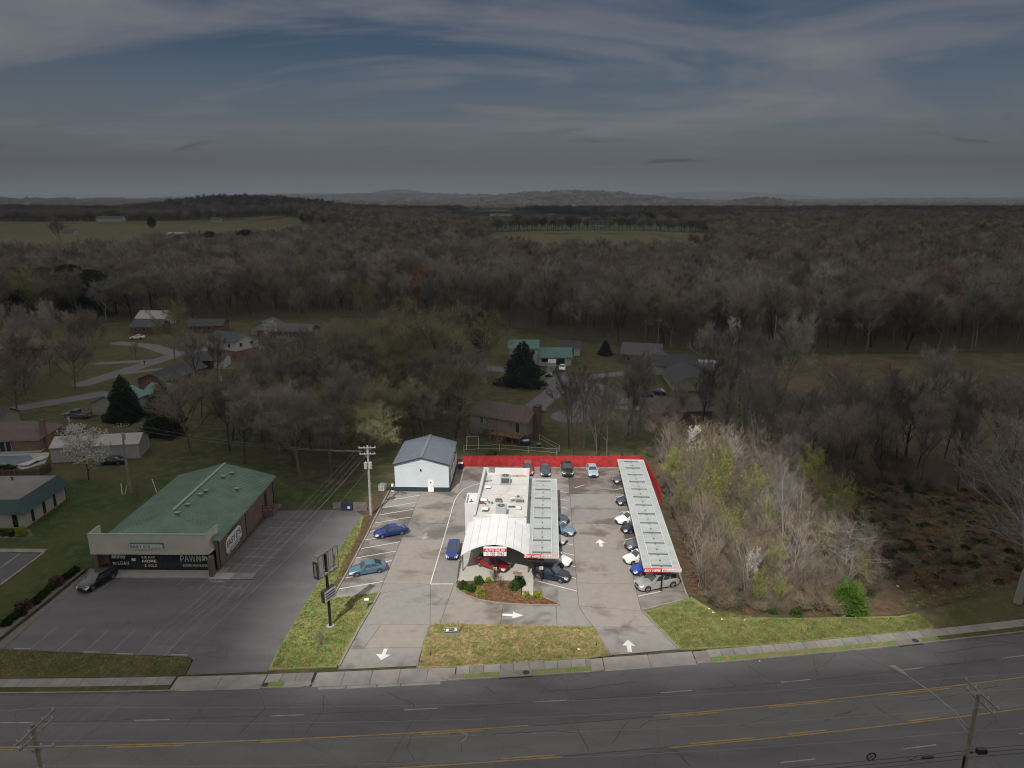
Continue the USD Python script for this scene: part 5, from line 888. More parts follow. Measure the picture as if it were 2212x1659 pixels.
C_('sedan', 'steel blue sedan with its long bonnet out of the left canopy', 'sedan', 'steel_blue', 6.75, 92.5, -30)
C_('sedan', 'dark grey sedan farthest back under the left canopy', 'sedan', 'slate', 6.1, 96.2, -30)
sx, sy = math.cos(math.radians(20)), math.sin(math.radians(20))
for nm, lab, kd, col, nx, ny in (('hatchback', 'grey hatchback at the far end of the right canopy', 'compact', 'grey', 16.95, 110.25), ('sedan', 'charcoal sedan alone between empty stalls under the right canopy', 'sedan', 'slate', 16.25, 101.75), ('sedan', 'white sedan with dark grille under the middle of the right canopy', 'sedan', 'white', 15.2, 95.1),
                              ('sedan', 'navy black sedan beside the white sedan under the right canopy', 'sedan', 'ink', 15.6, 92.3), ('crossover', 'grey crossover with pale bumper under the right canopy', 'suv', 'grey', 15.4, 87.2), ('sedan', 'white sedan third from the front of the right canopy', 'compact', 'white', 14.6, 83.5), ('hatchback', 'bright blue car next to the silver utility vehicle', 'compact', 'bright_blue', 15.1, 80.75)):
    L = KINDS[kd]['L']; C_(nm, lab, kd, col, nx + sx * L / 2, ny + sy * L / 2, -160)
C_('utility_vehicle', 'large silver utility vehicle at the road end of the right canopy', 'big_suv', 'silver', 17.7, 77.95, -161.5, cat='utility vehicle')
C_('utility_vehicle', 'dark red utility vehicle parked against the red fence behind the office', 'suv', 'dark_red', 2.75, 115.6, -90, cat='utility vehicle'); C_('sedan', 'slate grey sedan parked against the red fence', 'sedan', 'slate', 5.75, 115.2, -90.5); C_('pickup_truck', 'black pickup truck backed against the red fence', 'pickup', 'black', 9.5, 115.5, -90, cat='pickup truck'); C_('sedan', 'pale ice blue sedan at the right end of the red fence row', 'sedan', 'ice_blue', 13.85, 114.9, -90)
C_('utility_vehicle', 'black utility vehicle at the left front corner of the pawn shop', 'suv', 'black', -51.0, 78.5, -108, cat='utility vehicle', z=.02)
C_('jeep', 'dark utility vehicle hitched to the white trailer by the green roofed house', 'suv', 'black', 9.9, 185.2, -95, z=.02); C_('sedan', 'white sedan in the drive of the green roofed house', 'sedan', 'white', 13.9, 191.6, -95, z=.02); C_('sedan', 'silver sedan in the drive of the brick ranch house', 'sedan', 'silver', -72.6, 230.2, -150, z=.02); C_('sedan', 'white sedan in front of the dark blue roofed house far left', 'sedan', 'white', -126.5, 236, 190, z=.02)
C_('sedan', 'black sedan in the drive of the house with the cream gable', 'sedan', 'black', 31.5, 163.9, 160, z=.02); C_('hatchback', 'dark hatchback closer to the cream gable of the middle house', 'compact', 'ink', 35.2, 166.2, 150, z=.02)
C_('pickup_truck', 'grey flatbed pickup half hidden behind bare trees by the long pale shed', 'pickup', 'grey', -94.2, 147.2, 172, cat='pickup truck', z=.02); C_('old_car', 'dark old car parked beside the long pale shed', 'sedan', 'ink', -71.5, 119.4, 185, z=.0)
# ================================================================ HOUSES
mat('siding_cream', (0.27, 0.26, 0.225), .75, var=.05, scale=.5); mat('siding_white', (0.42, 0.42, 0.43), .7, var=.05, scale=.5); mat('siding_tan', (0.235, 0.205, 0.175), .8, var=.06, scale=.5); mat('siding_pale', (0.33, 0.32, 0.32), .75, var=.06, scale=.5); mat('roof_brown', (0.115, 0.088, 0.080), .85, var=.14, scale=1.5); mat('roof_dark', (0.040, 0.042, 0.048), .8, var=.2, scale=1.5); mat('roof_grey', (0.085, 0.080, 0.085), .85, var=.15, scale=1.5)
mat('roof_slate_blue', (0.045, 0.062, 0.082), .8, var=.15, scale=1.5); mat('roof_teal', (0.055, 0.155, 0.14), .5, var=.12, scale=.8); mat('roof_flat', (0.165, 0.155, 0.15), .9, var=.18, scale=.35); mat('mansard', (0.028, 0.062, 0.068), .6, var=.15, scale=1); mat('trim_white', (0.40, 0.40, 0.39), .6); mat('stucco', (0.33, 0.315, 0.29), .85, var=.06, scale=.6); mat('tarp_grey', (0.34, 0.33, 0.33), .7, var=.15, scale=1.2); mat('pool_cover', (0.10, 0.125, 0.155), .6, var=.3, scale=.8); mat('deck_wood', (0.22, 0.115, 0.062), .8, var=.25, scale=2); mat('stone', (0.13, 0.085, 0.07), .9, var=.35, scale=4); mat('tarp_blue', (0.10, 0.16, 0.22), .6)
def windows(t, ws, w, d, ridge_y=False):
    """ws: (side, along, z0, width, height): side f b l r"""
    for sd, a, z0, ww, hh in ws:
        o = .03
        if sd == 'f': bxs = lambda m, i, e: m.box(a - ww / 2 + i, a + ww / 2 - i, -o - e, .0, z0 + i, z0 + hh - i)
        elif sd == 'b': bxs = lambda m, i, e: m.box(a - ww / 2 + i, a + ww / 2 - i, d, d + o + e, z0 + i, z0 + hh - i)
        elif sd == 'l': bxs = lambda m, i, e: m.box(-o - e, 0, a - ww / 2 + i, a + ww / 2 - i, z0 + i, z0 + hh - i)
        else: bxs = lambda m, i, e: m.box(w, w + o + e, a - ww / 2 + i, a + ww / 2 - i, z0 + i, z0 + hh - i)
        p = part(t, 'door' if z0 < .4 and hh > 1.7 else 'window', bxs(MB(), 0, 0), 'trim_white'); part(p, 'pane', bxs(MB(), .08, .012), 'glass_dark')
def house(name, label, loc, rz, w, d, eave, ridge, wall, roof, ws=(), axis='x', over=.4, cat='house', base=None, chim=None, gable=None, hip=0.0, z=0.0):
    """a gabled (or hipped) house; x along the front, y to the back, ridge along axis"""
    t = thing(name, label, cat, (loc[0], loc[1], z), math.radians(rz))
    if axis == 'x': G = lambda a, b, zz: (a, b, zz); gw, gl = d, w
    else: G = lambda a, b, zz: (b, a, zz); gw, gl = w, d          # a runs along the ridge, b across it
    fl = axis != 'x'
    def mk(v, f): return MB().add([G(*p) for p in v], [tuple(q[::-1]) if fl else q for q in f])
    if base: part(t, 'foundation', MB().box(-.04, w + .04, -.04, d + .04, -.5, base[0]), base[1])
    z0 = base[0] if base else -.3
    pr = [(0, z0), (gw, z0), (gw, eave), (gw / 2, ridge if not hip else eave), (0, eave)]
    v = [(0, b, zz) for b, zz in pr] + [(gl, b, zz) for b, zz in pr]
    m = mk(v, [(0, 4, 3), (0, 3, 2), (0, 2, 1), (5, 6, 7), (5, 7, 8), (5, 8, 9)]); m2 = mk(v, [(0, 1, 6, 5), (2, 3, 8, 7), (3, 4, 9, 8), (4, 0, 5, 9), (1, 2, 7, 6)]); m.add(*m2.arrays())
    wp = part(t, 'wall', m, wall)
    if gable:
        for a, s in ((-.015, 1), (gl + .015, -1)): part(t, 'gable', mk([(a, .05, eave), (a, gw - .05, eave), (a, gw / 2, ridge - .06)], [(0, 2, 1)] if s > 0 else [(0, 1, 2)]), gable)
    sl = (ridge - eave) / (gw / 2); ze = eave - over * sl; th = .16
    A0, A1 = -over, gl + over; H0, H1 = A0 + hip, A1 - hip
    for s in (0, 1):
        b0 = -over if s == 0 else gw + over; c = gw / 2
        v = [(A0, b0, ze), (A1, b0, ze), (H1, c, ridge), (H0, c, ridge)]; v += [(a, b, q + th) for a, b, q in v]
        f = [(0, 1, 2, 3), (4, 7, 6, 5), (0, 4, 5, 1), (1, 5, 6, 2), (2, 6, 7, 3), (3, 7, 4, 0)]
        if s == 0: f = [q[::-1] for q in f]
        rp = part(t, 'roof', mk(v, f), roof)
        part(t, 'eave_trim', mk([(A0, b0 - .02 * (1 - 2 * s), ze - .04), (A1, b0 - .02 * (1 - 2 * s), ze - .04), (A1, b0 - .02 * (1 - 2 * s), ze + .13), (A0, b0 - .02 * (1 - 2 * s), ze + .13)], [(0, 1, 2, 3), (3, 2, 1, 0)]), 'trim_white')
        if not hip:
            for a in (A0 - .012, A1 + .012): part(t, 'rake_trim', mk([(a, b0, ze - .04), (a, b0, ze + .15), (a, c, ridge + .15), (a, c, ridge - .04)], [(0, 1, 2, 3), (3, 2, 1, 0)]), 'trim_white')
    if hip:
        for a, hh, s in ((A0, H0, 1), (A1, H1, -1)): part(t, 'roof', mk([(a, -over, ze + th), (a, gw + over, ze + th), (hh, gw / 2, ridge + th)], [(0, 2, 1)] if s > 0 else [(0, 1, 2)]), roof)
    if chim: part(t, 'chimney', MB().box(chim[0] - .4, chim[0] + .4, chim[1] - .35, chim[1] + .35, eave - .5, ridge + .8), 'brick_red')
    windows(t, ws, w, d)
    return t
W1 = lambda s, *xs, z=1.0, w=1.1, h=1.2: [(s, x, z, w, h) for x in xs]
# house with the timber deck behind the red fence
h1 = house('house', 'tan house with brown roof and timber deck just behind the red fence', (-7.9, 136.9), -28.5, 12.3, 7.6, 4.1, 5.9, 'siding_tan', 'roof_brown', [('f', 2.0, 2.2, .9, 1.5), ('f', 10.2, 1.55, 1.0, 2.1), ('r', 5.8, 2.2, .9, 1.2)], base=(1.3, 'stone'))
part(h1, 'chimney', MB().box(12.3, 13.3, 2.6, 4.3, -.3, 6.5), 'stone'); part(h1, 'chimney_cap', MB().box(12.2, 13.4, 2.5, 4.4, 6.5, 6.65), 'roof_dark'); part(h1, 'wreath', MB().tube([(8.6 + .32 * math.cos(a), -.05, 3.0 + .32 * math.sin(a)) for a in np.linspace(0, 2 * PI, 15)], .06, 6), 'iron')
for x in (3.4, 5.6): part(h1, 'siding_batten', MB().box(x - .04, x + .04, -.04, -.002, 1.32, 4.1), 'roof_brown')
for i in range(16): part(h1, 'deck_board', MB().box(5.4, 12.0, -2.6 + i * .162, -2.6 + i * .162 + .15, 1.38, 1.43), 'deck_wood')
for x in (5.5, 7.1, 8.9, 10.4, 11.9): part(h1, 'deck_post', MB().box(x - .07, x + .07, -2.62, -2.48, -.2, 2.3), 'deck_wood')
for a, b in (((5.5, -2.6, 2.3), (7.1, -2.6, 2.3)), ((8.9, -2.6, 2.3), (11.9, -2.6, 2.3)), ((5.45, -2.6, 2.3), (5.45, -.1, 2.3)), ((11.95, -2.6, 2.3), (11.95, -.1, 2.3)), ((5.5, -2.6, 1.85), (7.1, -2.6, 1.85)), ((8.9, -2.6, 1.85), (11.9, -2.6, 1.85)), ((7.2, -2.7, 2.2), (7.2, -4.6, .9)), ((8.8, -2.7, 2.2), (8.8, -4.6, .9))): part(h1, 'deck_rail', MB().bar(a, b, .07), 'deck_wood')
for k in range(6): part(h1, 'deck_step', MB().box(7.2, 8.8, -2.95 - .32 * k, -2.67 - .32 * k, 1.15 - .22 * k, 1.2 - .22 * k), 'deck_wood')
# green roofed white house
h2 = house('house', 'white house with green metal roof, low wing nearest the cars', (7.5, 196.5), -1, 9.3, 7.5, 2.5, 4.4, 'siding_white', 'roof_teal', W1('f', 1.8, w=2.0, h=1.1) + [('f', 6.2, .1, 2.6, 2.1)], gable='siding_white'); house('house', 'two-storey white end of the green roofed house behind a dark evergreen', (-.8, 197.5), -1, 8.2, 8, 4.8, 6.4, 'siding_white', 'roof_teal', W1('f', 1.5, 4.3, 6.8, z=3.0) + W1('f', 3, 6), gable='siding_white')
house('garage', 'small white garage with black roof behind the green roofed house', (14.5, 210), -4, 6, 6, 2.6, 3.9, 'siding_white', 'roof_dark', [('f', 3, .1, 2.4, 2.1)], cat='garage')
tr = thing('box_trailer', 'white enclosed box trailer in the drive of the green roofed house', 'trailer', (11.0, 190.6, .02), math.radians(-95)); part(tr, 'box', MB().box(-2.4, 2.4, -1.1, 1.1, .5, 2.7), 'siding_white'); part(tr, 'trim', MB().box(-2.42, 2.42, -1.12, 1.12, .42, .5), 'iron'); part(tr, 'drawbar', MB().bar((2.4, .6, .5), (3.6, 0, .5), .1).bar((2.4, -.6, .5), (3.6, 0, .5), .1), 'iron')
for s in (-1, 1):
    for x in (-.5, .4): part(tr, 'wheel', MB().disc((x, s * 1.02, .33), (0, 1, 0), .33, .2, 16), 'tyre')
# cross-gabled grey house, dark roofed house and the cream gable house to the right
h3 = house('house', 'grey roofed brick house with cross gable at the edge of the woods', (31.4, 199.5), -14, 11.0, 9.0, 2.9, 5.2, 'brick_brown', 'roof_grey', W1('f', 2, 5, 8.5)); house('house_wing', 'front gable wing of the grey roofed brick house', (36.4, 191.6), -14, 5.8, 8.0, 2.9, 4.6, 'siding_pale', 'roof_grey', W1('f', 1.7, 4.0, w=.9, h=1.5), axis='y', cat='house')
house('house', 'long pale house with black roof behind the cream gable house', (38.6, 185.4), 3.5, 11.5, 8.0, 2.7, 4.4, 'siding_pale', 'roof_dark', W1('f', 2.5, 8) + W1('l', 4))
h5 = house('house', 'cream house whose broad gable end faces the car lot', (39.6, 167.9), -1.5, 9.2, 14.5, 2.2, 4.2, 'siding_cream', 'roof_dark', W1('l', 3, 8, 11), axis='y', gable='siding_cream'); part(h5, 'foundation_band', MB().box(.0, 9.2, -.06, -.01, -.2, .45), 'brick_orange')
house('house', 'low brick house with dark roof, half hidden below the cream gable', (29.3, 143.0), 3, 13, 8.5, 2.7, 4.3, 'brick_orange', 'roof_grey', W1('f', 2.5, 6) + W1('l', 4))
cv = thing('camper', 'camper under a pale crumpled cover beside the black roofed house', 'camper', (54.3, 189, 0), math.radians(-8)); q = trimesh.creation.box((8.0, 3.0, 3.0)); 
for _ in range(4): q = q.subdivide()
vv = np.array(q.vertices); rr_ = np.abs(vv / (4.0, 1.5, 1.5)).max(1, keepdims=True); vv = vv * (1 - .10 * (np.abs(vv[:, 1:2] / 1.5) ** 4 * np.abs(vv[:, 2:] / 1.5) ** 4)) + (meshkit.fbm(vv * 1.4, 3, 5)[:, None] - .5) * .35; vv[:, 2] += 1.65; part(cv, 'cover', (vv, np.array(q.faces)), 'tarp_grey', smooth=True); part(cv, 'tie_strap', MB().box(-4.05, 4.05, -1.7, -1.62, .9, .97), 'iron'); part(cv, 'wheel', MB().disc((-.5, -1.5, .3), (0, 1, 0), .32, .2, 14), 'tyre'); part(cv, 'wheel', MB().disc((.5, -1.5, .3), (0, 1, 0), .32, .2, 14), 'tyre')
# left side
h8 = house('house', 'two-storey white and brick house with slate roof left of the lawn', (-91.5, 209.5), -29, 12.2, 8.5, 5.2, 6.9, 'siding_white', 'roof_slate_blue', W1('r', 2, 6, z=3.6) + W1('r', 4, 7, z=.9) + W1('f', 9.6, z=3.4), axis='x', gable='siding_white'); part(h8, 'brick_base', MB().box(-.05, 12.25, -.05, 8.55, -.3, 2.6), 'brick_orange')
cp = house('carport', 'white open carport with black roof in front of the two-storey house', (-88.9, 192.6), 2, 8.5, 6, 2.5, 3.6, 'siding_white', 'roof_dark', [], cat='carport'); part(cp, 'opening', MB().box(2.8, 6.0, -.03, -.005, 0, 2.2), 'black_steel')
h9 = house('house', 'long brick ranch house with dark roof and white garage door', (-86.8, 238.5), -9, 19, 8, 2.6, 4.4, 'brick_red', 'roof_grey', W1('f', 6.2, 8.4, 10.4) + [('f', 14.2, .1, 2.6, 2.1)] + W1('r', 4)); part(h9, 'porch_rail', MB().box(7.6, 12.5, -1.3, -1.22, .3, .9), 'trim_white'); 
for k in range(11): part(h9, 'baluster', MB().box(7.65 + .48 * k, 7.71 + .48 * k, -1.3, -1.23, -.1, .3), 'trim_white')
house('house_wing', 'cream front gable wing at the left of the brick ranch house', (-90.5, 243), -9, 8, 9, 2.6, 4.8, 'siding_cream', 'roof_grey', [], axis='y', cat='house')
house('house', 'dark roofed low house behind the pale green tree', (-115, 247), 4, 12.5, 8, 2.6, 4.2, 'brick_red', 'roof_dark', W1('f', 2, 5, 8))
h11 = house('house', 'brick ranch house with black roof and white trim below the street', (-92.6, 170.4), -12, 7.8, 16, 2.7, 4.4, 'brick_red', 'roof_dark', W1('r', 2, 4, z=1.1, w=.7) + [('r', 9, .9, 1.2, 1.6)] + W1('f', 3.2, z=1.2), axis='y', gable='brick_red')
h12 = house('house', 'teal roofed house with plain cream gable behind the two dark evergreens', (-92.0, 149.2), -9, 7.4, 8.5, 2.8, 4.5, 'siding_cream', 'roof_teal', W1('r', 3), axis='y', gable='siding_cream'); house('house_wing', 'right wing of the teal roofed house behind the evergreens', (-84.4, 156.5), -9, 7.0, 7.5, 2.8, 4.3, 'siding_cream', 'roof_teal', W1('f', 2, 4), cat='house')
house('house', 'dark blue roofed brick house beyond the street on the far left', (-133.5, 245), -2, 10.5, 8, 2.6, 4.3, 'brick_red', 'roof_slate_blue', W1('f', 2, 5, 8)); house('house', 'pale grey roofed house peeping over the dark blue roof', (-140, 262), -4, 11, 8, 2.8, 5.0, 'siding_white', 'tarp_grey', W1('f', 2, 6))
h14 = house('house', 'orange brick house with brown hipped roof and white French doors', (-101, 124.6), 6, 12.6, 8.5, 2.5, 4.6, 'brick_orange', 'roof_brown', [('f', 6.0, .05, 1.0, 2.1), ('f', 7.1, .05, 1.0, 2.1)] + W1('f', 3), hip=3.4)
part(h14, 'chimney', MB().box(12.2, 13.0, 1.6, 2.4, 0, 5.6), 'brick_orange'); house('house', 'dark roofed house at the far left edge behind the brick house', (-114, 133), 10, 12, 8, 2.8, 4.6, 'siding_tan', 'roof_dark', W1('f', 3, 8))
ls = house('long_shed', 'long pale metal shed behind the white blossom tree', (-82.6, 119.9), 9.5, 14.8, 5.6, 2.7, 3.9, 'siding_pale', 'tarp_grey', [], over=.15, cat='shed')
for k in range(15): part(ls, 'roof_rib', MB().add([(k * 1.03 + .1, -.15, 2.77), (k * 1.03 + .16, -.15, 2.77), (k * 1.03 + .16, 2.8, 4.09), (k * 1.03 + .1, 2.8, 4.09)], [(0, 1, 2, 3)]), 'siding_pale')
house('hidden_house', 'pale gabled house glimpsed through the big greenish tree', (-15.5, 176), 6, 9, 8, 2.8, 4.8, 'siding_pale', 'roof_grey', W1('r', 3), axis='x')
bs = thing('barrel_shed', 'small dark shed with rounded roof beside the lawn path', 'shed', (-62.2, 203.4, 0), math.radians(-8)); aa = np.linspace(0, PI, 11); pr = [(1.7 - 1.75 * math.cos(a), 1.1 + 1.5 * math.sin(a)) for a in aa]; v = [(x, 0, z) for x, z in pr] + [(x, 4.2, z) for x, z in pr]
part(bs, 'roof', MB().add(v, [(i, i + 1, i + 12, i + 11) for i in range(10)]), 'roof_grey'); part(bs, 'front', MB().add([(x, .02, z) for x, z in pr] + [(3.4, .02, 0), (0, .02, 0)], [(12, i, i + 1) for i in range(11)]), 'siding_tan'); part(bs, 'wall', MB().box(.02, .1, .1, 4.1, 0, 1.1).box(3.3, 3.38, .1, 4.1, 0, 1.1), 'siding_pale')
# office block with mansard roof at the left edge
ob = thing('office_block', 'low pale office block with dark green mansard roof at the left edge', 'building', (-69.9, 93.6, 0), math.radians(1.5))
part(ob, 'wall', MB().box(-20, -.0, .0, .3, 0, 2.6).box(-.3, 0, .3, 10.2, 0, 2.6), 'stucco'); part(ob, 'plinth', MB().box(-20, .05, -.05, -.002, 0, .2).box(.002, .05, 0, 10.2, 0, .2), 'brick_orange'); part(ob, 'roof', MB().box(-20, -.9, .9, 10.2, 3.95, 4.1), 'roof_flat')
part(ob, 'mansard', MB().add([(-20, -.6, 2.5), (.6, -.6, 2.5), (-.7, .7, 4.25), (-20, .7, 4.25)], [(0, 1, 2, 3)]).add([(.6, -.6, 2.5), (.6, 10.6, 2.5), (-.7, 10.2, 4.25), (-.7, .7, 4.25)], [(0, 1, 2, 3)]).add([(-20, .7, 4.25), (-.7, .7, 4.25), (-.9, .9, 4.1), (-20, .9, 4.1)], [(0, 1, 2, 3)]).add([(-.7, .7, 4.25), (-.7, 10.2, 4.25), (-.9, 10.2, 4.1), (-.9, .9, 4.1)], [(0, 1, 2, 3)]), 'mansard')
for k in range(26): part(ob, 'mansard_rib', MB().bar((.61 - .0, -.4 + .42 * k, 2.52), (-.69, .75 + .37 * k, 4.27), .035), 'mansard')
for k in range(20): part(ob, 'mansard_rib', MB().bar((.3 - .55 * k, -.62, 2.52), (-.9 - .55 * k, .69, 4.27), .035), 'mansard')
part(ob, 'soffit', MB().box(-20, .58, -.58, .0, 2.49, 2.52).box(.003, .58, .003, 10.5, 2.49, 2.52), 'iron')
for y in (1.9, 4.6, 7.2): part(ob, 'window', MB().box(.004, .05, y - .3, y + .3, .3, 2.45), 'glass_dark')
for x in (-1.3, -4.2, -7): part(ob, 'window', MB().box(x - .35, x + .35, -.05, -.004, .3, 2.45), 'glass_dark')
part(ob, 'roof_vent', MB().cyl((-6.6, 8.4), .12, 4.1, 4.5, 8).cyl((-6.6, 8.4), .2, 4.5, 4.6, 8), 'iron'); part(ob, 'wall_lamp', MB().box(.05, .2, 5.8, 6.0, 2.1, 2.3), 'iron'); part(ob, 'downpipe', MB().box(.01, .09, 10.0, 10.1, 0, 2.5), 'iron')
# far farmhouses and barns on the pasture
for nm, lab, x, y, rz, w, d, e, r, wl, rf, c in (('farmhouse', 'long white farmhouse at the top of the left pasture', -725, 1270, 4, 44, 14, 5, 9, 'siding_white', 'roof_grey', 'house'), ('farmhouse', 'small white house at the edge of the wooded hill', -500, 1210, 8, 15, 10, 4, 7, 'siding_white', 'roof_grey', 'house'), ('farmhouse', 'grey gabled house in the middle of the left pasture', -560, 905, -6, 14, 10, 3.4, 6.5, 'siding_pale', 'roof_grey', 'house'),
                  ('farm_shed', 'long low white shed on the left pasture', -418, 880, 2, 26, 9, 3, 4.6, 'siding_white', 'tarp_grey', 'shed'), ('farmhouse', 'white house with pointed roof far left on the pasture', -880, 1080, 3, 16, 10, 4, 8, 'siding_white', 'roof_grey', 'house'), ('barn', 'pale barn standing in front of the far green field', 128, 1190, 0, 28, 14, 5, 9, 'siding_white', 'tarp_grey', 'barn'),
                  ('long_building', 'long building with pale red roof among the trees at mid distance', -208, 655, 2, 34, 10, 3.2, 4.8, 'siding_pale', 'roof_brown', 'building'), ('farmhouse', 'tiny white house below the far ridge', 105, 2050, 0, 18, 12, 5, 9, 'siding_white', 'roof_grey', 'house'), ('town_block', 'pale cluster building at the edge of the far green field', -60, 1980, 0, 60, 14, 4, 6, 'siding_white', 'tarp_grey', 'building')):
    house(nm, lab, (x, y), rz, w, d, e, r, wl, rf, W1('f', *(np.linspace(2, w - 2, 5)), z=1.2, w=1.4, h=1.6), cat=c, z=float(terrain(x + w / 2, y + d / 2)) + .1)
# ================================================================ POLES, WIRES, SIGNS AND YARD THINGS
mat('pole_wood', (0.20, 0.19, 0.165), .85, var=.25, scale=1.5); mat('pole_grey', (0.30, 0.31, 0.28), .85, var=.2, scale=1.5); mat('wire', (0.24, 0.24, 0.25), .5); mat('wire_dark', (0.012, 0.012, 0.013), .5); mat('steel_grey', (0.33, 0.34, 0.34), .45, metal=.5); mat('insulator', (0.40, 0.38, 0.36), .4); mat('timber', (0.075, 0.062, 0.052), .9, var=.3, scale=3); mat('navy_plastic', (0.02, 0.03, 0.09), .5); mat('tank_white', (0.62, 0.64, 0.64), .5); mat('litter_white', (0.75, 0.75, 0.73), .6); mat('litter_blue', (0.12, 0.34, 0.50), .6); mat('sign_frame', (0.10, 0.085, 0.075), .6, var=.3, scale=2); mat('trampoline_blue', (0.10, 0.14, 0.20), .6)
def pole(name, label, x, y, h, r, arms, extra=None, m_='pole_wood', lean=(0, 0)):
    t = thing(name, label, 'utility pole', (x, y, 0)); part(t, 'pole', MB().tube([(0, 0, -.3), (lean[0] * .5, lean[1] * .5, h * .5), (lean[0], lean[1], h)], [r, r * .8, r * .62], 10), m_, smooth=40)
    for z, d, L, w in arms:
        d = np.array([*d, 0.0]) / np.linalg.norm(d); o = np.array([lean[0] * z / h, lean[1] * z / h, z]) + np.cross(d, (0, 0, 1)) * (r + .05)
        a = part(t, 'crossarm', MB().bar(o - d * L / 2, o + d * L / 2, .11, .13), w)
        for s in (-.46, -.18, .18, .46): part(a, 'insulator', MB().cyl((o + d * L * s)[:2], .06, o[2] + .07, o[2] + .27, 8, .04), 'insulator')
        for s in (-1, 1): part(t, 'brace', MB().bar(o + d * L * .22 * s, (lean[0] * z / h, lean[1] * z / h, z - .75), .035), 'steel_grey')
    if extra: extra(t)
    return t
def transformers(t):
    for x, y in ((-.34, -.25), (.34, -.22)):
        c = part(t, 'transformer', MB().cyl((x, y), .26, 7.6, 8.55, 14), 'pole_grey'); part(c, 'bushing', MB().cyl((x, y), .05, 8.55, 8.8, 8), 'insulator')
    for z in (1.2, 3.4, 5.2): part(t, 'step_bolt', MB().bar((.1, 0, z), (.42, 0, z), .04), 'steel_grey')
pole('utility_pole', 'grey utility pole with two transformers beside the metal garage', -21.1, 98.0, 11.1, .23, [(10.85, (1, .05), 2.5, 'pole_grey'), (9.9, (1, .05), 2.3, 'pole_grey')], transformers, 'pole_grey')
pole('utility_pole', 'utility pole with one crossarm on the grass behind the pawn shop', -61.5, 106.5, 11.7, .20, [(11.3, (.8, .5), 2.3, 'pole_wood')], lambda t: (part(t, 'transformer', MB().cyl((.28, -.2), .25, 9.2, 10.1, 12), 'steel_grey'), part(t, 'conduit', MB().bx((-.16, -.1, 4.2), (.07, .07, 8.4)), 'steel_grey')))
pole('utility_pole', 'thin dark utility pole on the lawn by the barrel shed', -61.1, 198.8, 8.5, .14, [], None, 'timber'); pole('utility_pole', 'dark pole with a white transformer below the lawn, by the orange tree', -64.3, 153, 8.0, .15, [], lambda t: part(t, 'transformer', MB().cyl((-.3, -.1), .27, 6.6, 7.8, 12), 'tank_white'), 'timber')
pole('utility_pole', 'bare wooden pole standing behind the grey cross gable house', 44.2, 211.4, 11, .13, [(10.4, (1, 0), 1.6, 'pole_wood')]); pole('utility_pole', 'slim pole at the left front of the woods by the meadow', 79.7, 212.3, 12, .14, [], None, 'pole_grey')
def junction(t):
    for z, L, dy in ((9.0, 2.7, -.3), (8.98, 2.6, .3)): pass
    part(t, 'cable_riser', MB().bx((-.2, -.08, 4.3), (.10, .1, 8.6)), 'wire_dark')
left = pole('road_pole', 'wooden road pole with angled and straight crossarms at the lower left', -32.4, 40.6, 11.6, .19, [(11.45, (.12, 1), 3.4, 'pole_wood'), (10.9, (.12, 1), 3.0, 'pole_wood'), (10.0, (1, .06), 2.7, 'pole_grey')], lambda t: (part(t, 'pole_band', MB().cyl((0, 0), .22, 8.0, 8.15, 12), 'steel_grey'), part(t, 'guy_wire', MB().bar((0, 0, 10.0), (-2.8, -3.5, 3.0), .02), 'wire')))
right = pole('road_pole', 'wooden road pole carrying the street lamp at the lower right', 33.4, 43.6, 11.7, .20, [(11.6, (-.1, 1), 3.4, 'pole_wood'), (11.0, (-.1, 1), 2.8, 'pole_wood')], lambda t: (part(t, 'cable_riser', MB().bx((-.22, -.1, 3.2), (.12, .1, 6.4)), 'wire_dark'), part(t, 'terminal_box', MB().bx((1.1, .1, 6.7), (.7, .3, .4)), 'black_plastic'), part(t, 'cable_clamp', MB().bx((.2, 0, 6.7), (.5, .1, .1)), 'black_plastic')))
sl_ = thing('street_lamp', 'grey street lamp on a long arm reaching over the road', 'street lamp', (33.4, 43.6, 0)); part(sl_, 'arm', MB().tube([(-.15, .1, 8.7), (-.9, .8, 9.5), (-2.0, 2.1, 10.2), (-3.2, 3.6, 10.6)], [.05, .05, .045, .04], 8), 'steel_grey', smooth=40); part(sl_, 'brace', MB().bar((-.15, .1, 8.3), (-1.6, 1.6, 9.9), .05), 'steel_grey'); part(sl_, 'lamp_head', MB().tube([(-3.1, 3.5, 10.58), (-3.4, 3.85, 10.66), (-3.75, 4.25, 10.66), (-3.95, 4.5, 10.6)], [.06, .2, .24, .08], 10), 'pole_grey', smooth=60)
def span(name, label, a, b, sag, r=.011, m_='wire', group=None, n=14):
    a, b = np.array(a, float), np.array(b, float); t = np.linspace(0, 1, n); p = a + (b - a) * t[:, None]; p[:, 2] -= sag * 4 * t * (1 - t)
    solo(name, MB().tube(p, r, 4), m_, label, 'wire', group)
def arm_pt(px_, py_, z, d, L, s): d = np.array(d, float) / np.linalg.norm(d); return (px_ + d[0] * L * s, py_ + d[1] * L * s, z + .28)
for k, s in enumerate((.46, 0.0, -.46)):
    a, b = arm_pt(-32.4, 40.6, 11.45, (.12, 1), 3.4, s), arm_pt(33.4, 43.6, 11.6, (-.1, 1), 3.4, s); lab = ('road wire strung nearest the far kerb between the two road poles', 'middle road wire between the two road poles', 'road wire nearest the camera of the upper three')[k]
    span('power_line', lab, a, b, .9); span('power_line', 'power line leaving the left road pole towards the left edge', a, (a[0] - 60, a[1] - 3.5, a[2]), .8, group='power lines beyond the left road pole'); span('power_line', 'power line leaving the right road pole towards the right edge', b, (b[0] + 60, b[1] + 9, b[2]), .8, group='power lines beyond the right road pole')
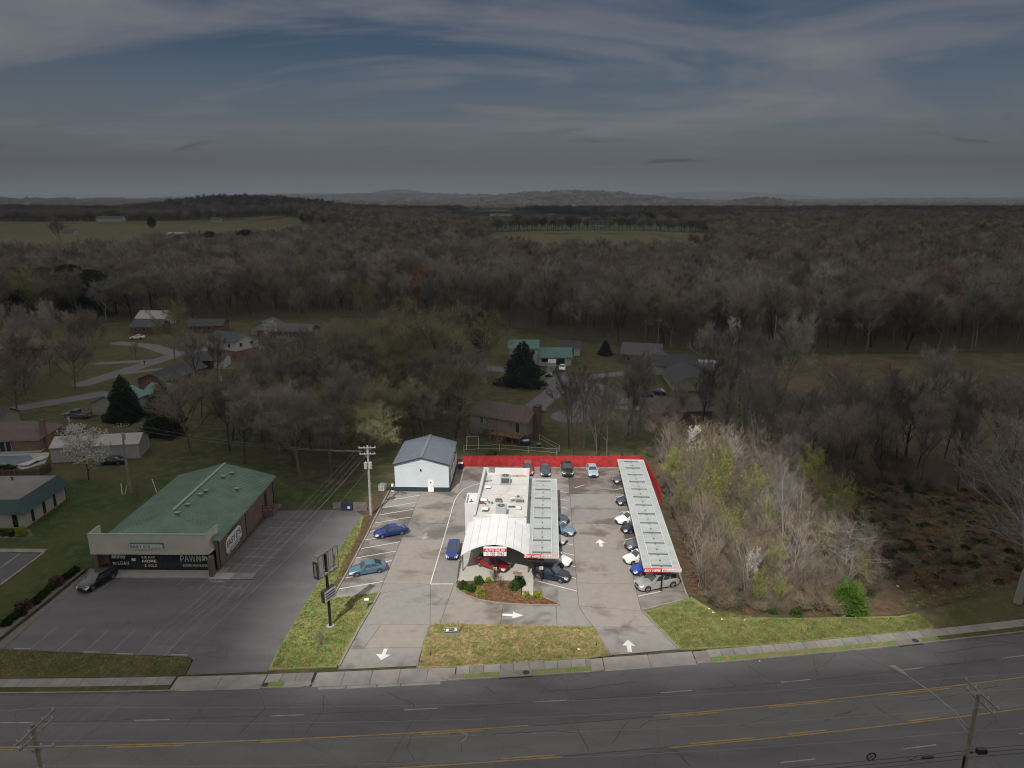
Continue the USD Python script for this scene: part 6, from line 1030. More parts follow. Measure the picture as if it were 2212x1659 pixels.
for z, lab, m_, r in ((8.3, 'pale lower wire across the road between the two road poles', 'wire', .011), ):
    span('power_line', lab, (-32.4, 40.6, z), (33.4, 43.6, z + .2), 1.0, r, m_); span('power_line', 'pale lower wire running on past the right road pole', (33.4, 43.6, z + .2), (93, 52, z), .8, r, m_)
for z, lab, r in ((6.9, 'uppermost black cable along the road', .022), (6.55, 'second black cable along the road', .026), (6.2, 'lowest black cable along the road', .022)):
    span('cable', lab + ' left of the right pole', (33.25, 43.5, z), (-32.3, 40.4, z - .6), 1.3, r, 'wire_dark'); span('cable', lab + ' right of the right pole', (33.5, 43.6, z), (93, 52, z), .6, r, 'wire_dark')
for x, y, z, lab in ((26.2, 43.25, 6.60, 'black cable coil hanging left of the right road pole'), (39.0, 44.45, 6.72, 'black cable coil hanging right of the right road pole')):
    t = thing('cable_coil', lab, 'cable', (x, y, z), .12); an = np.linspace(0, 2 * PI, 17)
    for q in (.36, .30): part(t, 'loop', MB().tube([(q * math.cos(a), 0, q * .95 * math.sin(a)) for a in an], .025, 5), 'wire_dark')
    for q in (.6, 2.2): part(t, 'spoke', MB().bar((-.33 * math.cos(q), 0, -.33 * math.sin(q)), (.33 * math.cos(q), 0, .33 * math.sin(q)), .03), 'wire_dark')
sc = thing('splice_case', 'black splice case on the cable left of the right road pole', 'cable box', (30.4, 43.35, 6.45), .1); part(sc, 'case', MB().tube([(-.5, 0, 0), (-.35, 0, 0), (.35, 0, 0), (.5, 0, 0)], [.05, .12, .12, .05], 10), 'black_plastic'); part(sc, 'tail', MB().tube([(-.5, 0, 0), (-.9, 0, .15), (-1.3, 0, -.1), (-1.6, 0, .1)], .025, 5), 'wire_dark')
for k, (s, q, lab) in enumerate(((-.46, -.46, 'first service wire from the left road pole to the transformer pole'), (-.18, -.18, 'second service wire from the left road pole to the transformer pole'), (.18, .18, 'third service wire from the left road pole to the transformer pole'), (.46, .46, 'fourth service wire from the left road pole to the transformer pole'))):
    span('service_wire', lab, arm_pt(-32.4, 40.6, 10.0, (1, .06), 2.7, s), arm_pt(-21.1, 98.0, 10.85, (1, .05), 2.5, q), 1.6, .007)
for z1, z2, lab in ((9.2, 9.9, 'low service wire from the left road pole over the pawn shop lot'), (8.2, 7.4, 'lowest service wire from the left road pole over the pawn shop lot')): span('service_wire', lab, (-32.3, 40.7, z1), (-21.2, 97.9, z2), 1.8, .008)
for k, s in enumerate((-.4, .4)): span('yard_wire', ('upper', 'lower')[k] + ' wire from the garage pole to the pole behind the pawn shop', arm_pt(-21.1, 98, 9.9, (1, .05), 2.3, s), arm_pt(-61.5, 106.5, 11.3, (.8, .5), 2.3, s), 1.0, .012)
for k, s in enumerate((-.4, .4)): span('yard_wire', ('left', 'right')[k] + ' wire from the pole behind the pawn shop to the left edge', arm_pt(-61.5, 106.5, 11.3, (.8, .5), 2.3, s), (-115, 112 + 2 * k, 10.5), 1.0, .012)
span('yard_wire', 'wire from the pole behind the pawn shop to the white transformer pole', (-61.4, 106.6, 10.6), (-64.3, 153, 7.5), .9, .013)
for (x, y, a, b, lab) in ((-62.4, 105.6, 0, 1.9, 'short pale guy stake left of the pole behind the pawn shop'), (-62.1, 105.8, .5, 1.6, 'slanting pale guy stake beside the same pole'), (-57.3, 106.5, -.55, 2.3, 'pale guy stake by the brush pile behind the pawn shop')): solo('guy_stake', MB().bar((x, y, 0), (x + a, y + .1, b), .08), 'litter_white', lab, 'stake')
mat('letter_panel_grey', (0.44, 0.46, 0.48), .5)
# pylon sign on the left grass
py_ = thing('pylon_sign', 'tall black pylon with an empty box frame above and a letter board below', 'sign', (-20.12, 69.41, .1)); part(py_, 'pole', MB().bx((0, 0, 4.4), (.26, .26, 8.8)), 'black_steel'); part(py_, 'footing', MB().cyl((0, 0), .45, 0, .1, 12), 'walk_pale')
A = math.radians(62)
def pz(m, u0, u1, w0, w1, z0, z1): q = MB().box(u0, u1, w0, w1, z0, z1).move((0, 0, 0), A); m.add(*q.arrays()); return m
part(py_, 'letter_cabinet', pz(MB(), -.9, .9, -.32, .18, 3.4, 4.75), 'black_plastic'); part(py_, 'letter_panel', pz(MB(), -.86, .86, -.345, -.325, 3.45, 4.7), 'letter_panel_grey')
for z in (3.72, 4.02, 4.32): part(py_, 'letter_row', pz(MB(), -.72, .72, -.36, -.348, z, z + .13), 'letter_dark')
for z in (6.55, 9.2): part(py_, 'frame_rail', pz(MB(), -1.55, 1.55, -.38, .38, z, z + .07), 'sign_frame')
for u in (-1.55, -.75, 0, .75, 1.5): part(py_, 'frame_upright', pz(MB(), u, u + .06, -.38, -.31, 6.62, 9.2), 'sign_frame'); part(py_, 'frame_upright', pz(MB(), u, u + .06, .31, .38, 6.62, 9.2), 'steel_grey')
part(py_, 'tray', pz(MB(), -1.5, 1.5, -.30, .30, 6.63, 6.75), 'walk_pale'); part(py_, 'end_panel', pz(MB(), -1.6, -1.56, -.36, .36, 6.6, 8.6), 'black_plastic'); part(py_, 'end_insert', pz(MB(), -1.64, -1.602, -.14, .14, 6.9, 8.3), 'sign_frame')
part(py_, 'letter_tube', pz(MB(), 1.1, 1.4, -.05, .05, 6.76, 8.2), 'steel_grey')
# small things on the lot and the grass
ms = thing('meter_stand', 'pale pipe stand with a box and tall pipe on the grass island', 'pipe stand', (-6.6, 67.95, .11), .06)
for pts in ([(-.75, 0, 0), (-.75, 0, .55), (-.6, 0, .72), (.6, 0, .80), (.75, 0, .75), (.75, 0, .0)], [(-.75, 0, .3), (.75, 0, .32)], [(.75, .12, 0), (.75, .12, 1.55)]): part(ms, 'pipe', MB().tube(pts, .06, 8), 'steel_grey')
part(ms, 'meter', MB().tube([(-.55, -.02, .45), (-.25, -.02, .5)], .17, 10), 'tank_white'); part(ms, 'box', MB().box(.35, .62, -.12, .1, .42, .66), 'sign_pale'); part(ms, 'slab', MB().box(-.9, .9, -.3, .3, 0, .05), 'walk_b')
ss = thing('drop_box', 'small white topped stand on the grass by the exit kerb', 'sign', (-16.8, 73.1, .1)); part(ss, 'post', MB().bx((0, 0, .5), (.12, .12, 1.0)), 'wood_grey'); part(ss, 'top', MB().bx((0, 0, 1.05), (.55, .3, .14)), 'sign_white'); part(ss, 'shelf', MB().bx((0, -.02, .9), (.4, .2, .1)), 'wood_grey')
ib = thing('liquid_tank', 'white caged plastic tank at the corner of the metal garage', 'tank', (-21.0, 107.3, 0), -.25); part(ib, 'tank', MB().box(-.48, .48, -.48, .48, .16, 1.1), 'tank_white'); part(ib, 'pallet', MB().box(-.52, .52, -.52, .52, 0, .14), 'wood_grey')
for k in range(5):
    u = -.5 + .25 * k; part(ib, 'cage_bar', MB().box(u - .02, u + .02, -.53, -.49, .15, 1.15), 'steel_grey'); part(ib, 'cage_bar', MB().box(u - .02, u + .02, -.53, .53, 1.14, 1.17), 'steel_grey'); part(ib, 'cage_bar', MB().box(-.53, .53, -.545, -.532, .2 + .22 * k, .23 + .22 * k), 'steel_grey'); part(ib, 'cage_bar', MB().box(-.53, .53, u - .02, u + .02, 1.172, 1.20), 'steel_grey')
ob_ = thing('outdoor_unit', 'small white and black unit against the left corner of the metal garage', 'unit', (-19.35, 107.35, 0)); part(ob_, 'case', MB().box(-.25, .15, -.2, .2, 0, .8), 'black_plastic'); part(ob_, 'lid', MB().box(-.22, .12, -.22, .18, .8, 1.15), 'sign_white'); part(ob_, 'hose', MB().tube([(-.2, -.25, .1), (0, -.35, .05), (.2, -.3, .1)], .07, 6), 'sign_white')
bn = thing('waste_bin', 'dark blue waste bin with pale lid at the right corner of the garage', 'bin', (-9.0, 116.9, .03)); part(bn, 'body', MB().add([(-.3, -.3, 0), (.3, -.3, 0), (.3, .3, 0), (-.3, .3, 0), (-.36, -.36, 1.05), (.36, -.36, 1.05), (.36, .36, 1.05), (-.36, .36, 1.05)], [(0, 3, 2, 1), (0, 1, 5, 4), (1, 2, 6, 5), (2, 3, 7, 6), (3, 0, 4, 7)]), 'navy_plastic'); part(bn, 'lid', MB().box(-.4, .4, -.4, .4, 1.06, 1.16), 'sign_white')
for s in (-1, 1): part(bn, 'wheel', MB().disc((s * .32, .3, .1), (1, 0, 0), .1, .06, 10), 'tyre')
en = thing('board_fence', 'weathered board enclosure beside the transformer pole', 'fence', (0, 0, 0))
for k in range(14): x = -24.1 + .14 * k; part(en, 'board', MB().box(x, x + .125, 99.55 + .01 * (k % 2), 99.58 + .01 * (k % 2), .02, 1.45 + .03 * (k % 3)), 'wood_grey')
for k in range(8): x = -27.3 + .16 * k; part(en, 'board', MB().box(x, x + .14, 100.05, 100.08, .02, 1.25), 'wood_grey')
part(en, 'gate_frame', MB().bar((-22.1, 99.6, .1), (-22.1, 99.6, 1.4), .08).bar((-22.1, 99.6, 1.3), (-21.6, 99.6, .2), .07), 'wood_grey')
db = thing('blue_dumpster', 'dark blue dumpster inside the board enclosure', 'dumpster', (-25.1, 100.2, .02)); part(db, 'body', MB().box(-.85, .85, -.6, .6, .1, 1.1), 'navy_plastic'); part(db, 'lid', MB().box(-.9, .9, -.65, .65, 1.1, 1.18), 'black_plastic'); part(db, 'label_plate', MB().box(.1, .6, -.62, -.605, .35, .75), 'sign_pale')
for x in (-.6, 0, .55): part(db, 'side_rib', MB().box(x - .03, x + .03, -.64, -.602, .12, 1.08), 'navy_plastic')
# gravel border with timber edge, left of the pawn shop lot
draped('gravel_border', Polygon([(-56.9, 69), (-55.1, 67.2), (-54.35, 81.9), (-55.8, 82.0), (-56.9, 76)]), 'gravel', .02, None); draped('bare_strip', Polygon([(-55.0, 65.4), (-53.7, 65.5), (-53.7, 72), (-53.25, 76.3), (-54.2, 81.5), (-54.3, 76)]), 'mulch' if False else 'gravel', .012, None)
et = thing('timber_edging', 'dark timber edging along the gravel border left of the pawn shop lot', 'edging', (0, 0, 0))
for k in range(6): a = (-55.2 + .14 * k, 66.0 + 2.62 * k); b = (-55.2 + .14 * (k + 1) - .0, 66.0 + 2.62 * (k + 1) - .04); part(et, 'timber', MB().bar((*a, .14), (*b, .14), .18, .26), 'timber')
draped('gravel_border', Polygon([(-74, 92.4), (-74, 91.0), (-71, 90.7), (-68.6, 90.5), (-67.6, 91.6), (-69.2, 93.4), (-69.9, 93.5)]), 'gravel', .02, None)
lsn = thing('road_sign_board', 'edge of a pale sign board at the left edge beside the border', 'sign', (-60.9, 74.2, 0)); part(lsn, 'board', MB().box(-.9, .75, -.1, .1, .5, 2.0), 'sign_white'); part(lsn, 'post', MB().bx((.3, 0, .25), (.12, .12, .5)), 'wood_grey')
# garden fence and pool of the brick house
gf = thing('garden_fence', 'dark wooden garden fence below the covered pool', 'fence', (0, 0, 0))
for k in range(62): x = -92 + .19 * k; part(gf, 'picket', MB().box(x, x + .15, 112.7, 112.73, .05, 1.6), 'timber')
for k in range(7): x = -92 + 1.93 * k; part(gf, 'post', MB().box(x - .06, x + .06, 112.58, 112.69, 0, 1.75), 'wood_brown')
for zz in (.35, 1.3): part(gf, 'rail', MB().box(-92, -80.2, 112.63, 112.69, zz, zz + .09), 'wood_brown')
for k in range(16): y = 112.9 + .2 * k; part(gf, 'picket', MB().box(-80.25, -80.22, y, y + .16, .05, 1.6), 'timber')
pc = thing('covered_pool', 'covered swimming pool with crumpled blue-grey sheet behind the garden fence', 'pool', (0, 0, 0)); part(pc, 'deck', MB().poly(Polygon([(-97, 124.3), (-86.2, 125.0), (-83.6, 119.5), (-85.6, 116.4), (-90.5, 115.6), (-97, 115.6)]), .0, .12), 'walk_pale'); part(pc, 'cover', MB().poly(Polygon([(-96, 122.6), (-88.6, 123.2), (-86.4, 120.8), (-87.6, 117.8), (-91, 117), (-96, 117)]), .12, .2), 'pool_cover')
rr2 = np.random.default_rng(4); sh = np.array([[-87.2 + .35 * j + .4 * i * .5, 117.6 + .9 * i, .25 + .35 * rr2.uniform()] for i in range(6) for j in range(6)]); part(pc, 'folded_sheet', (sh, np.array([(i * 6 + j, i * 6 + j + 1, i * 6 + j + 7, i * 6 + j + 6) for i in range(5) for j in range(5)])), 'siding_white', smooth=True)
part(pc, 'patio', MB().poly(Polygon([(-95.3, 125.1), (-88.4, 127.3), (-88, 125.2), (-95, 123.9)]), .12, .2), 'walk_pale')
# garden behind the red fence
sw = thing('swing_frame', 'pale bare swing frame in the garden behind the garage', 'swing frame', (-7.5, 128.5, 0))
for x in (-1.1, 1.1): part(sw, 'leg', MB().bar((x, -1.6, 0), (x, 0, 2.0), .07), 'litter_white'); part(sw, 'leg', MB().bar((x, 1.6, 0), (x, 0, 2.0), .07), 'litter_white')
part(sw, 'top_bar', MB().bar((-1.2, 0, 2.0), (1.2, 0, 2.0), .07), 'litter_white')
wf = thing('wire_fence', 'thin wire garden fence behind the red fence', 'fence', (0, 0, 0)); wp = [(-9, 125.6), (-2.3, 126.2), (3, 125.0), (8.3, 123.9), (8.9, 125.8), (5.4, 132)]
for i, (x, y) in enumerate(wp): part(wf, 'post', MB().cyl((x, y), .035, 0, 1.25, 6), 'litter_white')
for z in (.5, 1.2): part(wf, 'rail', MB().tube([(x, y, z) for x, y in wp], .018, 4), 'litter_white')
tp = thing('trampoline', 'round dark garden tub with a blue-grey cover by the deck', 'trampoline', (2.6, 129.8, 0)); part(tp, 'ring', MB().cyl((0, 0), 1.05, .0, .75, 20), 'black_plastic'); part(tp, 'cover', MB().cyl((0, 0), .9, .75, .82, 20), 'trampoline_blue'); part(tp, 'folded_cloth', MB().bx((.1, -.2, .9), (1.1, .5, .12), rz=.4), 'litter_white')
gc = thing('garden_cart', 'small grey garden cart right of the round tub', 'cart', (5.2, 128.8, 0), .4); part(gc, 'tray', MB().box(-.5, .5, -.3, .3, .35, .6), 'steel_grey'); part(gc, 'handle', MB().bar((.5, 0, .5), (1.0, 0, .9), .05), 'iron')
for s in (-1, 1): part(gc, 'wheel', MB().disc((-.2, s * .36, .2), (0, 1, 0), .2, .06, 12), 'tyre')
for x, y, lab in ((-90, 139, 'heap of pale timber and tarps beside the flatbed pickup'), (-57, 189, 'low pale tarp heap on the lawn below the barrel shed')):
    q = trimesh.creation.icosphere(2); v = np.array(q.vertices); v = v * (1 + .5 * (meshkit.fbm(v * 1.8, 3, int(abs(x)))[:, None] - .5)) * (1.6, 1.0, .7); v[:, 2] = np.maximum(v[:, 2], -.05); solo('tarp_heap', (v + (x, y, 0.0), np.array(q.faces)), 'tarp_grey', lab, 'heap', smooth=40)
tv = thing('utility_trailer', 'dark slatted trailer under the small tree on the lawn', 'trailer', (-71.6, 190.6, 0)); part(tv, 'bed', MB().box(-1.7, 1.7, -.8, .8, .5, .6), 'iron')
for k in range(8): part(tv, 'slat', MB().box(-1.7 + .46 * k, -1.55 + .46 * k, -.85, -.81, .6, 1.4), 'steel_grey')
for s in (-1, 1): part(tv, 'wheel', MB().disc((0, s * .95, .3), (0, 1, 0), .3, .18, 12), 'tyre')
mb_ = thing('mailbox', 'black mailbox on a post beside the left street', 'mailbox', (-104.5, 197, 0)); part(mb_, 'post', MB().bx((0, 0, .5), (.12, .12, 1)), 'timber'); part(mb_, 'box', MB().bx((0, 0, 1.15), (.3, .6, .3)), 'black_plastic'); bp_ = thing('brick_pillar', 'orange brick pillar at the end of the drive on the street', 'pillar', (-52.2, 210.8, 0)); part(bp_, 'shaft', MB().bx((0, 0, .75), (.8, .8, 1.5)), 'brick_orange'); part(bp_, 'cap', MB().bx((0, 0, 1.55), (.95, .95, .1)), 'walk_b')
# litter along the verges
for x, y, s, m_, lab in ((37.4, 71.2, .45, 'litter_blue', 'scrap of blue plastic at the foot of the bright green bush'), (38.8, 71.0, .3, 'litter_white', 'white scrap right of the blue plastic'), (26.1, 70.5, .22, 'litter_white', 'white scrap below the white blossom sapling'), (22.9, 72.0, .25, 'litter_white', 'white scrap near the lot corner, nearest the kerb'), (22.7, 72.8, .2, 'litter_white', 'second white scrap near the lot corner'), (23.5, 70.6, .28, 'litter_white', 'flat white scrap on the right verge'), (28.0, 69.8, .16, 'litter_white', 'tiny pale scrap in the middle of the right verge'), (31.9, 71.6, .14, 'litter_white', 'tiny white scrap under the brush'), (6.85, 65.1, .32, 'litter_white', 'white scrap at the right end of the grass island'), (7.6, 64.4, .14, 'litter_white', 'small white scrap by the footway on the grass island'), (25.3, 63.2, .16, 'litter_white', 'white paper scraps in the road gutter'), (47.0, 77.6, .35, 'litter_white', 'pale scrap in the shaded wood right of the green bush')):
    v = np.array([(0, 0, .02), (1, .1, .12), (.9, .8, .05), (.1, .9, .16), (.5, .5, .3), (.2, .3, .22)]) * s; solo('litter', (v + (x, y, .105), np.array([(0, 1, 5), (1, 2, 4), (2, 3, 4), (3, 0, 5), (5, 1, 4), (5, 4, 3)])), m_, lab, 'litter')
for x, y, lab in ((-8.5, 64.2, 'short dark stake at the left end of the grass island'), (8.9, 65.8, 'short dark stake at the right end of the grass island')): solo('stake', MB().bar((x, y, .1), (x + .03, y, .55), .06), 'iron', lab, 'stake')
# ================================================================ TREES AND PLANTS
def bark(name, c, var=.25):
    """bark and twigs; each tree a little lighter or darker than the next"""
    c = np.array(c)
    usdkit.material(stage, '/World/Looks/' + name, {'g': ('geometry', {}), 'n': ('noise_texture', {'scale': .085, 'detail': 3.0, 'roughness': .7}), 'r': ('rgb_ramp', {'ramp': [(.30, tuple(c * (.62, .60, .58))), (.5, tuple(c)), (.70, tuple(c * (1.22, 1.20, 1.16)))]}),
        'o': ('object_info', {}), 'k': ('map_range', {'to_min': .70, 'to_max': 1.25}), 'kc': ('combine_xyz', {}), 'm': ('mix', {'mix_type': 'multiply', 'fac': 1.0}), 'p': ('principled_bsdf', {'roughness': .9, 'specular_ior_level': .1})},
        [('g.position', 'n.vector'), ('n.fac', 'r.fac'), ('o.random', 'k.value'), ('k.result', 'kc.x'), ('k.result', 'kc.y'), ('k.result', 'kc.z'), ('r.color', 'm.color1'), ('kc.vector', 'm.color2'), ('m.color', 'p.base_color')], surface='p.BSDF')
for n_, c_ in (('bark_grey', (.165, .158, .148)), ('bark_brown', (.125, .107, .090)), ('bark_pale', (.33, .31, .28)), ('bark_dark', (.060, .052, .048)), ('twig_grey', (.285, .265, .240)), ('twig_brown', (.245, .210, .172)), ('twig_dark', (.195, .178, .158)), ('twig_mauve', (.240, .210, .190)), ('twig_olive', (.250, .238, .135)), ('twig_thin_dark', (.13, .12, .112)), ('twig_red', (.20, .070, .055)), ('twig_orange', (.235, .110, .060)), ('twig_straw', (.23, .18, .125)), ('twig_tan', (.175, .140, .112)), ('twig_pale', (.27, .245, .22))): bark(n_, c_)
def leaf(name, c, tr=.35):
    usdkit.material(stage, '/World/Looks/' + name, {'g': ('geometry', {}), 'n': ('noise_texture', {'scale': .9, 'detail': 3.0}), 'r': ('rgb_ramp', {'ramp': [(.3, tuple(np.array(c) * .7)), (.7, tuple(np.minimum(np.array(c) * 1.25, 1)))]}), 'd': ('diffuse_bsdf', {}), 't': ('translucent_bsdf', {}), 'm': ('mix_closure', {'fac': tr})},
                    [('g.position', 'n.vector'), ('n.fac', 'r.fac'), ('r.color', 'd.color'), ('r.color', 't.color'), ('d.BSDF', 'm.closure1'), ('t.BSDF', 'm.closure2')], surface='m.closure')
leaf('leaf_yellow_green', (.30, .34, .055)); leaf('leaf_bright_green', (.105, .20, .028)); leaf('leaf_olive', (.19, .20, .075)); leaf('leaf_willow', (.17, .20, .045)); leaf('blossom', (.62, .61, .56), .2); leaf('needle_dark', (.034, .052, .034), .1); leaf('needle_pine', (.036, .054, .032), .1); leaf('leaf_shrub', (.065, .12, .030)); leaf('leaf_dark_shrub', (.035, .060, .022)); leaf('leaf_gold', (.22, .19, .06)); leaf('grass_blade', (.20, .27, .07), .3); leaf('straw_blade', (.40, .32, .17), .3); leaf('leaf_dry', (.20, .105, .055), .1)

def norm(v): return v / (np.linalg.norm(v, axis=-1, keepdims=True) + 1e-9)
def make_tree(seed, H, first=.35, spread=.45, limbs=7, lev=3, twigs=2600, tl=(.5, 1.3), tw=.035, r0=None, up=.25, stems=1, lean=(0, 0), jit=.25, ln=.55, leaves=0, lsize=.16, droop=0.0, curve_=0.0):
    """limbs that fork and taper, and a crown of fine twigs; returns (trunk mesh, crown mesh, leaf mesh or None)"""
    R = np.random.default_rng(seed); r0 = r0 or H * .014; limb = MB(); tips = []
    def poly(p, d, L, r, n, r_end):
        pts, rad = [p], [r]
        for i in range(n):
            d = norm(d + R.normal(0, jit * .35, 3) + np.array([0, 0, up * .22 - droop * i * .08])); p = p + d * L / n; pts.append(p); rad.append(r + (r_end - r) * (i + 1) / n)
        return np.array(pts), np.array(rad), d
    def grow(p, d, L, r, k):
        pts, rad, d2 = poly(p, d, L, r, 4 if k == 0 else 3, r * (.42 if k == 0 else .35)); limb.tube(pts, rad, 6 if k == 0 else 4 if k == 1 else 3, cap=False)
        if k >= 1: tips.append((pts, k))
        if k >= lev: return
        nb = limbs if k == 0 else max(2, int(limbs * .55))
        for i in range(nb):
            s = (first + (1 - first) * (i + R.uniform(.1, .9)) / nb) if k == 0 else R.uniform(.25, 1.0)
            q = s * (len(pts) - 1); j = min(int(q), len(pts) - 2); o = pts[j] + (pts[j + 1] - pts[j]) * (q - j)
            ang = R.uniform(0, 2 * PI) if k else i * 2.4 + R.uniform(-.5, .5); side = np.array([math.cos(ang), math.sin(ang), 0])
            nd = norm(d2 * (1 - spread) + side * (spread + .25) + np.array([0, 0, up])) if k == 0 else norm(d + side * spread * 1.5 + R.normal(0, .3, 3) + np.array([0, 0, up * .6]))
            grow(o, nd, (H * (1 - first) * ln * (1.15 - .55 * s) if k == 0 else L * R.uniform(.45, .7)), rad[j] * (.55 if k == 0 else .6), k + 1)
        if k == 0: tips.append((pts[-2:], 1))
    for s in range(stems):
        a = R.uniform(0, 2 * PI); o = np.array([math.cos(a), math.sin(a), 0]) * (.05 * H * (stems > 1)) * R.uniform(.2, 1)
        grow(o - np.array([0, 0, .3]), norm(np.array([lean[0], lean[1], 1.0]) + (R.normal(0, .16, 3) if stems > 1 else R.normal(0, .03, 3))), H * (R.uniform(.72, 1.0) if stems > 1 else .86), r0 * (.7 if stems > 1 else 1), 0)
    wt = np.array([np.linalg.norm(np.diff(p, axis=0), axis=1).sum() * (1.6 if k >= lev else .7) for p, k in tips]); pick = R.choice(len(tips), twigs, p=wt / wt.sum())
    S, D = np.zeros((twigs, 3)), np.zeros((twigs, 3))
    for i, t in enumerate(pick):
        p = tips[t][0]; u = R.uniform(.15, 1) * (len(p) - 1); j = min(int(u), len(p) - 2); S[i] = p[j] + (p[j + 1] - p[j]) * (u - j); D[i] = norm(p[j + 1] - p[j])
    d = norm(D * .75 + R.normal(0, .62, (twigs, 3)) + np.array([0, 0, up * 1.3 - droop])); L = R.uniform(*tl, twigs)[:, None]; E = S + d * L
    n = norm(np.cross(d, R.normal(0, 1, (twigs, 3)))) * (tw / 2); crown = MB(); i3 = np.arange(twigs)
    crown.add(np.vstack([S - n, S + n, E]), np.c_[i3, i3 + twigs, i3 + 2 * twigs])
    # side shoots, half the length
    S2 = S + d * L * R.uniform(.3, .8, (twigs, 1)); d2 = norm(d + R.normal(0, .7, (twigs, 3))); E2 = S2 + d2 * L * .55; n2 = norm(np.cross(d2, R.normal(0, 1, (twigs, 3)))) * (tw * .4)
    crown.add(np.vstack([S2 - n2, S2 + n2, E2]), np.c_[i3, i3 + twigs, i3 + 2 * twigs])
    lm = None
    if leaves:
        k = R.integers(0, twigs, leaves); c = S[k] + d[k] * L[k] * R.uniform(.2, 1.1, (leaves, 1)) + R.normal(0, .06, (leaves, 3)); a = norm(R.normal(0, 1, (leaves, 3))); b = norm(np.cross(a, R.normal(0, 1, (leaves, 3)))); s = R.uniform(.6, 1.3, (leaves, 1)) * lsize / 2; j = np.arange(leaves)
        lm = MB().add(np.vstack([c - a * s, c + b * s * .7, c + a * s, c - b * s * .7]), np.c_[j, j + leaves, j + 2 * leaves, j + 3 * leaves])
    return limb, crown, lm
SOURCES = {}
def source(key, trunk_m, crown_m, mesh, leaf_m=None, crown_name='crown'):
    p = stage.CreateClassPrim('/World/source_' + key); p.SetTypeName('Xform'); limb, crown, lm = mesh
    part(p, 'trunk', limb, trunk_m, smooth=True); cr = part(p, crown_name, crown, crown_m)
    if lm is not None: part(p, 'foliage' if leaf_m != 'blossom' else 'flowers', lm, leaf_m)
    SOURCES[key] = p; return p
T_ = make_tree
for i, (bk, tw_) in enumerate((('bark_grey', 'twig_grey'), ('bark_brown', 'twig_brown'), ('bark_dark', 'twig_dark'))): source('spread_%s' % 'abc'[i], bk, tw_, T_(11 + i, 14, .22, .50, 11, 3, 5600, (.5, 1.4), .042, up=.36, ln=.58))
for i, (bk, tw_) in enumerate((('bark_grey', 'twig_grey'), ('bark_pale', 'twig_pale'), ('bark_dark', 'twig_dark'), ('bark_brown', 'twig_mauve'), ('bark_grey', 'twig_brown'))): source('tall_%s' % 'abcde'[i], bk, tw_, T_(31 + i, 17.5, .30, .42, 12, 3, 6000, (.5, 1.4), .045, up=.42, ln=.52))
for i, (bk, tw_) in enumerate((('bark_dark', 'twig_dark'), ('bark_grey', 'twig_mauve'))): source('slim_%s' % 'ab'[i], bk, ('twig_thin_dark', 'twig_mauve')[i], T_(51 + i, 12.5, .28, .44, 8, 3, 3200, (.4, 1.1), .030, up=.35, r0=.15))
source('budding_a', 'bark_dark', 'twig_olive', T_(61, 15, .2, .6, 10, 3, 5200, (.5, 1.4), .04, leaves=4200, lsize=.17, ln=.64), 'leaf_olive'); source('budding_b', 'bark_grey', 'twig_olive', T_(62, 15, .24, .56, 9, 3, 4800, (.5, 1.4), .04, leaves=3800, lsize=.18, ln=.62), 'leaf_gold')
source('green_a', 'bark_brown', 'twig_olive', T_(63, 9, .2, .5, 8, 3, 2200, (.4, 1.0), .03, leaves=4200, lsize=.17, up=.35), 'leaf_yellow_green'); source('willow', 'bark_dark', 'twig_olive', T_(64, 8.5, .3, .6, 8, 3, 2600, (.6, 1.5), .035, leaves=3200, lsize=.17, droop=.5), 'leaf_willow')
source('red', 'bark_dark', 'twig_red', T_(65, 11, .25, .5, 8, 3, 3600, (.4, 1.1), .045)); source('orange', 'bark_dark', 'twig_orange', T_(66, 11, .25, .5, 8, 3, 3600, (.4, 1.1), .045))
source('blossom_a', 'bark_dark', 'twig_dark', T_(67, 9.0, .2, .6, 9, 3, 2200, (.35, .9), .03, leaves=5200, lsize=.22), 'blossom'); source('blossom_b', 'bark_brown', 'twig_dark', T_(68, 9.5, .25, .40, 8, 3, 1800, (.35, .9), .03, leaves=3600, lsize=.22, up=.5), 'blossom')
for i, tw_ in enumerate(('twig_straw', 'twig_tan', 'twig_pale', 'twig_straw', 'twig_tan')): source('sapling_%s' % 'abcde'[i], ('bark_pale', 'bark_grey', 'bark_pale', 'bark_brown', 'bark_grey')[i], tw_, T_(71 + i, 7.5, .22, .46, 8, 3, 430, (.3, .9), .027, r0=.060, up=.38, stems=2 if i < 3 else 1, jit=.32, ln=.5))
source('sapling_green', 'bark_grey', 'twig_olive', T_(81, 6.5, .15, .38, 7, 2, 800, (.3, .8), .022, r0=.05, up=.6, stems=3, leaves=1500, lsize=.15), 'leaf_yellow_green')
source('leaning', 'bark_pale', 'twig_pale', T_(83, 13.5, .22, .72, 11, 3, 1800, (.5, 1.3), .035, up=.05, jit=.2, ln=.75)); source('sycamore', 'bark_pale', 'twig_dark', T_(85, 19, .28, .55, 12, 3, 5200, (.5, 1.5), .04, r0=.36, up=.32, lean=(-.14, 0), ln=.62, jit=.35))
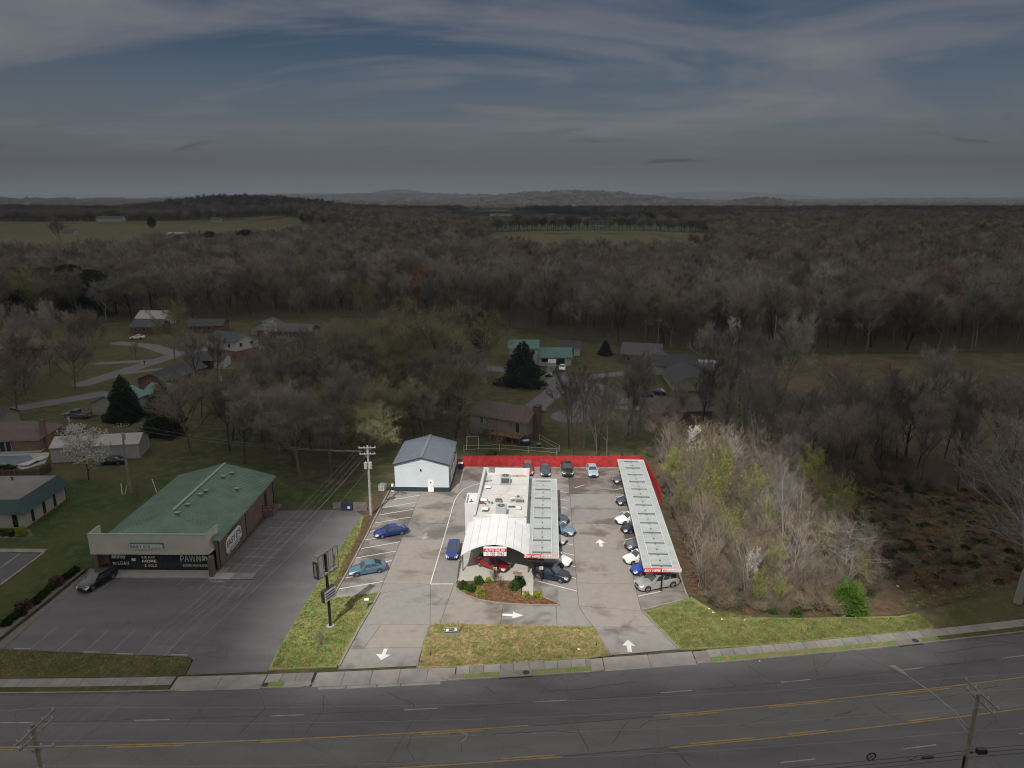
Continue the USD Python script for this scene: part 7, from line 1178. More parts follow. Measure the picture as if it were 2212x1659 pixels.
def conifer(seed, H, r, n, shape):
    R = np.random.default_rng(seed); z = H * (1 - np.sqrt(R.uniform(0, 1, n))) if shape == 'cone' else H * R.beta(2.4, 1.6, n) * .98 + .3; t = z / H
    rad = (r * (1 - t) ** .75 if shape == 'cone' else r * np.sqrt(np.clip(np.sin(PI * np.clip(t, .12, 1) ** 1.2), 0, 1)) + .1) * (.55 + .55 * np.sqrt(R.uniform(0, 1, n)))
    ph = R.uniform(0, 2 * PI, n); rad *= 1 + .16 * np.sin(ph * 9 + z * 4.0) + .34 * np.sin(ph * 3 + seed) * np.sin(z * 1.3 + seed) + .2 * np.sin(ph * 7 + z * 2.1)
    c = np.c_[rad * np.cos(ph), rad * np.sin(ph), z]; o = norm(np.c_[np.cos(ph), np.sin(ph), R.uniform(-.1, .5, n)]); a = norm(o + R.normal(0, .45, (n, 3))); b = norm(np.cross(a, R.normal(0, 1, (n, 3)))); L = R.uniform(.25, .6, (n, 1)) * (1.15 if shape == 'cone' else 1.3); w = .16; j = np.arange(n)
    cr = MB().add(np.vstack([c - b * w, c + a * L, c + b * w]), np.c_[j, j + n, j + 2 * n]).add(np.vstack([c, c + norm(a + b) * L * .8, c + np.cross(a, b) * w]), np.c_[j, j + n, j + 2 * n])
    return MB().tube([(0, 0, -.3), (0, 0, H * .5), (0, 0, H * .95)], [H * .018, H * .012, .03], 6, cap=False), cr, None
source('cedar', 'bark_dark', 'needle_dark', conifer(1, 9.5, 3.0, 5200, 'cone'), crown_name='foliage'); source('pine_a', 'bark_brown', 'needle_pine', conifer(2, 14, 4.4, 5200, 'round'), crown_name='foliage'); source('pine_b', 'bark_brown', 'needle_dark', conifer(3, 13, 3.6, 4600, 'round'), crown_name='foliage')
def bush(seed, r, h, n, s):
    R = np.random.default_rng(seed); u = norm(R.normal(0, 1, (n, 3))); u[:, 2] = np.abs(u[:, 2]); k = R.uniform(.45, 1.05, (n, 1)) ** .6 * (1 + .22 * np.sin(u[:, :1] * 5 + seed) * np.cos(u[:, 1:2] * 6)); c = u * k * (r, r, h); a = norm(u + R.normal(0, .6, (n, 3))); b = norm(np.cross(a, R.normal(0, 1, (n, 3)))); j = np.arange(n); q = s * R.uniform(.6, 1.3, (n, 1))
    m = MB().add(np.vstack([c - a * q, c + b * q * .45, c + a * q, c - b * q * .45]), np.c_[j, j + n, j + 2 * n, j + 3 * n]); st = MB()
    for _ in range(7): e = norm(R.normal(0, .5, 3) + (0, 0, .8)) * (r * .8, r * .8, h * .8); st.tube([(0, 0, -.1), e * .5, e], [.035, .025, .01], 4, cap=False)
    return st, m, None
source('bush_green', 'bark_brown', 'leaf_shrub', bush(1, .62, .85, 900, .13), crown_name='foliage'); source('bush_dark', 'bark_dark', 'leaf_dark_shrub', bush(2, .6, .75, 900, .12), crown_name='foliage'); source('bush_bright', 'bark_brown', 'leaf_bright_green', bush(3, 1.9, 3.6, 7500, .11), crown_name='foliage'); source('bush_lime', 'bark_brown', 'leaf_yellow_green', bush(4, .6, .9, 800, .12), crown_name='foliage'); source('bush_twig', 'bark_brown', 'twig_tan', T_(91, 1.8, .05, .5, 6, 2, 420, (.2, .55), .016, r0=.02, up=.5, stems=5)); mat('leaf_maroon', (.085, .038, .036), .9, var=.3)
source('bush_red', 'bark_dark', 'leaf_maroon', bush(5, .6, .7, 700, .11), crown_name='foliage')
tr_ = random.Random(21)
NATURAL = {'spread': 14, 'tall': 17.5, 'slim': 12.5, 'budding': 15, 'green': 9, 'willow': 8.5, 'red': 11, 'orange': 11, 'blossom': 9.2, 'sapling': 7.5, 'leaning': 13.5, 'sycamore': 19, 'cedar': 9.5, 'pine': 13.5, 'bush': 1}
def plant(name, key, x, y, H, label, cat='tree', group=None, rz=None, wide=1.0, z=None):
    s = H / NATURAL[key.split('_')[0]]; z = float(terrain(x, y)) if z is None else z
    return copy_of(SOURCES[key], name, (x, y, z), tr_.uniform(0, 2 * PI) if rz is None else rz, (s * wide, s * wide, s), label, cat, group)

# ---- single trees one can point to
for nm, key, x, y, H, lab, w in (
    ('blossom_tree', 'blossom_a', -71.4, 111.9, 9.0, 'round white blossoming tree on the grass in front of the long pale shed', 1.05), ('blossom_tree', 'blossom_b', 60.3, 193, 11.5, 'tall white blossoming tree beside the covered camper', .95), ('blossom_tree', 'blossom_a', -80.9, 235, 6.0, 'small round pale blossoming tree in front of the brick ranch house', 1.0), ('blossom_tree', 'blossom_b', 28.5, 75.8, 5.2, 'small white blossoming sapling at the front of the sunlit brush', .6), ('blossom_tree', 'blossom_b', 30.6, 112, 8.0, 'white topped tree at the back of the sunlit brush', .7), ('blossom_tree', 'blossom_a', -127, 176, 10, 'pale blossoming tree among the bare trees at the far left', .9),
    ('cedar_tree', 'cedar', -82.6, 145.1, 10.0, 'dark conical evergreen in front of the teal roof, left of the pair', 1.0), ('cedar_tree', 'cedar', -69.9, 136.2, 11.0, 'dark evergreen right of the teal roof, narrower of the pair', .95), ('cedar_tree', 'cedar', 2.6, 175.5, 11.2, 'dark shaggy evergreen in front of the two-storey green roofed house', 1.25), ('cedar_tree', 'pine_b', -9.5, 214, 13, 'dark evergreen behind the big greenish tree in the middle', .8), ('cedar_tree', 'cedar', 28.3, 210.5, 4.6, 'small dark evergreen left of the grey cross gable house', 1.2),
    ('lime_green_tree', 'green_a', 26.0, 102.3, 8.0, 'yellow-green leafing tree beside the red fence curve', .8), ('lime_green_tree', 'green_a', 24.8, 95.5, 5.5, 'lower yellow-green leafing tree along the right canopy', .8), ('lime_green_tree', 'green_a', 33.0, 104, 7.2, 'yellow-green tree in the middle of the sunlit brush', .55), ('lime_green_tree', 'green_a', 43.5, 99, 9.0, 'yellow-green tree at the right back of the sunlit brush', .8), ('lime_green_tree', 'green_a', 35.0, 88, 6.5, 'small yellow-green tree in the centre of the brush', .5),
    ('sycamore', 'sycamore', 59.3, 74.2, 21.0, 'big bare tree with pale leaning trunk at the right edge by the footway', 1.25), ('pale_bare_tree', 'leaning', 46.2, 135.5, 14.5, 'pale bare tree with long drooping limbs below the cream gable house', 1.0), ('pale_bare_tree', 'tall_b', 45.4, 125, 14, 'bare tree with slender pale trunk behind the sunlit brush', .7), ('pale_bare_tree', 'leaning', 41.6, 80.2, 8.0, 'pale bare tree with arching limbs at the right of the sunlit brush', 1.0), ('pale_bare_tree', 'tall_b', 37.0, 88.6, 11, 'pale straight trunk standing in the middle of the brush', .5),
    ('budding_tree', 'budding_a', -14.2, 155, 20.5, 'very large greenish budding tree behind the metal garage', 1.15), ('budding_tree', 'budding_b', -28.0, 187, 17.5, 'large golden green tree by the street in the middle', 1.1), ('budding_tree', 'budding_b', -53.5, 256, 15, 'yellow-green tree at the end of the street near the woods', .9), ('budding_tree', 'budding_b', -97.8, 201, 16.5, 'pale yellow-green tree on the corner of the left street', .75), ('budding_tree', 'budding_a', -27.3, 150, 15, 'olive budding tree between the pawn shop and the garage', 1.1), ('budding_tree', 'budding_a', -37.8, 161, 15, 'olive tree behind the green roof of the pawn shop', 1.1), ('budding_tree', 'budding_b', -8.0, 188, 16, 'greenish tree right of the hidden gabled house', .9),
    ('willow_tree', 'willow', -67.4, 147.5, 9.0, 'drooping yellow-green tree right of the dark evergreens', 1.0), ('willow_tree', 'willow', -61.5, 152, 7.0, 'smaller drooping green tree beside the orange one', 1.0), ('orange_tree', 'orange', -58.8, 153, 8.5, 'orange-tinged bare tree below the lawn on the left', .8), ('orange_tree', 'orange', -163, 291, 14, 'orange tree at the edge of the dark pines', 1.2), ('orange_tree', 'orange', 14, 262, 12, 'tan-orange tree at the foot of the woods behind the green roofs', 1.0),
    ('red_tree', 'red', -118, 166, 12.5, 'dark red budding tree among the bare trees at the left edge', 1.2), ('red_tree', 'red', -40, 300, 13, 'rusty red tree at the edge of the woods in the middle', 1.3), ('red_tree', 'red', 16.5, 160, 7.5, 'small red budding tree in front of the turning circle', .8), ('red_tree', 'red', -250, 520, 15, 'red tree far off in the woods on the left', 1.4), ('red_tree', 'red', -190, 470, 13, 'second red tree far off in the woods, right of the first', 2.0), ('bush_clump', 'bush_dark', -88.5, 115.2, 1.5, 'dark ivy clump on the wooden fence by the covered pool', 2.4),
    ('street_tree', 'spread_c', -80.0, 175.3, 12, 'dark bare tree in front of the black roofed ranch house', .8), ('street_tree', 'spread_c', -77.5, 181, 11, 'dark bare tree beside the carport deck', .7), ('street_tree', 'slim_a', -110, 203, 5, 'tiny bare tree on the lawn by the left street', .9), ('street_tree', 'spread_b', -79.3, 263, 12, 'round bare tree behind the brick ranch house', .8), ('street_tree', 'tall_c', -70.9, 268, 16, 'tall thin bare tree on the brown slope by the woods', .5), ('street_tree', 'tall_e', -49.8, 142.4, 13, 'twin-trunked bare tree behind the green roof', .8), ('street_tree', 'tall_a', -54, 146.2, 14, 'slender bare tree left of the twin-trunked one', .6), ('street_tree', 'spread_a', -6.7, 127.2, 5.5, 'small bare tree by the garden swing frame', .7),
    ('fence_tree', 'slim_a', 10.8, 127.5, 14, 'first dark bare tree from the left behind the red fence', .8), ('fence_tree', 'slim_b', 13.6, 127.3, 14, 'second dark bare tree behind the red fence, taller crown', .85), ('fence_tree', 'slim_a', 16.4, 127, 13, 'third dark bare tree behind the red fence', .7), ('fence_tree', 'tall_c', 23.2, 135, 15.5, 'forked dark bare tree right of the turning circle', .9), ('fence_tree', 'slim_b', 15.2, 120.4, 11, 'bare tree touching the red fence above the ice blue sedan', .7), ('fence_tree', 'slim_a', 19.8, 120.8, 12, 'bare tree just behind the far end of the right canopy', .7), ('fence_tree', 'slim_a', 11.2, 121.2, 11.5, 'thin dark tree behind the black pickup and the fence', .6), ('fence_tree', 'slim_b', 17.4, 122.5, 12.5, 'dark trunk pair between the fence and the turning circle', .7), ('fence_tree', 'slim_a', 22.3, 122.2, 12, 'bare tree behind the corner of the red fence', .7), ('brown_tree', 'orange', 32.7, 134.1, 8.0, 'brown fuzzy sapling in front of the low brick house', .7),
    ('meadow_tree', 'slim_a', 59.6, 117, 14, 'dark bare tree at the front of the meadow, left of the group', .9), ('meadow_tree', 'slim_b', 63, 117, 12.5, 'second dark bare tree at the front of the meadow', .8), ('meadow_tree', 'tall_c', 68.4, 118.7, 15.5, 'tallest dark bare tree in front of the meadow', .8), ('meadow_tree', 'slim_a', 70.8, 120, 14.5, 'dark bare tree touching the tallest one at the meadow', .9), ('meadow_tree', 'tall_a', 63.2, 158, 19, 'big grey bare tree at the left end of the meadow', .9), ('meadow_tree', 'spread_c', 43.4, 106, 9, 'dark bare tree at the shaded edge of the brush', .7), ('meadow_tree', 'spread_a', 92, 150, 13, 'broad pale bare tree inside the meadow on the right', .9), ('field_tree', 'spread_c', -480, 770, 24, 'lone bare tree standing on the left pasture', 1.0), ('field_tree', 'pine_b', -500, 1010, 16, 'dark round evergreen on the left pasture', 1.0)):
    if lab: plant(nm, key, x, y, H * (1 if not key.startswith('bush') else 1), lab, 'shrub' if nm == 'bush_clump' else 'tree', wide=w)
for i in range(9):
    a, b = ((-208.8, 291), (-201, 300), (-205, 313), (-197, 322), (-186, 300), (-176, 292), (-166.4, 282), (-214, 306), (-190, 318))[i]
    plant('pine_tree', ('pine_a', 'pine_b')[i % 2], a, b, (17, 18, 16, 17, 18.5, 17.5, 18, 18, 17)[i], 'dark pine in the evergreen clump at the left above the bare trees', group='clump of dark pines at the left')
for x, y, H in ((-300, 1210, 15), (-318, 1230, 17), (-336, 1215, 14), (-352, 1232, 16), (-250, 1010, 16), (-262, 1180, 15), (-275, 1182, 14)): plant('pasture_evergreen', 'pine_b', x, y, H, 'small dark evergreen far off along the left pasture', group='dark evergreens on the left pasture')
for x, y, H in ((-238, 575, 16), (-228, 580, 17), (-246, 590, 19), (-220, 598, 20), (-212, 600, 18)): plant('far_evergreen', 'pine_a', x, y, H, 'dark evergreen in the far clump below the left pasture', group='far evergreen clump below the left pasture')

# ---- the sunlit brush beside the right canopy
BRUSH = Polygon([(22.6, 76.5), (24.5, 73.5), (28, 72.6), (38, 72.6), (43.5, 77), (46, 84), (47.5, 97), (44, 110), (37, 116), (30, 117), (25.5, 113), (25.0, 100), (23.6, 88)])
def scatter(pg, n, seed, mind, avoid=()):
    r = random.Random(seed); x0, y0, x1, y1 = pg.bounds; out = list(avoid); k = len(out); tries = 0; cell = {}
    def near(x, y):
        i, j = int(x // mind), int(y // mind)
        return any((x - a) ** 2 + (y - b) ** 2 < mind * mind for di in (-1, 0, 1) for dj in (-1, 0, 1) for a, b in cell.get((i + di, j + dj), ()))
    for a, b in out: cell.setdefault((int(a // mind), int(b // mind)), []).append((a, b))
    prep = shapely.prepared.prep(pg)
    while len(out) - k < n and tries < n * 30:
        tries += 1; x, y = r.uniform(x0, x1), r.uniform(y0, y1)
        if near(x, y) or not prep.contains(Point(x, y)): continue
        out.append((x, y)); cell.setdefault((int(x // mind), int(y // mind)), []).append((x, y))
    return out[k:]
for i, (x, y) in enumerate(scatter(BRUSH, 150, 4, 1.85)):
    left = x < 31 + (y - 75) * .1; back = (y - 72) / 45
    key = tr_.choice(('sapling_a', 'sapling_b', 'sapling_d', 'sapling_a') if left else ('sapling_b', 'sapling_c', 'sapling_e', 'sapling_d')) if tr_.random() > .13 else 'sapling_green'
    lab, grp = ('slender bare sapling with straw-coloured twigs in the sunlit brush', 'straw-coloured saplings in the sunlit brush') if key in ('sapling_a', 'sapling_d') else ('slender bare sapling with grey-brown twigs in the sunlit brush', 'grey-brown saplings in the sunlit brush') if key != 'sapling_green' else ('slender sapling with yellow-green leaves in the sunlit brush', 'leafing saplings in the sunlit brush')
    plant('sapling', key, x, y, tr_.uniform(4.0, 7.5) + 2.6 * back, lab, group=grp, wide=tr_.uniform(.75, 1.05))
plant('bright_bush', 'bush_bright', 38.7, 72.6, 1.0, 'bright green leafy bush at the right end of the sunlit brush', 'shrub', wide=1.0)
def stuff(name, protos, pts, kind='stuff', smin=.8, smax=1.2, zfn=None, wide=(1, 1), seed=1, tall=None):
    """thousands of one kind as one instancer"""
    pi = UsdGeom.PointInstancer.Define(stage, path_for(None, name)); r = np.random.default_rng(seed); n = len(pts); P = np.array(pts, float)
    pi.CreatePrototypesRel().SetTargets([Sdf.Path(p) for p in protos]); pi.CreateProtoIndicesAttr(Vt.IntArray.FromNumpy(r.integers(0, max(1, len(protos)), n).astype(np.int32)))
    z = terrain(P[:, 0], P[:, 1]) if zfn is None else np.full(n, zfn); pi.CreatePositionsAttr(Vt.Vec3fArray.FromNumpy(np.c_[P[:, :2], z].astype(np.float32)))
    s = r.uniform(smin, smax, n); w = s * r.uniform(*wide, n); s2 = s if tall is None else s * tall; pi.CreateScalesAttr(Vt.Vec3fArray.FromNumpy(np.c_[w, w, s2].astype(np.float32)))
    a = r.uniform(0, 2 * PI, n) / 2; q = Vt.QuathArray([Gf.Quath(float(np.cos(t)), 0, 0, float(np.sin(t))) for t in a]); pi.CreateOrientationsAttr(q)
    return tag(pi.GetPrim(), kind=kind)
def hidden_mesh(name, parts):
    """a prototype kept under a class so that only its copies are drawn"""
    c = stage.CreateClassPrim('/World/source_' + name); c.SetTypeName('Xform')
    for k, (pn, m, mm) in enumerate(parts): part(c, pn, m, mm)
    SOURCES[name] = c; return c
# ---------------------------------------------------------------- woods: the nearest trees one by one, the rest as one mass
def proto_under(pi_name, keys):
    """prototypes for an instancer: references to the tree sources, held under the instancer itself"""
    out = []
    base = '/World/' + pi_name
    for k in keys:
        x = UsdGeom.Xform.Define(stage, base + '/' + k); x.GetPrim().GetReferences().AddInternalReference(SOURCES[k].GetPath()); out.append(base + '/' + k)
    return out
HOUSE_ZONE = Polygon([(-150, 120), (24, 118), (60, 150), (62, 214), (22, 230), (-30, 262), (-60, 282), (-120, 272), (-155, 252)])
NEAR_ALL = []
# belts of trees among the houses: behind the shop and garage, left of the street, right of the meadow
BELT = Polygon([(-60, 124), (-40, 114), (-26, 112), (-24, 124), (-10, 127), (-10, 133), (-9, 142), (-16, 170), (-34, 180), (-46, 168), (-58, 150)])
for i, (x, y) in enumerate(scatter(BELT, 72, 9, 4.6)):
    k = tr_.choice(('spread_c', 'tall_c', 'budding_a', 'slim_a', 'spread_b', 'tall_e', 'budding_a', 'tall_d')); plant('belt_tree', k, x, y, tr_.uniform(9, 14) + max(0, (y - 130) * .06), 'bare or budding tree in the dark belt between pawn shop and garage', group='trees of the dark belt behind the pawn shop and garage', wide=tr_.uniform(.95, 1.2))
LEFTS = Polygon([(-150, 128), (-118, 140), (-101, 150), (-98, 160), (-106, 176), (-118, 190), (-122, 214), (-150, 240), (-200, 260), (-190, 200)])
for i, (x, y) in enumerate(scatter(LEFTS, 46, 12, 7.5)):
    k = tr_.choice(('spread_a', 'spread_a', 'tall_a', 'spread_b', 'tall_e')); plant('street_side_tree', k, x, y, tr_.uniform(11.5, 15.5) if y < 180 else tr_.uniform(8.5, 11), 'grey bare tree in the cluster at the left edge below the pines', group='grey bare trees left of the street', wide=tr_.uniform(.9, 1.15))
RIGHTS = Polygon([(49, 107), (62, 110), (78, 100), (100, 98), (120, 118), (90, 128), (70, 126), (52, 150), (48, 132), (24.5, 124), (27, 119), (40, 117), (47, 108)])
for i, (x, y) in enumerate(scatter(RIGHTS, 40, 15, 5.2)):
    k = tr_.choice(('spread_c', 'tall_d', 'slim_b', 'tall_c', 'slim_a', 'spread_b')); far = x > 60; plant('wood_edge_tree', k, x, y, tr_.uniform(8, 12.5) if not far else tr_.uniform(11, 16), 'dark bare tree in the shaded wood right of the sunlit brush', group='shaded trees right of the brush', wide=tr_.uniform(.75, 1.0))
YARD = Polygon([(24, 136), (60, 150), (62, 205), (52, 200), (50, 165), (30, 150)])
for i, (x, y) in enumerate(scatter(YARD, 22, 17, 5.5)):
    plant('yard_tree', tr_.choice(('slim_b', 'tall_d', 'spread_a', 'slim_a', 'tall_a')), max(x, 50) if y > 150 and y < 185 else x, y if not (28 < x < 44 and 141 < y < 153) else 138, tr_.uniform(9, 14), 'grey bare tree around the houses at the end of the street', group='bare trees round the right-hand houses', wide=.8)
# the wood behind the houses
WOOD_NEAR = WOODS.intersection(sbox(-520, 200, 520, 470)).difference(unary_union(FIELDS)).difference(HOUSE_ZONE)
wn = [p for p in scatter(WOOD_NEAR, 3000, 22, 7.4) if abs(p[0]) < p[1] * .80 + 25]; wn.sort(key=lambda p: p[1] + abs(p[0]) * .15)
WK = ('tall_a', 'tall_c', 'tall_d', 'tall_e', 'spread_a', 'spread_c', 'tall_d', 'tall_a', 'spread_b', 'tall_e')
for x, y in wn[:270]:
    k = tr_.choice(WK) if tr_.random() > .07 else tr_.choice(('budding_b', 'budding_a', 'orange'))
    plant('forest_tree', k, x, y, tr_.uniform(13.5, 19), 'bare tree along the near edge of the wood behind the houses', group='bare trees at the near edge of the wood', wide=tr_.uniform(1.0, 1.3))
def woods(name, pts, keys, smin, smax, seed, wide=(1.0, 1.3)):
    nm = peek(name)
    pi = stuff(name, [], pts, 'stuff', smin, smax, wide=wide, seed=seed); ks = proto_under(nm, dict.fromkeys(keys))
    api = UsdGeom.PointInstancer(pi); api.GetPrototypesRel().SetTargets([Sdf.Path(k) for k in ks]); r = np.random.default_rng(seed + 1)
    order = list(dict.fromkeys(keys)); w = np.array([keys.count(k) for k in order], float); api.GetProtoIndicesAttr().Set(Vt.IntArray.FromNumpy(r.choice(len(order), len(pts), p=w / w.sum()).astype(np.int32))); return pi
woods('wood', wn[270:], list(WK) * 3 + ['budding_a', 'budding_b', 'red'], .80, 1.12, 31)
def big_scatter(pg, y0, y1, step, seed, jitter=.42, margin=60):
    r = np.random.default_rng(seed); ys = np.arange(y0, y1, step); out = []
    for y in ys:
        xs = np.arange(-.76 * y - margin, .76 * y + margin, step); out.append(np.c_[xs + r.uniform(-jitter, jitter, len(xs)) * step, y + r.uniform(-jitter, jitter, len(xs)) * step])
    P = np.vstack(out); shapely.prepare(pg); return P[shapely.contains_xy(pg, P[:, 0], P[:, 1])]
OPEN = unary_union(FIELDS).buffer(4)
FARW = Polygon([(-6000, 470), (6000, 470), (6000, 9000), (-6000, 9000)]).difference(OPEN)
woods('far_wood', big_scatter(FARW, 470, 920, 10.5, 41), list(WK) * 2 + ['budding_a', 'budding_b'], .78, 1.08, 42, (1.0, 1.35))
woods('far_wood', big_scatter(FARW, 920, 1700, 16, 43), list(WK), .85, 1.15, 44, (1.1, 1.5))
# the mid distance wood past 1700 m is seen as one dull mass: simpler, wider trees
source('mass_a', 'bark_dark', 'twig_dark', T_(101, 14, .12, .6, 7, 2, 520, (1.2, 3.2), .5)); source('mass_b', 'bark_brown', 'twig_brown', T_(102, 14, .12, .6, 7, 2, 520, (1.2, 3.2), .5)); source('mass_c', 'bark_grey', 'twig_grey', T_(103, 14, .12, .6, 7, 2, 520, (1.2, 3.2), .5))
woods('far_wood', big_scatter(FARW, 1700, 3200, 25, 45), ['mass_a', 'mass_b', 'mass_a', 'mass_c'], 1.0, 1.5, 46, (1.5, 2.1))
woods('far_wood', big_scatter(FARW, 3200, 6800, 52, 47, margin=200), ['mass_a', 'mass_b', 'mass_c'], 1.1, 1.8, 48, (2.6, 3.8))
# tree line behind the middle field
ln_ = [(x, 915 + .07 * x + tr_.uniform(-6, 6)) for x in np.arange(-30, 262, 5.5)]
woods('tree_line', ln_, ['tall_c', 'tall_a', 'slim_a', 'tall_d'], .75, 1.05, 51)
# ---------------------------------------------------------------- low plants
for x, y, k, s, lab in ((-5.98, 77.5, 'bush_green', .95, 'round green shrub at the left corner of the mulch bed'), (-4.88, 76.9, 'bush_green', .9, 'green shrub second along the kerb of the mulch bed'), (-3.77, 75.9, 'bush_lime', 1.0, 'yellow-green shrub nearest the kerb of the mulch bed'), (-4.09, 78.6, 'bush_green', .95, 'green shrub at the back left of the mulch bed by the pad'), (-2.9, 78.6, 'bush_lime', .75, 'small yellowish shrub at the back of the mulch bed'),
                        (.85, 78.2, 'bush_dark', 1.25, 'large dark green shrub at the back right of the mulch bed'), (.3, 77.3, 'bush_green', 1.05, 'wide green shrub in front of the large dark one'), (1.75, 75.3, 'bush_lime', .75, 'small lime shrub at the foot of the concrete path'), (3.0, 75.2, 'bush_lime', .95, 'round lime green shrub right of the concrete path')): plant('shrub', k, x, y, s, lab, 'shrub', z=.12)
plant('dry_shrub', 'bush_twig', -2.15, 78.7, 1.0, 'pinkish bare shrub at the foot of the sales sign', 'shrub', z=.12); plant('dry_shrub', 'bush_twig', -1.4, 77.9, .6, 'low dry shrub in the middle of the mulch bed', 'shrub', z=.12); plant('dry_shrub', 'bush_twig', -20.3, 66.0, .8, 'pale twiggy shrub on the grass left of the exit', 'shrub', z=.1)
for i, (x, y) in enumerate(((-56.31, 69.84), (-56.33, 70.93), (-55.99, 71.77), (-56.45, 72.96), (-55.92, 74.14), (-55.97, 75.17), (-56.02, 76.15), (-56.01, 77.14), (-56.02, 78.25), (-55.75, 79.68), (-55.57, 80.46), (-55.56, 81.46))):
    b = i in (3, 8); plant('border_shrub', 'bush_red' if b else 'bush_dark', x, y, .9 if not b else 1.5, ('big dark red shrub in the gravel border, nearer the road' if i == 3 else 'big dark red shrub in the gravel border, nearer the shop') if b else 'small dark shrub in the row along the timber edged gravel border', 'shrub', None if b else 'row of dark shrubs in the gravel border', z=.05)
for x, y, k, s, lab in ((-72.6, 91.8, 'bush_dark', 1.0, 'dark shrub at the left end of the bed by the office block'), (-71.4, 91.6, 'bush_green', .8, 'green shrub in the bed below the office block window'), (-70.2, 91.5, 'bush_dark', .95, 'dark shrub beside the downpipe of the office block'), (-69.1, 91.5, 'bush_lime', 1.4, 'tall yellowish shrub at the corner of the office block'), (-3.4, 120.3, 'bush_green', 2.4, 'large green shrub just behind the red fence'), (-68.6, 238, 'bush_dark', 2.2, 'round dark bush at the right end of the brick ranch house'), (-72.5, 250, 'bush_dark', 2.6, 'dark hedge bush behind the brick ranch house'), (-59.3, 104.5, 'bush_twig', 1.3, 'pinkish brush pile behind the pawn shop')): plant('shrub', k, x, y, s, lab, 'shrub')
for i in range(9): plant('fence_shrub', ('bush_dark', 'bush_green', 'bush_dark')[i % 3], -.8 + 1.15 * i, 120.4 + .1 * (i % 3), 1.3, 'thin young shrub in the row behind the red fence', 'shrub', 'row of young shrubs behind the red fence', wide=.5)
# undergrowth, grass tufts, fallen leaves
def tuft(seed, n, h, w, lean_):
    R = np.random.default_rng(seed); b = R.normal(0, .07, (n, 2)); d = norm(np.c_[R.normal(0, lean_, (n, 2)), np.ones(n)]); L = h * R.uniform(.5, 1.1, (n, 1)); a = R.uniform(0, PI, n); s = np.c_[np.cos(a), np.sin(a), 0 * a] * w; B = np.c_[b, 0 * a]; j = np.arange(n)
    return MB().add(np.vstack([B - s, B + s, B + d * L]), np.c_[j, j + n, j + 2 * n])
def low_stuff(name, protos, pg, n, seed, smin, smax, z):
    r = np.random.default_rng(seed); x0, y0, x1, y1 = pg.bounds; P = np.c_[r.uniform(x0, x1, n * 3), r.uniform(y0, y1, n * 3)]; shapely.prepare(pg); P = P[shapely.contains_xy(pg, P[:, 0], P[:, 1])][:n]
    pi = stuff(name, [], P, 'stuff', smin, smax, zfn=z, seed=seed); out = []
    for pn, m, mm in protos: out.append(part(pi, pn, m, mm).GetPath())
    UsdGeom.PointInstancer(pi).GetPrototypesRel().SetTargets(out); UsdGeom.PointInstancer(pi).GetProtoIndicesAttr().Set(Vt.IntArray.FromNumpy(r.integers(0, len(out), len(P)).astype(np.int32)))
TG = [('green_tuft', tuft(1, 16, .13, .012, .5), 'grass_blade'), ('straw_tuft', tuft(2, 16, .15, .012, .6), 'straw_blade'), ('short_tuft', tuft(3, 16, .10, .014, .7), 'grass_blade')]
TS = [('straw_tuft', tuft(4, 16, .15, .013, .6), 'straw_blade'), ('dry_tuft', tuft(5, 16, .11, .013, .8), 'straw_blade'), ('green_tuft', tuft(6, 14, .13, .012, .5), 'grass_blade')]
low_stuff('grass', TS, Polygon([(-9.0, 69.8), (9.0, 69.3), (10.0, 64.35), (7.5, 63.8), (2.0, 63.25), (-5.4, 62.45), (-9.4, 62.3), (-9.3, 66.6)]), 4200, 61, .7, 1.5, .115)
low_stuff('grass', TG, Polygon([(-24.3, 62.1), (-17.9, 62.5), (-17.1, 68.9), (-16.1, 76.3), (-19, 75.6), (-21.5, 74.9), (-21.3, 82), (-21.8, 92), (-22.5, 97.5), (-23.1, 89.8), (-23.8, 79.5), (-24.5, 65)]), 5200, 62, .7, 1.5, .10)
low_stuff('grass', TG, Polygon([(15.4, 72.2), (20.9, 74.6), (22.5, 72.6), (28, 70.8), (44, 71.0), (46.5, 72), (46.5, 69.2), (43, 68.5), (26, 66.1), (17.9, 65.4)]), 9000, 63, .8, 1.7, .10)
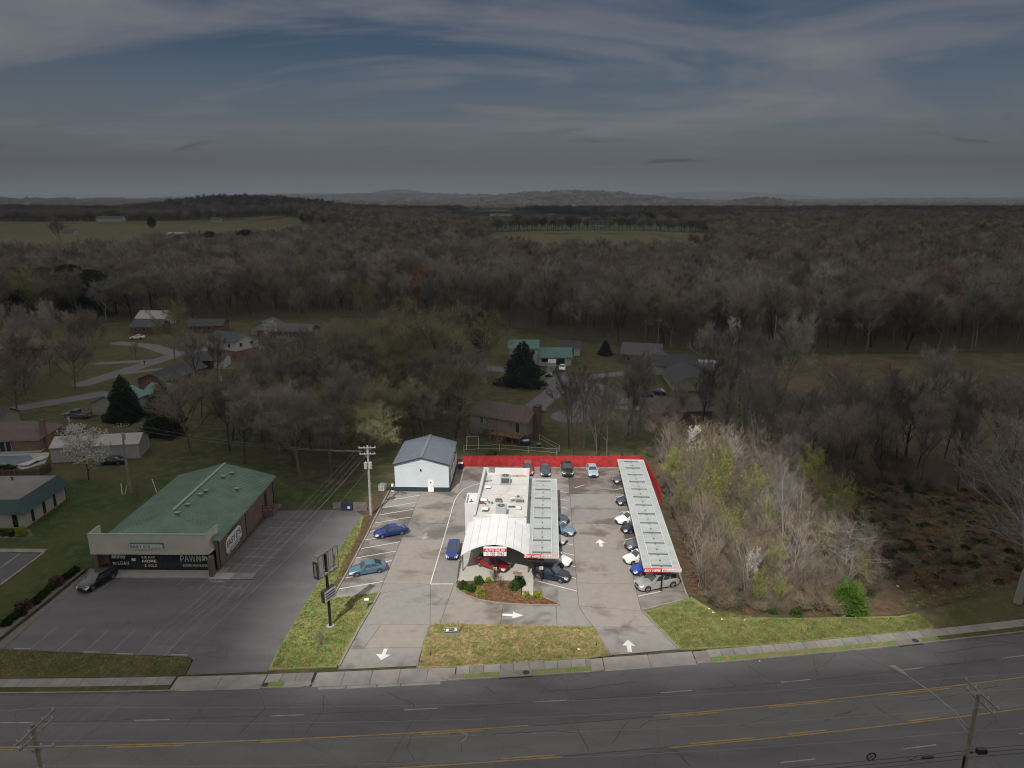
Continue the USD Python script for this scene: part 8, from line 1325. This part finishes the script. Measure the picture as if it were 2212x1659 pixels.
low_stuff('fallen_leaves', [('leaf_pile', MB().add(np.vstack([np.random.default_rng(7).normal(0, .12, (30, 3)) * (1, 1, .15) + (0, 0, .02) + o for o in ((0, 0, 0), (.07, 0, .012), (.03, .06, .01))]), np.c_[np.arange(30), np.arange(30) + 30, np.arange(30) + 60]), 'leaf_dry')], unary_union([Polygon([(-21.8, 75.6), (-21.2, 75.8), (-20.6, 92), (-20.2, 107), (-22.2, 107), (-21.9, 92), (-22.1, 84)]), Polygon([(21.2, 77), (23, 74), (28, 71.5), (38, 71.3), (46, 72), (46, 73.2), (30, 73), (24, 76), (23.2, 90), (22.6, 90)]), Polygon([(-6.6, 77), (-4, 75), (0, 74.2), (5, 73.9), (2.6, 75.4), (1, 77), (-3, 78.8)])]), 2600, 64, .6, 1.3, .11)
low_stuff('undergrowth', [('dry_brush', T_(111, 1.6, .05, .6, 6, 2, 300, (.25, .7), .02, r0=.015, up=.4, stems=4)[1], 'twig_tan'), ('straw_brush', T_(112, 1.4, .05, .6, 6, 2, 300, (.25, .7), .02, r0=.015, up=.4, stems=4)[1], 'twig_straw'), ('green_brush', bush(9, .5, .7, 240, .10)[1], 'leaf_shrub')], BRUSH.buffer(1.0).union(RIGHTS.intersection(sbox(22, 70, 70, 128))).difference(Polygon([(21, 70), (23.2, 70), (24.5, 101), (23.5, 119), (21, 119)])), 2600, 65, .7, 1.4, 0.0)
OPENW = Polygon([(47, 76), (62, 79), (85, 84), (88, 104), (62, 112), (47, 108)])
low_stuff('undergrowth', [('dry_brush', T_(113, 1.0, .05, .6, 6, 2, 260, (.2, .6), .018, r0=.012, up=.4, stems=4)[1], 'twig_tan'), ('weeds', bush(12, .5, .35, 160, .08)[1], 'leaf_dark_shrub'), ('leaf_drift', bush(13, .6, .12, 120, .09)[1], 'leaf_dry')], OPENW, 900, 66, .6, 1.5, 0.0)
low_stuff('grass', TS + TG, OPENW.union(Polygon([(44, 72), (60, 77), (62, 80), (47, 76.5)])), 5200, 67, .8, 1.8, .01)
low_stuff('grass', TG + TS, Polygon([(-92, 66), (-53.8, 65.2), (-45, 64.5), (-33.8, 63.8), (-33, 61.3), (-50, 60.9), (-92, 60.6)]), 5200, 68, .8, 1.6, .08)
# ---------------------------------------------------------------- haze
usdkit.material(stage, '/World/Looks/haze', {'v': ('principled_volume', {'color': (0.80, 0.90, 1.0), 'density': HAZE, 'anisotropy': 0.2})}, [], volume='v.volume')
solo('haze', MB().box(-11000, 11000, -900, 14500, -3.0, 165.0), 'haze', kind='stuff')
